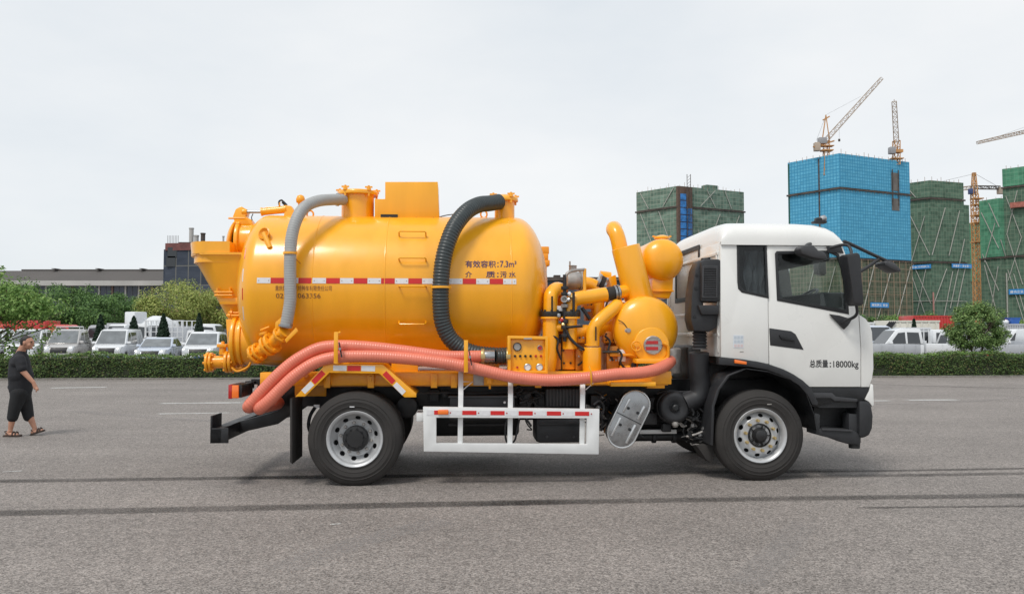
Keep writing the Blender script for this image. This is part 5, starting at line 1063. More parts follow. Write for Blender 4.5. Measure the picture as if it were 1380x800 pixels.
# =================================================================== CRANES
CRN = mat('crane_cream_paint', (.42, .34, .27), .6, var=.15, vscale=.3); CRO = mat('crane_orange_paint', (.52, .27, .10), .6, var=.2, vscale=.3); CRG = mat('crane_cab_grey', (.30, .30, .31), .5)
def truss(b, p0, p1, w_, w2=None, n=None, t=.14, up=(0, 0, 1)):
    p0, p1 = Vector(p0), Vector(p1); w2 = w2 or w_; d = (p1 - p0); l = d.length; d.normalize(); up = Vector(up)
    if abs(d.dot(up)) > .95: up = Vector((0, 1, 0))
    x = d.cross(up).normalized(); z = x.cross(d); n = n or max(3, int(l / w_ * .9)); prev = None
    for i in range(n + 1):
        f = i / n; c = p0.lerp(p1, f); ww = (w_ + (w2 - w_) * f) / 2; r = [c + x * ww + z * ww, c - x * ww + z * ww, c - x * ww - z * ww, c + x * ww - z * ww]
        for k in range(4): b.bar(r[k], r[(k + 1) % 4], t * .7)
        if prev:
            for k in range(4): b.bar(prev[k], r[k], t); b.bar(prev[k], r[(k + 1) % 4] if i % 2 else r[k], t * .7); 
            for k in range(4):
                if i % 2 == 0: b.bar(prev[(k + 1) % 4], r[k], t * .7)
        prev = r
def wp(px, py, Y): return at(px, py, Y)
# luffing crane on the blue tower
cb_ = (cs[0] + cs[1] + cs[2] + cs[3]) / 4; Yc = cs[1].y + 6
base = wp(1112, 207, Yc); cr1 = empty('luffing_crane', (base.x, base.y, H - .5), 0, 'luffing tower crane with raised diagonal boom on top of the blue tower', 'crane', 'tower cranes on the building site')
cr1.location = (0, 0, 0)
b = MB(); truss(b, Vector((base.x, Yc, H - 8)), wp(1114, 190, Yc), 1.9, t=.22); b.build('mast', CRO, cr1)
b = MB(); truss(b, wp(1113, 189, Yc), wp(1188, 106, Yc), 1.7, 1.2, t=.16); b.build('boom', CRN, cr1)
b = MB(); b.bar(wp(1108, 190, Yc), wp(1113, 155, Yc), .35); b.bar(wp(1118, 190, Yc), wp(1113, 155, Yc), .3); b.bar(wp(1109, 162, Yc), wp(1118, 157, Yc), .5); b.build('a_frame', CRO, cr1)
b = MB(); b.bar(wp(1113, 155, Yc), wp(1160, 130, Yc), .08); b.bar(wp(1113, 156, Yc), wp(1100, 190, Yc), .09); b.bar(wp(1131, 172, Yc), wp(1131, 189, Yc), .06); b.build('hoist_cable', CRG, cr1)
b = MB(); b.box(wp(1108, 190, Yc), (3.2, 2.4, 2.6)); b.build('operator_cab', CRG, cr1, bevel=.2); b = MB(); b.box(wp(1101, 198, Yc), (2.2, 2.4, 3.4)); b.build('counterweight', CRN, cr1, bevel=.1)
b = MB(); b.bar(wp(1096, 198, Yc), wp(1124, 190, Yc), 1.0, .5); b.box(wp(1114, 203, Yc), (4.6, 3, .5)); b.box(wp(1114, 197, Yc), (5.2, 3, .3)); b.build('slewing_deck', CRO, cr1); b = MB(); b.box(wp(1131, 189, Yc), (.7, .5, 1.0)); b.build('hook_block', LED, cr1)
# second crane, boom raised almost upright toward the viewer
Y2 = cs[2].y - 2; cr2 = empty('luffing_crane', (0, 0, 0), 0, 'crane with its boom standing almost upright on the right corner of the blue tower', 'crane', 'tower cranes on the building site')
b = MB(); truss(b, wp(1208, 222, Y2), wp(1208, 190, Y2), 2.2, t=.25); b.build('mast', CRO, cr2)
b = MB(); truss(b, wp(1208, 192, Y2), wp(1205, 137, Y2 - 6), 1.9, 1.7, t=.2); b.build('boom', CRN, cr2); b = MB(); b.bar(wp(1205, 138, Y2 - 6), wp(1205, 134, Y2 - 6), .2); b.build('boom_tip', CRN, cr2)
b = MB(); b.box(wp(1202, 203, Y2 - 2), (2.4, 2.4, 2.8)); b.build('operator_cab', CRG, cr2, bevel=.2); b = MB(); b.box(wp(1208, 204, Y2), (4.4, 3, 1.2)); b.box(wp(1208, 214, Y2), (5, 3, .4)); b.build('slewing_deck', CRO, cr2)
# hammerhead crane between the green towers
Y3 = 430; cr3 = empty('tower_crane', (0, 0, 0), 0, 'orange hammerhead tower crane with flat jib standing between the green netted towers', 'crane', 'tower cranes on the building site')
mb_ = wp(1318, 449, Y3); mt = wp(1314.5, 236, Y3); b = MB(); truss(b, Vector((mb_.x, Y3, 0)), Vector((mb_.x, Y3, wp(1316, 262, Y3).z)), 2.7, t=.36, n=38); b.build('mast', CRO, cr3)
z0_ = wp(1316, 262, Y3).z; b = MB(); truss(b, Vector((mb_.x, Y3, z0_)), Vector((mb_.x, Y3, wp(1314, 233, Y3).z)), 2.4, 1.2, t=.36); b.build('tower_head', CRO, cr3)
jz = wp(1300, 252.5, Y3).z; b = MB(); truss(b, (mb_.x, Y3, jz), (mb_.x - 42, Y3 + 36, jz), 1.7, 1.3, t=.26); b.build('jib', CRN, cr3)
b = MB(); truss(b, (mb_.x, Y3, jz), wp(1347, 253, Y3), 1.6, t=.28); b.build('counter_jib', LED, cr3); b = MB(); b.box(wp(1350, 257, Y3), (4, 2.5, 3.4)); b.build('counterweight', CRN, cr3)
b = MB(); b.bar(wp(1314, 234, Y3), (mb_.x - 36, Y3 + 31, jz + .6), .14); b.bar(wp(1314, 234, Y3), wp(1344, 251, Y3), .14); b.build('pendant_cable', CRG, cr3); b = MB(); b.box(wp(1309, 258, Y3), (2.4, 2.4, 2.8)); b.build('operator_cab', mat('dark_blue_cab', (.05, .08, .2), .5), cr3, bevel=.1)
for y in (268, 276, 290, 300, 326): b = MB(); b.box(wp(1316.5, y, Y3), (4.8, 4.8, .5)); b.build('mast_collar', CRO, cr3)
# jib of a crane standing outside the frame
Y4 = 260; cr4 = empty('tower_crane', (0, 0, 0), 0, 'slim crane jib reaching into the sky from the right picture edge', 'crane', 'tower cranes on the building site')
m4 = wp(1500, 150, Y4); b = MB(); truss(b, wp(1317, 192.5, Y4), wp(1500, 150, Y4), .8, 1.6, t=.14); b.build('jib', CRN, cr4); b = MB(); truss(b, (m4.x, Y4, 0), (m4.x, Y4, m4.z + 6), 2, t=.25, n=30); b.build('mast', CRO, cr4); b = MB(); b.bar(wp(1345, 184, Y4), wp(1500, 130, Y4), .08); b.build('pendant_cable', CRG, cr4)
# =================================================================== FACTORY AND NETTED BUILDING, LEFT
ROO = mat('dark_sheet_roof', (.088, .080, .075), .8, var=.15, vscale=.15); FAS = mat('pale_fascia', (.46, .45, .43), .8, var=.12, vscale=.3); FWL = mat('grey_blue_wall', (.13, .14, .16), .85, var=.2, vscale=.3); FWD = mat('factory_glass', (.05, .06, .085), .2, var=.3, vscale=.5); PIL = mat('reddish_pilaster', (.20, .13, .11), .8)
YF = 150; fa = empty('factory_hall', (0, 0, 0), 0, 'long low factory hall with dark flat roof and pale fascia behind the left trees', 'building')
def fx(px): return at(px, 400, YF).x
def fz(py): return at(690, py, YF).z
b = MB(); b.box2((fx(14), YF + 3.2, fz(369)), (fx(640), YF + 30, fz(362.4))); b.box2((fx(14), YF + 3.1, fz(362.5)), (fx(640), YF + 31, fz(361))); b.build('roof_lantern', ROO, fa)
b = MB(); b.grid([[Vector((fx(-30), YF - 4, fz(380.5))), Vector((fx(640), YF - 4, fz(380.5))), Vector((fx(640), YF + 3, fz(363))), Vector((fx(-30), YF + 3, fz(363)))], [Vector((fx(-30), YF - 4, fz(380.5) - .4)), Vector((fx(640), YF - 4, fz(380.5) - .4)), Vector((fx(640), YF + 3, fz(380.5) - .4)), Vector((fx(-30), YF + 3, fz(380.5) - .4))]]); b.build('roof', ROO, fa, smooth=False)
b = MB(); b.box2((fx(-30), YF - 4.2, fz(386.5)), (fx(640), YF - 3.6, fz(380))); b.build('fascia', FAS, fa)
b = MB(); b.box2((fx(-30), YF - 3, 0), (fx(640), YF + 30, fz(379))); b.build('wall', FWL, fa)
for i in range(0, 34):
    x0 = fx(-10 + i * 17.5); b = MB(); b.box2((x0, YF - 3.15, fz(403)), (x0 + 1.75, YF - 2.9, fz(386))); w0 = b.build('window', FWD, fa); b = MB(); b.box2((x0 + .8, YF - 3.22, fz(403)), (x0 + .92, YF - 3.14, fz(386))); b.build('mullion', FWL, w0)
    b = MB(); b.box2((x0 + 1.9, YF - 3.3, 0), (x0 + 2.2, YF - 2.95, fz(385))); b.build('pilaster', PIL if i % 3 == 0 else FAS, fa)
for px in (60, 120, 180, 470): b = MB(); b.box2((fx(px), YF + 2, fz(361)), (fx(px) + .7, YF + 4, fz(360.2))); b.build('roof_vent', ROO, fa)
fb = empty('office_block', (0, 0, 0), 0, 'dark flat roofed office block glimpsed between the tank and the tilted silencer', 'building'); YG = 120
g0, g1 = at(640, 400, YG).x, at(930, 400, YG).x; zt_ = at(760, 373.5, YG).z
b = MB(); b.box2((g0, YG, 0), (g1, YG + 15, zt_ - .5)); b.build('wall', mat('slate_blue_wall', (.06, .075, .095), .7, var=.15, vscale=.3), fb); b = MB(); b.box2((g0 - .5, YG - .5, zt_ - .5), (g1 + .5, YG + 15.5, zt_)); b.build('roof_edge', LED, fb); b = MB(); b.box2((at(747, 400, YG).x, YG + 1, zt_), (at(756, 400, YG).x, YG + 3, zt_ + .4)); b.build('roof_hatch', LED, fb)
for i in range(14): x = g0 + 1 + i * 2.2; b = MB(); b.box2((x, YG - .08, zt_ - 3.2), (x + 1.2, YG + .05, zt_ - 1.6)); b.build('window', FWD, fb)
YH = 135; hb_ = empty('netted_building', (0, 0, 0), 0, 'dark unfinished building wrapped in blue grey netting left of the yellow hopper', 'building')
NT = netmat('blue_grey_netting', (.050, .062, .085), (.085, .10, .13), 2.2, .10, (.16, .16, .15), hz=3.2)
hA_, hB_ = Vector((at(222, 400, YH).x, YH, 0)), Vector((at(330, 400, YH).x, YH - 2, 0)); ztp = at(222, 336, YH).z
for (a_, e_) in ((hA_, hB_), (hA_ + Vector((0, 14, 0)), hA_), (hB_, hB_ + Vector((0, 14, 0)))): wallpanel('net_panel', a_, e_, 0, ztp, NT, hb_, .3)
wallpanel('red_band', hA_, hB_, ztp - .2, ztp + 1.0, mat('red_net_band', (.16, .06, .055), .8, var=.3, vscale=1), hb_, .3, .15)
b = MB(); b.box2((hA_.x + .6, YH + .6, 0), (hB_.x - .6, YH + 13, ztp + .2)); b.build('concrete_core', CON, hb_, smooth=False)
b = MB(); b.box2((at(238, 400, YH).x, YH + .4, ztp + .95), (hB_.x, YH + 10, ztp + 1.25)); b.build('roof_slab', LED, hb_)
for px in (239, 244, 250, 258, 268, 280): x = at(px, 400, YH).x; b = MB(); b.box2((x, YH + .6, ztp), (x + .3, YH + .9, ztp + .95)); b.build('roof_post', LED, hb_)
for px, y0 in ((250, 305), (257, 315), (266, 312), (294, 316)):
    x = at(px, 400, YH).x; zt2 = at(px, y0, YH).z; b = MB(); b.lathe([(.36 if px < 280 else .15, 0), (.36 if px < 280 else .15, zt2 - ztp - 1.25)], (x, YH + 2, ztp + 1.25), (0, 0, 1), 14); b.lathe([(.42 if px < 280 else .2, 0), (.42 if px < 280 else .2, .2)], (x, YH + 2, zt2 - .2), (0, 0, 1), 14); b.build('rooftop_stack', FAS if px != 266 else LED, hb_)
for k in range(8): x = hA_.x + .3 + k * .25; b = MB(); b.bar((x, YH, ztp + 1), (x, YH, ztp + 2.3), .06); b.build('railing_bar', CRG, hb_)
for px, py in ((230, 352), (232, 340), (259, 352), (250, 365)): p = at(px, py, YH); b = MB(); b.box2((p.x - .6, YH - .35, p.z - .9), (p.x + .9, YH - .25, p.z + .8)); b.build('window_opening', GDK, hb_)
# =================================================================== FOLIAGE
def leafmat(name, stops):
    m = bpy.data.materials.new(name); m.use_nodes = True; t = m.node_tree; p = t.nodes['Principled BSDF']; k = t.links.new
    g = t.nodes.new('ShaderNodeNewGeometry'); r = t.nodes.new('ShaderNodeValToRGB'); r.color_ramp.interpolation = 'LINEAR'
    while len(r.color_ramp.elements) < len(stops): r.color_ramp.elements.new(.5)
    for e, (pos, c) in zip(r.color_ramp.elements, stops): e.position = pos; e.color = (*c, 1)
    k(g.outputs['Random Per Island'], r.inputs['Fac']); k(r.outputs['Color'], p.inputs['Base Color'])
    p.inputs['Roughness'].default_value = .55; p.inputs['Specular IOR Level'].default_value = .3
    tr = t.nodes.new('ShaderNodeBsdfTranslucent'); k(r.outputs['Color'], tr.inputs['Color']); mx = t.nodes.new('ShaderNodeMixShader'); mx.inputs['Fac'].default_value = .25
    k(p.outputs[0], mx.inputs[1]); k(tr.outputs[0], mx.inputs[2]); k(mx.outputs[0], t.nodes['Material Output'].inputs['Surface'])
    return m
LF_H = leafmat('hedge_leaves', [(0, (.040, .072, .022)), (.5, (.075, .130, .036)), (.85, (.13, .21, .055)), (1, (.20, .16, .07))])
LF_D = leafmat('dark_green_leaves', [(0, (.050, .11, .035)), (.55, (.11, .21, .065)), (1, (.20, .34, .10))])
LF_L = leafmat('light_green_leaves', [(0, (.10, .20, .045)), (.6, (.19, .33, .08)), (1, (.30, .43, .13))])
LF_O = leafmat('olive_leaves', [(0, (.18, .23, .06)), (.5, (.33, .40, .105)), (.9, (.46, .50, .15)), (1, (.38, .26, .13))])
LF_R = leafmat('glossy_tree_leaves', [(0, (.08, .15, .045)), (.6, (.17, .28, .085)), (1, (.32, .44, .16))])
LF_C = leafmat('conifer_needles', [(0, (.010, .028, .014)), (1, (.025, .055, .028))])
BRK = mat('tree_bark', (.075, .055, .042), .9, var=.3, vscale=12)
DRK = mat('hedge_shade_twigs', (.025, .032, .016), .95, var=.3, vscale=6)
def leaves(name, P, N_, size, m, parent, seed=0, aspect=.55):
    """one small folded leaf at every point"""
    rs = np.random.RandomState(seed); n = len(P); N_ = N_ + rs.normal(0, .55, (n, 3)); N_ /= np.linalg.norm(N_, axis=1)[:, None] + 1e-9
    a = rs.normal(0, 1, (n, 3)); a -= N_ * (a * N_).sum(1)[:, None]; a /= np.linalg.norm(a, axis=1)[:, None] + 1e-9; b_ = np.cross(N_, a)
    s = size * rs.uniform(.6, 1.35, n)[:, None]
    V = np.stack([P - a * s * .5, P + b_ * s * aspect * .5 + N_ * s * .08, P + a * s * .5, P - b_ * s * aspect * .5 + N_ * s * .08], 1).reshape(-1, 3)
    me = bpy.data.meshes.new(name); me.vertices.add(4 * n); me.vertices.foreach_set('co', V.astype(np.float32).ravel())
    me.loops.add(4 * n); me.loops.foreach_set('vertex_index', np.arange(4 * n, dtype=np.int32)); me.polygons.add(n); me.polygons.foreach_set('loop_start', np.arange(0, 4 * n, 4, dtype=np.int32))
    me.update(calc_edges=True); me.materials.append(m); o = bpy.data.objects.new(name, me); C.objects.link(o); o.parent = parent; o['kind'] = 'stuff'; return o
def crown_points(c, rad, nclump, per, rs, cr=.33, flat=.2):
    """points on many overlapping leaf clumps through an ellipsoid"""
    c = np.array(c); rad = np.array(rad); P, N_ = [], []
    for _ in range(nclump):
        d = rs.normal(0, 1, 3); d /= np.linalg.norm(d); d[2] = d[2] * (1 if d[2] > -flat else .4); f = rs.uniform(.45, .95) ** .6; cc = c + d * rad * f
        r = rad.mean() * cr * rs.uniform(.55, 1.25); n = int(per * rs.uniform(.6, 1.4)); e = rs.normal(0, 1, (n, 3)); e /= np.linalg.norm(e, axis=1)[:, None]
        k = rs.uniform(.55, 1.08, n)[:, None]; P.append(cc + e * r * k * np.array([1, 1, .75])); N_.append(e + d * .5 + np.array([0, 0, .4]))
    return np.concatenate(P), np.concatenate(N_)
def tree(name, label, base, h, cz, rad, m, nclump=40, per=130, leaf=.22, seed=1, group=None, cat='tree', trunks=1, tr=.12, cr=.33, limbs=6, flat=.2):
    t = empty(name, base, 0, label, cat, group); rs = np.random.RandomState(seed); b = MB(); rd = random.Random(seed)
    for k in range(trunks):
        ox = (k - (trunks - 1) / 2) * .35; P = smooth_path([(ox * .4, 0, -.05), (ox * .7 + rd.uniform(-.05, .05), rd.uniform(-.05, .05), cz * .35), (ox * 1.2 + rd.uniform(-.1, .1), 0, cz * .75), (ox * 1.6, 0, cz * 1.05)], 4)
        b.tube(P, [tr * (1 - .6 * i / len(P)) for i in range(len(P))], 8); s = P[len(P) // 2]
        for j in range(limbs):
            an = rd.uniform(0, 6.28); s = P[int(len(P) * rd.uniform(.45, .95))]; e = Vector((math.cos(an) * rad[0] * .75, math.sin(an) * rad[1] * .75, cz + rad[2] * rd.uniform(-.3, .7)))
            Q = smooth_path([s, s.lerp(e, .5) + Vector((0, 0, -.1 * rad[2])), e], 3); b.tube(Q, [tr * .45 * (1 - .7 * i / len(Q)) for i in range(len(Q))], 6)
    b.build('trunk', BRK, t); P, N_ = crown_points((0, 0, cz), rad, nclump, per, rs, cr, flat); leaves('crown', P, N_, leaf, m, t, seed); return t
# hedge
hg = empty('hedge', (0, 0, 0), 0, 'long clipped green hedge between the asphalt yard and the parked vehicles', 'hedge')
hp0, hp1 = ground(-120, 511.4), ground(1500, 506.6); hd = (hp1 - hp0); hl = hd.length; hd.normalize(); hn = Vector((-hd.y, hd.x, 0)); HH, HW = .84, 1.15
def bumpy(s): return .05 * math.sin(s * 1.3) + .04 * math.sin(s * 3.1 + 1) + .03 * math.sin(s * 7.3)
b = MB(); n = 160; rings = []
for i in range(n + 1):
    s = hl * i / n; p = hp0 + hd * s; hh = HH - .10 + bumpy(s) * .5; rings.append([p + hn * .10 + Vector((0, 0, .0)), p + hn * (.10 + bumpy(s + 9) * .5) + Vector((0, 0, hh * .6)), p + hn * .16 + Vector((0, 0, hh)), p + hn * (HW - .12) + Vector((0, 0, hh)), p + hn * (HW - .08)])
b.grid(rings, True); b.build('hedge_core', DRK, hg)
rs = np.random.RandomState(5); nf = 52000
s = rs.uniform(0, hl, nf); u = rs.uniform(0, 1, nf); front = u < .62; zf = rs.uniform(.02, 1, nf) ** .85; bmp = np.array([bumpy(x) for x in s]); bm9 = np.array([bumpy(x + 9) for x in s])
z = np.where(front, zf * (HH + bmp), HH + bmp + rs.normal(0, .035, nf)); dd_ = np.where(front, .05 + bm9 * (.6 + .6 * np.sin(zf * 5)) + rs.normal(0, .035, nf) + .10 * (zf > .9) * (zf - .9) * 6, rs.uniform(.08, HW - .05, nf))
z = z + np.where(~front, (rs.rand(nf) > .96) * rs.uniform(0, .12, nf), 0)
P = np.array(hp0)[None] + np.array(hd)[None] * s[:, None] + np.array(hn)[None] * dd_[:, None]; P[:, 2] = z
Nn = np.where(front[:, None], -np.array(hn)[None] + np.array([[0, 0, .35]]), np.array([[0, 0, 1.]]) - np.array(hn)[None] * .3)
leaves('hedge_leaves', P, Nn, .068, LF_H, hg, 6, .6)
rs = np.random.RandomState(15); nf = 9000; s = rs.uniform(0, hl, nf); P = np.array(hp0)[None] + np.array(hd)[None] * s[:, None] + np.array(hn)[None] * rs.uniform(.02, HW * .9, nf)[:, None]; P[:, 2] = HH + np.array([bumpy(x) for x in s]) + rs.uniform(0, .07, nf)
leaves('young_shoots', P, np.tile(np.array([[0, -.4, .8]]), (nf, 1)), .065, LF_L, hg, 7, .5)
KRB = mat('concrete_kerb', (.24, .23, .21), .9, var=.2, vscale=3, bump=.2)
b = MB(); a_, e_ = hp0 - hn * .12, hp1 - hn * .12; b.grid([[a_, a_ + hn * .14, a_ + hn * .14 + Vector((0, 0, .045)), a_ + Vector((0, 0, .045))], [e_, e_ + hn * .14, e_ + hn * .14 + Vector((0, 0, .045)), e_ + Vector((0, 0, .045))]]); k_ = b.build('kerb', KRB); k_['kind'] = 'structure'
b = MB(); b.grid([[hp0 - hn * .0 + Vector((0, 0, .02)), hp0 + hn * 1.4 + Vector((0, 0, .02))], [hp1 + Vector((0, 0, .02)), hp1 + hn * 1.4 + Vector((0, 0, .02))]], closed=False); k_ = b.build('planting_bed', mat('dry_soil', (.10, .075, .05), .95, var=.3, vscale=5), fix=False); k_['kind'] = 'structure'
rs = np.random.RandomState(25); nf = 2600; s = rs.uniform(0, hl, nf); off_ = -np.abs(rs.normal(0, .22, nf)) - .12; P = np.array(hp0)[None] + np.array(hd)[None] * s[:, None] + np.array(hn)[None] * off_[:, None]; P[:, 2] = .012
lit = leaves('leaf_litter', P, np.tile(np.array([[0, 0, 3.]]), (nf, 1)), .05, leafmat('dry_leaves', [(0, (.06, .04, .02)), (.6, (.14, .10, .05)), (1, (.10, .13, .04))]), None, 8)
def stake(px, y0, y1, label, m, top=None):
    p = ground(px, 507.5) + Vector((0, -.15, 0)); hgt = at(px, y1, p.y).z; s_ = empty('marker_stake', p, 0, label, 'stake'); b = MB(); b.bar((0, 0, 0), (.0, 0, hgt), .05); b.build('post', m, s_)
    if top: b = MB(); b.box((0, -.03, hgt), (.20, .02, .16)); b.build('plate', top, s_, bevel=.01)
stake(198, 510, 502, 'short white stake standing in front of the hedge', mat('stake_white', (.7, .7, .68), .6)); stake(117.5, 510, 494, 'small yellow sign plate on a thin stake against the hedge', mat('stake_grey', (.2, .2, .18), .6), mat('dull_yellow_plate', (.36, .28, .04), .6, var=.2, vscale=20)); stake(52, 510, 501, 'thin pale stake at the hedge foot behind the walking man', mat('stake_grey', (.3, .3, .3), .6))
stake(410, 505, 497, 'thin grey stake at the hedge foot beside the hanging pink hoses', mat('stake_grey', (.3, .3, .3), .6))
# trees, left
def gp(px, Y): p = at(px, 450, Y); return Vector((p.x, Y, 0))
GR = 'trees behind the parked vehicles'
for i, (px, Y, ytop, rx, sd_, lab) in enumerate(((-25, 74, 376, 3.4, 21, 'dark green tree cut by the left picture edge, behind the light leaved tree'), (28, 78, 380, 3.0, 22, 'dark green tree above the red truck beds, second from the left edge'), (72, 76, 379, 3.0, 23, 'tallest dark green tree, under the left end of the factory roof'), (112, 80, 384, 3.2, 24, 'dark green tree under the middle of the factory fascia'), (150, 76, 392, 3.0, 25, 'dark green tree above the white concrete mixer drum'), (185, 82, 400, 2.8, 26, 'low dark green tree touching the olive tree'), (-70, 80, 380, 3.2, 27, 'dark green tree outside the left picture edge'))):
    zt2 = at(px, ytop, Y).z; cz = zt2 * .58; tree('broadleaf_tree', lab, gp(px, Y), zt2, cz, (rx, rx, zt2 - cz - .2), LF_D, 60, 230, .20, sd_, GR, tr=.16)
for i, (px, Y, ytop, rx, sd_, lab) in enumerate(((240, 72, 378, 3.5, 31, 'large olive green tree directly left of the yellow hopper'), (290, 74, 388, 3.0, 32, 'olive brown tree partly behind the yellow hopper'), (205, 70, 398, 1.6, 33, 'small light olive tree at the left foot of the large olive tree'), (335, 74, 386, 3.0, 34, 'olive tree hidden behind the rear of the tank'), (395, 76, 390, 3.2, 35, 'olive tree hidden behind the middle of the tank'), (455, 76, 392, 3.2, 36, 'olive tree hidden behind the black hose side of the tank'))):
    zt2 = at(px, ytop, Y).z; cz = zt2 * .58; tree('olive_tree', lab, gp(px, Y), zt2, cz, (rx, rx, zt2 - cz - .2), LF_O, 60, 230, .17, sd_, 'olive coloured trees left of the tank', tr=.14)
def conifer(px, Y, ytop, wd, sd_, lab):
    zt2 = at(px, ytop, Y).z; t = empty('conifer', gp(px, Y), 0, lab, 'tree', 'small pointed evergreens'); b = MB(); b.tube([(0, 0, 0), (0, 0, zt2 * .9)], [.07, .02], 8); b.build('trunk', BRK, t)
    rs = np.random.RandomState(sd_); n = 2600; h_ = rs.uniform(.06, 1, n); r_ = wd * (1 - h_) ** .7 * rs.uniform(.5, 1.05, n); a_ = rs.uniform(0, 6.283, n); P = np.stack([r_ * np.cos(a_), r_ * np.sin(a_), h_ * zt2], 1); leaves('crown', P, np.stack([np.cos(a_), np.sin(a_), .4 + 0 * a_], 1), .16, LF_C, t, sd_)
for k_ in ((135, 53, 424, .62, 1, 'small dark evergreen between the grey van and the concrete mixer'), (180, 53, 426, .72, 2, 'small dark evergreen right of the concrete mixer drum'), (220, 53, 423, .68, 3, 'small dark evergreen left of the caged truck bed'), (268, 53, 422, .55, 4, 'small dark evergreen above the white people carrier'), (1232, 47, 430, .30, 5, 'tiny dark evergreen in front of the cream container')): conifer(*k_)
# near light leaved tree at the left edge
tn = tree('young_tree', 'young tree with loose light green leaves and thin stem at the left edge', gp(-8, 31.5), 4.3, 2.75, (2.45, 1.4, 1.3), LF_L, 80, 95, .14, 41, None, 'tree', 1, .09, .30, 12)
rs = np.random.RandomState(9); P = []; N_ = []
for px, py, r_, n in ((30, 430, .5, 110), (55, 428, .45, 80), (15, 470, .5, 80), (75, 446, .3, 40), (40, 462, .35, 50), (25, 440, .40, 60), (45, 452, .35, 50), (10, 462, .4, 60), (60, 458, .22, 30), (68, 435, .3, 40), (82, 420, .3, 40), (95, 432, .18, 18), (52, 470, .2, 26), (20, 480, .3, 30), (0, 450, .5, 90), (90, 405, .22, 20), (100, 418, .15, 12)):
    c_ = at(px, py, 31.3) - Vector(tn.location); e = rs.normal(0, 1, (n, 3)); P.append(np.array(c_) + e * r_ * .5); N_.append(e + np.array([0, 0, .5]))
leaves('hanging_leaves', np.concatenate(P), np.concatenate(N_), .12, LF_L, tn, 10)
b = MB()
for px, py in ((45, 470), (70, 440), (20, 440), (85, 420)): e = at(px, py, 31.3) - Vector(tn.location); b.tube(smooth_path([(0, 0, 1.2), e * .6 + Vector((0, 0, .5)), e], 4), .02, 6)
b.build('thin_branches', BRK, tn)
# round tree at the right with two stems
tree('round_tree', 'small round leafy tree with two thin stems standing behind the right hedge', gp(1316, 33.4), 3.05, 1.86, (1.16, 1.0, 1.08), LF_R, 150, 110, .085, 51, None, 'tree', 2, .05, .23, 8, .9)
for i, (px, Y, ytop, rx, sd_) in enumerate(((1180, 60, 424, 1.3, 61), (1210, 60, 421, 1.6, 62), (1242, 60, 418, 1.5, 63), (1262, 60, 422, 1.0, 64), (1160, 60, 420, 1.4, 65), (1366, 62, 426, 1.0, 66))):
    zt2 = at(px, ytop, Y).z; tree('leafy_shrub', ('light green shrub at the foot of the scaffold, between cab and blue banner', 'light green shrub above the crew cab of the white pickup', 'light green shrub above the cream container', 'low green shrub left of the red container', 'light green shrub hidden by the truck cab', 'green shrub beside the blue bin at the right edge')[i], gp(px, Y), zt2, zt2 * .62, (rx, 1.0, zt2 * .36), (LF_D, LF_L)[i % 2 if i != 1 else 1], 22, 130, .15, sd_, 'shrubs along the building site', 'shrub', tr=.06)
b = yb = tree('yellow_green_shrub', 'small yellow green bush between pickup bed and round tree behind the hedge', gp(1295.5, 32.6), 1.3, .95, (.14, .14, .35), LF_L, 8, 60, .06, 71, None, 'bush', tr=.02)
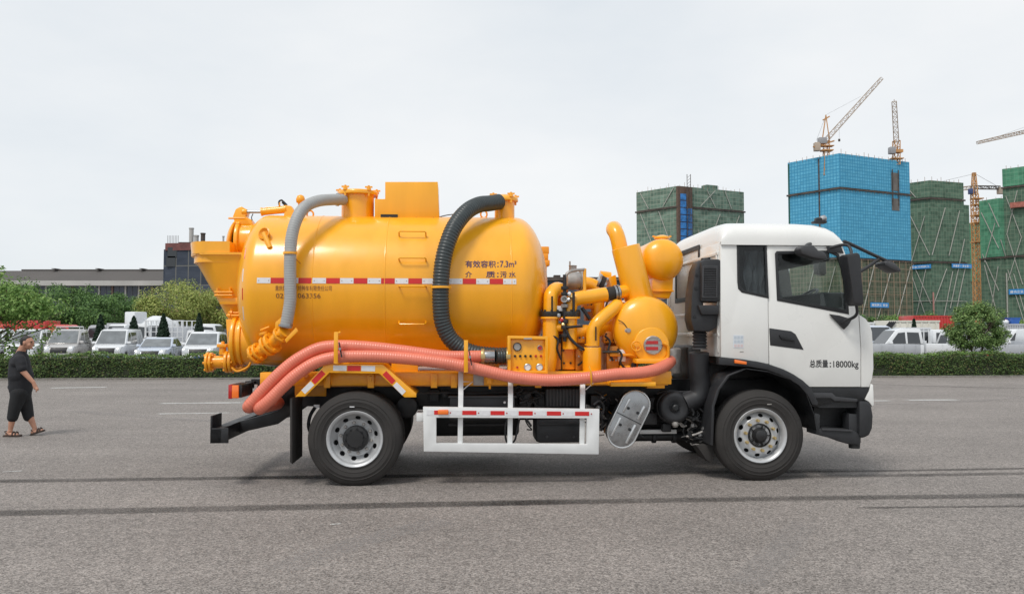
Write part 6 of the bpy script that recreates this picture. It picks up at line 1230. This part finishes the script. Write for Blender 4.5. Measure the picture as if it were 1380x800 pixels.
# =================================================================== PARKED VEHICLES
CW = mat('car_white', (.72, .74, .76), .3, coat=.5, var=.02); CS = mat('car_silver_beige', (.50, .49, .48), .3, coat=.5, metal=.3, var=.02); CB = mat('car_pale_blue', (.56, .62, .72), .3, coat=.5, metal=.2, var=.02); CG = mat('car_grey_blue', (.44, .46, .49), .4, coat=.3, var=.06); CRD = mat('truck_red', (.52, .035, .03), .4, coat=.3, var=.12, vscale=1.5); CRM = mat('container_cream', (.68, .66, .58), .5, var=.05); HLG = mat('headlamp_glass', (.55, .58, .60), .12, coat=.8, var=0)
WS = mat('pale_windscreen', (.16, .175, .185), .10, coat=.6, var=.25, vscale=2)
KINDS_ = {
 'minivan': dict(L=4.5, W=1.68, H=1.92, belt=1.08, low=[(2.25, .32), (2.25, .72), (2.12, .92), (1.55, 1.08), (-2.22, 1.08), (-2.25, .3)], up=[(1.55, 1.08), (.85, 1.84), (.5, 1.92), (-2.05, 1.92), (-2.22, 1.08)], side=[[(1.22, 1.12), (.76, 1.70), (.38, 1.74), (.38, 1.12)], [(.28, 1.12), (.28, 1.74), (-.75, 1.74), (-.75, 1.12)]], wb=(1.45, -1.35), ws=((1.55, 1.08), (.85, 1.84))),
 'sedan': dict(L=4.6, W=1.8, H=1.46, belt=.92, low=[(2.3, .25), (2.3, .58), (2.15, .76), (1.1, .92), (-1.75, .95), (-2.25, .90), (-2.3, .3)], up=[(1.1, .92), (.35, 1.38), (0, 1.46), (-.9, 1.44), (-1.75, .95)], side=[[(.85, .96), (.25, 1.34), (-.25, 1.38), (-.25, .96)], [(-.33, .96), (-.33, 1.38), (-.9, 1.36), (-1.45, .98)]], wb=(1.38, -1.35), ws=((1.1, .92), (.35, 1.38))),
 'mpv': dict(L=4.8, W=1.84, H=1.78, belt=1.02, low=[(2.4, .25), (2.4, .66), (2.28, .86), (1.45, 1.02), (-2.3, 1.05), (-2.4, .3)], up=[(1.45, 1.02), (.55, 1.68), (.1, 1.78), (-2.0, 1.74), (-2.3, 1.05)], side=[[(1.1, 1.06), (.42, 1.58), (.05, 1.64), (.05, 1.06)], [(-.05, 1.06), (-.05, 1.64), (-1.0, 1.64), (-1.0, 1.06)], [(-1.08, 1.06), (-1.08, 1.63), (-1.85, 1.58), (-2.0, 1.08)]], wb=(1.5, -1.4), ws=((1.45, 1.02), (.55, 1.68))),
 'pickup_cab': dict(L=2.6, W=1.68, H=1.92, belt=1.12, low=[(1.3, .34), (1.3, .74), (1.18, .95), (.72, 1.12), (-1.3, 1.12), (-1.3, .4)], up=[(.72, 1.12), (.1, 1.84), (-.2, 1.92), (-1.2, 1.90), (-1.28, 1.12)], side=[[(.45, 1.16), (0, 1.70), (-.35, 1.74), (-.35, 1.16)], [(-.45, 1.16), (-.45, 1.74), (-1.05, 1.72), (-1.1, 1.16)]], wb=(.6,), ws=((.72, 1.12), (.1, 1.84))),
 'truck_cab': dict(L=1.7, W=2.0, H=2.35, belt=1.35, low=[(.85, .45), (.88, 1.0), (.85, 1.35), (-.85, 1.35), (-.85, .5)], up=[(.85, 1.35), (.6, 2.25), (.4, 2.35), (-.8, 2.35), (-.85, 1.35)], side=[[(.68, 1.42), (.5, 2.1), (-.2, 2.15), (-.2, 1.42)]], wb=(.1,), ws=((.85, 1.35), (.6, 2.25))),
}
def car_parts(root, K, col, ox=0, dark_bumper=False, s=1.0, grille=True, glassm=None):
    W = K['W']; be = K['belt']; H_ = K['H']; Lh = K['L'] / 2; glassm = glassm or GCAR
    def D(co, o=0):
        c = co.copy(); 
        if c.z > be + .001: c.y *= 1 - .17 * (c.z - be) / (H_ - be)
        fx_ = (c.x - (Lh - .55)) / .55
        if fx_ > 0: c.y *= 1 - .13 * min(1, fx_) ** 2
        c.x += ox; return c * s
    def mk(name, poly, y0, y1, m, bevel=.03, holes=(), parent=root, sub=0):
        b = MB(); b.plate(poly, holes, UVW, y0, y1)
        for v in b.b.verts: v.co = D(v.co)
        return b.build(name, m, parent, bevel=bevel)
    # lower body with arches cut in the outline
    lo = K['low'][:]; arch = []
    zb_ = lo[0][1]; pts = [lo[-1]] ; seq = sorted(K['wb'])
    for wx in seq:
        r = .37; pts += [(wx + r * math.cos(t), zb_ + r * .95 * math.sin(t)) for t in [math.pi - math.pi * i / 7 for i in range(8)]]
    body = mk('body', lo[:-1] + [lo[-1]] + pts[1:], -W / 2, W / 2, col, .085)
    cabn = mk('roof_and_pillars', K['up'], -W / 2 + .01, W / 2 - .01, col, .07)
    for poly in K['side']:
        for sg_ in (-1, 1): mk('side_window', poly, sg_ * (W / 2 - .006), sg_ * (W / 2 - .02) , GDK if glassm is WS else glassm, 0)
    (x0, z0), (x1, z1) = K['ws']; n = Vector((z1 - z0, 0, x0 - x1)).normalized() * .012; w0 = W / 2 - .10
    b = MB(); P4 = [Vector((x0 + (x1 - x0) * f, 0, z0 + (z1 - z0) * f)) + n for f in (.05, .97)]
    q4 = [P4[0] + Vector((0, -w0, 0)), P4[0] + Vector((0, w0, 0)), P4[1] + Vector((0, w0, 0)), P4[1] + Vector((0, -w0, 0))]; q5 = [p - n * .9 for p in q4]
    b.grid([[D(p) for p in q4], [D(p) for p in q5]]); b.build('windscreen', glassm, root)
    f = Lh
    if grille: mk('grille', [(f - .1, be - .50), (f + .012, be - .50), (f + .006, be - .36), (f - .085, be - .19), (f - .2, be - .19)], -W * .28, W * .28, BLK, .01)
    for sg_ in (-1, 1):
        mk('headlight', [(f - .16, be - .42), (f + .014, be - .42), (f - .01, be - .30), (f - .12, be - .13), (f - .3, be - .13)], sg_ * W * .30, sg_ * W * .485, HLG, .015)
        mk('door_mirror', [(x0 - .34, z0 + .02), (x0 - .18, z0 + .02), (x0 - .2, z0 + .16), (x0 - .32, z0 + .16)], sg_ * (W / 2 - .02), sg_ * (W / 2 + .18), col, .02)
    mk('front_bumper', [(f - .25, zb_ - .03), (f + .03, zb_ + .0), (f + .035, zb_ + .20), (f - .25, zb_ + .2)], -W / 2 - .005, W / 2 + .005, PLA if dark_bumper else col, .03)
    b = MB(); b.box(D(Vector((f + .045, 0, zb_ + .13))), (.01, .42, .12)); b.build('number_plate', mat('plate_blue', (.05, .12, .4), .4), root)
    return D
def cwheel(root, x, W, r=.32, s=1.0):
    for sg_ in (-1, 1):
        t = empty('wheel', (x * s, sg_ * (W / 2 - .11) * s, r * s)); t.parent = root
        b = MB(); b.lathe([(r * .62, -.09), (r * .9, -.1), (r, -.07), (r, .07), (r * .9, .1), (r * .62, .09)], (0, 0, 0), (0, 1, 0), 24); b.build('tyre', RUB, t)
        b = MB(); b.lathe([(r * .63, -.08), (r * .2, -.05), (r * .2, .05), (r * .63, .08)], (0, 0, 0), (0, 1, 0), 16); b.build('rim', RIM, t)
def car(name, kind, px, Y, rz, col, label, group=None, dark=False, cat='car', s=1.0, gm=None):
    K = KINDS_[kind]; t = empty(name, gp(px, Y), R(rz), label, cat, group); car_parts(t, K, col, 0, dark, s, glassm=gm)
    for x in K['wb']: cwheel(t, x, K['W'], s=s)
    return t
PARK = 'vehicles parked in a row behind the left hedge'
car('white_minivan', 'minivan', 160, 47, -80, CW, 'white minivan with black front bumper parked left of the sedan', PARK, True, 'van', gm=WS)
car('pale_sedan', 'sedan', 216, 47, -80, CB, 'pale bluish white sedan parked between the minivan and the people carrier', PARK, gm=WS)
car('white_people_carrier', 'mpv', 278, 47, -80, CW, 'white people carrier with wide dark grille beside the yellow truck', PARK, cat='van', gm=WS)
def pickup(name, px, Y, rz, col, label, group=None, bed=2.2, bedc=None, cat='pickup truck', cage=False, s=1.0, gm=None):
    K = KINDS_['pickup_cab']; t = empty(name, gp(px, Y), R(rz), label, cat, group); car_parts(t, K, col, 1.1, False, s, glassm=gm); cwheel(t, 1.75, K['W'], s=s); cwheel(t, -1.35, K['W'], s=s); x1 = -.28; x0 = x1 - bed; bm = bedc or col
    for nm, a, c in (('bed_side', (x0, -.84, .72), (x1, -.81, 1.14)), ('bed_side', (x0, .81, .72), (x1, .84, 1.14)), ('tailgate', (x0, -.81, .72), (x0 + .03, .81, 1.14)), ('bed_floor', (x0, -.81, .66), (x1, .81, .72)), ('bed_head', (x1 - .03, -.81, .72), (x1, .81, 1.3))):
        b = MB(); b.box2(Vector(a) * s, Vector(c) * s); b.build(nm, bm, t, bevel=.01)
    for k in range(int(bed / .55)):
        for y in (-.85, .845): b = MB(); b.box2(Vector((x0 + .2 + k * .55, y, .72)) * s, Vector((x0 + .24 + k * .55, y + .012, 1.12)) * s); b.build('bed_rib', bm, t)
    b = MB(); b.box2((x0, -.35, .5), (x1 + .5, .35, .64)); b.build('chassis', BLK, t); 
    b = MB(); b.box2((x0 + .01, -.8, .58), (x0 + .05, .8, .66)); b.build('rear_light_bar', CRD, t)
    if cage:
        for y in (-.82, .82):
            for k in range(8): x = x0 + .05 + k * (bed - .1) / 7; b = MB(); b.bar((x, y, 1.1), (x, y, 2.55), .06); b.build('cage_bar', CW, t)
            for z in (1.45, 1.8, 2.15, 2.55): b = MB(); b.bar((x0, y, z), (x1, y, z), .045); b.build('cage_rail', CW, t)
        for k in range(7): y = -.82 + k * .273; b = MB(); b.bar((x0, y, 1.1), (x0, y, 2.55), .06); b.build('cage_bar', CW, t)
        b = MB(); b.bar((x0, -.82, 2.15), (x0, .82, 2.15), .045); b.bar((x0, -.82, 1.6), (x0, .82, 1.6), .045); b.build('cage_rail', CW, t)
    return t
car('silver_van', 'minivan', 340, 47, -80, CS, 'silver van hidden behind the tail of the yellow truck', PARK, cat='van', gm=WS)
t_ = pickup('beige_pickup', 100, 46.5, -80, CS, 'silver beige pickup with low rack on its cab roof left of the minivan', PARK, gm=WS)
b = MB(); b.tube([(1.0, -.6, 1.9), (1.0, -.6, 2.05), (1.0, .6, 2.05), (1.0, .6, 1.9)], .025, 6); b.tube([(.4, -.6, 1.9), (.4, -.6, 2.05), (.4, .6, 2.05), (.4, .6, 1.9)], .025, 6); b.build('roof_rack', CW, t_)
pickup('white_pickup', 50, 46.5, -80, CW, 'small white pickup half hidden behind the walking man and the young tree', PARK, gm=WS)
pickup('white_pickup', 0, 46.5, -80, CW, 'white pickup at the left edge hidden behind the young tree', PARK, gm=WS)
pickup('caged_truck', 262, 56, -12, CW, 'white truck with tall lattice cage bed behind the people carrier', None, 2.9, None, 'truck', True)
# further trucks
def lorry(name, px, Y, rz, cabc, label, body=None, bodyc=None, blen=4.5, bz=(.9, 2.4), cat='truck', s=1.0, ribs=0, group=None):
    t = empty(name, gp(px, Y), R(rz), label, cat, group); car_parts(t, KINDS_['truck_cab'], cabc, 0, False, s); W = 2.0; cwheel(t, .1, W, .42, s); cwheel(t, -blen + .2, W, .42, s)
    b = MB(); b.box2((-blen - .9, -.45, .55), (0, .45, .85)); b.build('chassis', BLK, t)
    if body == 'box':
        b = MB(); b.box2((-blen - .9, -1.05, bz[0]), (-.95, 1.05, bz[1])); bo = b.build('box_body', bodyc, t, bevel=.03)
        for k in range(ribs): x = -1.2 - k * (blen - .3) / max(1, ribs - 1); b = MB(); b.box2((x, -1.075, bz[0]), (x + .07, 1.075, bz[1] - .04)); b.build('body_rib', bodyc, bo)
    if body == 'mixer':
        b = MB(); b.lathe([(.35, 0), (.55, .1), (1.0, 1.1), (1.12, 1.9), (.95, 2.8), (.45, 3.6), (.4, 3.9)], (-1.2, 0, 1.6), (-1, 0, .18), 28); b.build('mixer_drum', bodyc, t, ang=50)
        b = MB(); b.box2((-2.2, -1.0, 1.9), (-1.0, .0, 3.3)); b.build('water_housing', bodyc, t, bevel=.08)
        for y in (-.5, .5): b = MB(); b.bar((-4.4, y, .8), (-4.4, y, 2.4), .12); b.build('drum_stand', bodyc, t)
    return t
lorry('concrete_mixer', 166, 60, -112, CW, 'white concrete mixer truck with drum seen above the minivan', 'mixer', CW, 4.8)
lorry('white_lorry', 203, 57, -20, CW, 'white lorry cab standing between two small evergreens', 'box', CG, 3.5, (.85, 1.3))
lorry('grey_lorry', 136, 66, 180, CG, 'grey lorry roof glimpsed left of the concrete mixer', 'box', CG, 4.2, (.9, 2.5))
lorry('long_lorry', 283, 58, 0, CW, 'lorry with white topped load glimpsed between olive tree and yellow hopper', 'box', CG, 5.5, (.9, 2.1), ribs=6)
RG = 'red lorries behind the young tree'
for k, (px, Y, l_, lab) in enumerate(((88, 62, 5.2, 'red lorry with low red bed, rightmost behind the young tree'), (40, 63, 5.2, 'red lorry half hidden by leaves behind the young tree'), (2, 61, 5.0, 'red lorry with tall body at the left picture edge'))): lorry('red_lorry', px, Y, 0, CRD, lab, 'box', CRD, l_, (.9, 2.65), ribs=8, group=RG)
# right side
pickup('crew_cab_pickup', 1230, 43, 180, CW, 'white crew cab pickup facing left behind the right hedge', None, 2.15, CW)
pickup('white_pickup', 1252, 48.5, 0, CW, 'white pickup cab facing right behind the crew cab pickup', None, 2.0)
pickup('grey_bed_pickup', 1150, 40.5, 180, CW, 'pickup whose grey bed stands right beside the truck cab', None, 2.6, CG)
t_ = pickup('grey_bed_pickup', 1384, 41, 0, CW, 'pickup with grey drop side bed right of the round tree', None, 1.95, CG)
car('light_blue_van', 'minivan', 1172, 49, -90, CB, 'pale blue van half hidden behind the front of the white cab', None, cat='van', s=1.12)
car('dark_screen_car', 'mpv', 1312, 44, -90, CW, 'white car with dark windscreen facing out from under the round tree', None, cat='car')
pickup('white_pickup', 1384, 46, 180, CW, 'white pickup cab behind the grey bed at the right edge', None, 2.2)
def container(name, x0, x1, y0, y1, Y, m, label, depth=2.2, ribs=10, lift=0):
    a, c = at(x0, y1, Y), at(x1, y0, Y); t = empty(name, (a.x, Y, 0), 0, label, 'container'); b = MB(); b.box2((0, 0, lift), (c.x - a.x, depth, c.z)); o = b.build('shell', m, t, bevel=.03)
    for k in range(ribs): x = (c.x - a.x) * (k + .5) / ribs; b = MB(); b.box2((x - .05, -.035, lift + .1), (x + .05, .0, c.z - .08)); b.build('wall_rib', m, t)
    b = MB(); b.box2((-.02, -.05, c.z - .1), (c.x - a.x + .02, .0, c.z)); b.build('top_rail', m, t); return t, a, c
t_, a, c = container('cream_container', 1199, 1266, 431.5, 470, 51, CRM, 'long cream box container behind the crew cab pickup', ribs=7)
lat = MB(); 
for k in range(4): p = at(1192 + k * 2.6, 441, 51) - Vector((a.x, 51, 0)); lat.bar(p + Vector((0, -.1, 0)), p + Vector((.3, -.1, .35)), .09, .03, (0, 1, 0))
lat.build('hazard_stripes', BLK, t_)
t2, a2, c2 = container('windowed_cabin', 1222, 1254, 441, 470, 46, CW, 'white cabin body with four small dark windows behind the crew cab pickup', 1.6, 5)
for k in range(4):
    x = (c2.x - a2.x) * (.10 + .21 * k); b = MB(); b.box2((x, -.05, c2.z - .85), (x + .2, -.036, c2.z - .25)); w_ = b.build('window', GDK, t2, bevel=.02)
container('red_container', 1232, 1286, 425, 465, 56, CRD, 'red container rising behind the cream one, left of the round tree', ribs=14)
container('grey_container', 1357, 1440, 436, 470, 50, CG, 'grey ribbed container at the right edge behind the pickup', ribs=26)
container('site_cabin', 1166, 1192, 434, 470, 53, CW, 'white site cabin between truck cab and cream container', ribs=6)
p = at(1371, 434, 51); bn = empty('blue_bin', (p.x, 51.5, at(1370, 436, 50).z), 0, 'blue plastic bin standing on the grey container', 'bin'); b = MB(); b.grid([[Vector((x * .22, y * .3, 0)) for x, y in ((-1, -1), (1, -1), (1, 1), (-1, 1))], [Vector((x * .3, y * .36, .38)) for x, y in ((-1, -1), (1, -1), (1, 1), (-1, 1))]], True, True, False); b.build('bin_shell', mat('bin_blue', (.03, .12, .42), .4), bn); b = MB(); b.box((0, 0, .38), (.64, .76, .03)); b.build('bin_rim', MATS['bin_blue'], bn)
p = at(1362, 432, 51); lb = empty('white_bundle', (p.x, 51.5, at(1362, 436, 50).z), 0, 'white sack bundle on the grey container left of the blue bin', 'sack'); b = MB(); b.lathe([(.08, 0), (.18, .06), (.2, .14), (.13, .24), (.04, .28)], (0, 0, 0), (0, 0, 1), 14); b.build('sack', CW, lb); b = MB(); b.lathe([(.05, 0), (.06, .04)], (0, 0, .25), (0, 0, 1), 10); b.build('sack_tie', CRD, lb)

# =================================================================== WALKING MAN
SKN = mat('skin', (.46, .235, .155), .55, var=.06, vscale=14); HAIR = mat('black_hair', (.014, .012, .012), .6, var=.3, vscale=40); TEE = mat('black_t_shirt', (.014, .015, .019), .85, var=.3, vscale=9, bump=.3, bscale=18); SHO = mat('black_shorts', (.011, .012, .014), .85, var=.3, vscale=9, bump=.3, bscale=18); SAN = mat('brown_sandal', (.06, .04, .032), .7, var=.2, vscale=20)
mp0 = ground(30, 587); MS = 1.0
man = empty('person', mp0, 0, 'man in black T-shirt, black three quarter shorts and sandals walking at the left', 'person')
def X(px, py, y=0): return at(px, py, mp0.y + y) - mp0
def blob(name, caps, m, parent, vox=.011, sm=4, ells=()):
    """tapered limbs merged by a voxel remesh into one continuous surface"""
    b = MB()
    for c_ in caps:
        p0, r0, p1, r1 = c_[:4]; sx = c_[4] if len(c_) > 4 else 1.0   # sx widens in y
        d = (p1 - p0); l = max(d.length, 1e-4); d = d / l; n = 10; prof = [(r0 * math.sin(math.pi / 2 * i / 5), -r0 * math.cos(math.pi / 2 * i / 5)) for i in range(6)] + [(r1 * math.cos(math.pi / 2 * i / 5), l + r1 * math.sin(math.pi / 2 * i / 5)) for i in range(6)]
        vs_ = b.lathe(prof, p0, d, 18)
        if sx != 1.0:
            cy = (p0.y + p1.y) / 2
            for rg in vs_:
                for v in rg: v.co.y = cy + (v.co.y - cy) * sx
    for c, r_, rot in ells:
        rr = bmesh.ops.create_uvsphere(b.b, u_segments=20, v_segments=14, radius=1); M = Matrix.Translation(c) @ (rot.to_4x4() if rot else Matrix()) @ Matrix.Diagonal((*r_, 1)); bmesh.ops.transform(b.b, matrix=M, verts=rr['verts'])
    o = b.build(name, m, parent); md = o.modifiers.new('r', 'REMESH'); md.mode = 'VOXEL'; md.voxel_size = vox; md.use_smooth_shade = True
    if sm: ms = o.modifiers.new('s', 'SMOOTH'); ms.factor = .6; ms.iterations = sm
    dg = bpy.context.evaluated_depsgraph_get(); me = bpy.data.meshes.new_from_object(o.evaluated_get(dg)); o.modifiers.clear(); o.data = me
    for p_ in me.polygons: p_.use_smooth = True
    return o
Ny, Fy = -.17, .17                        # near (toward camera) and far side of the body
hip, che, nek = X(28, 528), X(24, 492), X(26, 474)
hd_ = X(37, 461.5)
rotH = Matrix.Rotation(R(-12), 3, 'Y')
caps = [(hip, .12, X(26, 508), .14, 1.1), (X(26, 508), .14, che, .125, 1.2), (X(27, 492), .10, X(28, 482), .08, 1.7), (X(25, 480), .065, X(32, 466), .058),
  (X(27, 484, Ny), .055, X(31, 500, Ny - .03), .048), (X(31, 500, Ny - .03), .046, X(45, 515, Ny - .02), .030), (X(45, 515, Ny - .02), .028, X(48, 522, Ny - .01), .034),
  (X(27, 485, Fy), .05, X(24, 502, Fy + .02), .046), (X(24, 502, Fy + .02), .044, X(24, 520, Fy + .03), .030), (X(24, 520, Fy + .03), .028, X(24, 527, Fy + .03), .033),
  (X(26, 530, -.09), .10, X(21, 549, -.10), .065), (X(21, 549, -.10), .06, X(17, 562, -.10), .058), (X(17, 562, -.10), .056, X(14, 579, -.10), .034), (X(14, 580, -.10), .036, X(10, 584.5, -.10), .032), (X(12, 584.5, -.10), .03, X(23, 585.5, -.11), .024, 1.4),
  (X(30, 530, .09), .10, X(36, 550, .09), .065), (X(36, 550, .09), .06, X(41, 563, .09), .056), (X(41, 563, .09), .054, X(47, 577, .09), .034), (X(47, 578, .09), .036, X(44, 582, .09), .032), (X(45, 582, .09), .03, X(57, 579.5, .09), .024, 1.4)]
for k, (a_, l_) in enumerate(((10, 4.6), (0, 5.2), (-10, 4.8), (-20, 4.0))):   # curled fingers, near and far hand
    y = (k - 1.5) * .019
    for hx, hy, by in ((48.6, 523.5, Ny - .01), (23.4, 528.5, Fy + .03)):
        caps += [(X(hx, hy, by + y), .0115, X(hx + .9, hy + l_ * .45, by + y), .0105), (X(hx + .9, hy + l_ * .45, by + y), .0105, X(hx - .1, hy + l_ * .85, by + y), .0085)]
for hx, hy, by in ((48, 521, Ny - .01), (23, 526, Fy + .03)): caps += [(X(hx, hy, by - .01), .014, X(hx + 3.2, hy + 2.2, by - .015), .012), (X(hx + 3.2, hy + 2.2, by - .015), .012, X(hx + 3.4, hy + 4.4, by - .012), .010)]
ells = [(hd_ + Vector((-.005, 0, .015)), (.094, .076, .102), rotH), (hd_ + Vector((.022, 0, -.048)), (.062, .056, .062), rotH), (hd_ + Vector((.092, 0, -.008)), (.022, .014, .030), rotH), (hd_ + Vector((.076, 0, -.052)), (.020, .028, .012), rotH), (hd_ + Vector((.062, 0, -.088)), (.026, .030, .018), rotH),
  (hd_ + Vector((-.008, -.078, -.004)), (.020, .012, .032), rotH), (hd_ + Vector((-.008, .078, -.004)), (.020, .012, .032), rotH), (hd_ + Vector((.074, 0, .026)), (.022, .055, .014), rotH), (hd_ + Vector((.05, -.045, -.035)), (.03, .02, .03), rotH), (hd_ + Vector((.05, .045, -.035)), (.03, .02, .03), rotH)]
body_ = blob('body', caps, SKN, man, .0075, 2, ells)
blob('hair', [], HAIR, man, .009, 2, [(hd_ + Vector((-.024, 0, .034)), (.088, .081, .088), rotH), (hd_ + Vector((.004, 0, .070)), (.060, .066, .038), rotH), (hd_ + Vector((-.062, 0, -.01)), (.046, .070, .062), rotH)])
for sy in (-1, 1):
    b = MB(); b.lathe([(.011, -.006), (.009, .004), (.002, .007)], hd_ + Vector((.083, sy * .030, .006)), (1, sy * .3, 0), 10); b.build('eye', TXK, man); b = MB(); b.bar(hd_ + Vector((.088, sy * .018, .026)), hd_ + Vector((.075, sy * .048, .026)), .012, .008); b.build('eyebrow', HAIR, man)
b = MB(); b.bar(hd_ + Vector((.093, -.022, -.056)), hd_ + Vector((.093, .022, -.056)), .006, .005); b.build('mouth', mat('lips', (.30, .11, .09), .5), man)
blob('t_shirt', [(X(28, 523), .170, X(28.5, 507), .180, 1.1), (X(28, 506), .175, X(26, 488), .14, 1.25), (X(27.5, 489), .118, X(28, 481), .092, 1.85), (X(27, 482), .085, X(28.5, 476), .070, 1.2), (X(26.5, 484, Ny + .03), .088, X(30, 496, Ny - .03), .074), (X(27, 484, Ny + .005), .075, X(29, 490, Ny - .02), .072), (X(27, 485, Fy - .03), .075, X(25, 496, Fy + .02), .062), (X(25, 519), .15, X(17, 521), .07, 1.2)], TEE, man, .011, 4)
blob('shorts', [(X(28, 519), .150, X(28, 531), .15, 1.2), (X(26, 529, -.08), .125, X(20, 549, -.10), .096), (X(20, 549, -.10), .095, X(17, 562, -.10), .082), (X(30, 529, .08), .125, X(36, 550, .09), .096), (X(36, 550, .09), .095, X(38.5, 561, .09), .082)], SHO, man, .011, 4)
for (hx, hy, by, tx, ty) in ((5, 588, -.10, 29, 587.5), (41.5, 586.5, .09, 60, 580.5)):
    a_, e_ = X(hx, hy, by), X(tx, ty, by); b = MB(); rings = []
    for f, w2 in ((0, .032), (.15, .042), (.5, .038), (.8, .05), (.95, .04), (1, .02)): c = a_.lerp(e_, f); rings.append([c + Vector((0, -w2, 0)), c + Vector((0, w2, 0)), c + Vector((0, w2, .028)), c + Vector((0, -w2, .028))])
    b.grid(rings); sa = b.build('sandal', SAN, man, bevel=.004)
    b = MB()
    for f in (.55, .72): c = a_.lerp(e_, f) + Vector((0, 0, .03)); b.tube([c + Vector((0, -.046, -.01)), c + Vector((0, -.035, .03)), c + Vector((0, 0, .045)), c + Vector((0, .035, .03)), c + Vector((0, .046, -.01))], .012, 8)
    c = a_.lerp(e_, .12) + Vector((0, 0, .03)); b.tube([c + Vector((.06, -.036, 0)), c + Vector((-.005, -.03, .05)), c + Vector((-.02, 0, .055)), c + Vector((-.005, .03, .05)), c + Vector((.06, .036, 0))], .008, 6); b.build('sandal_strap', SAN, sa)
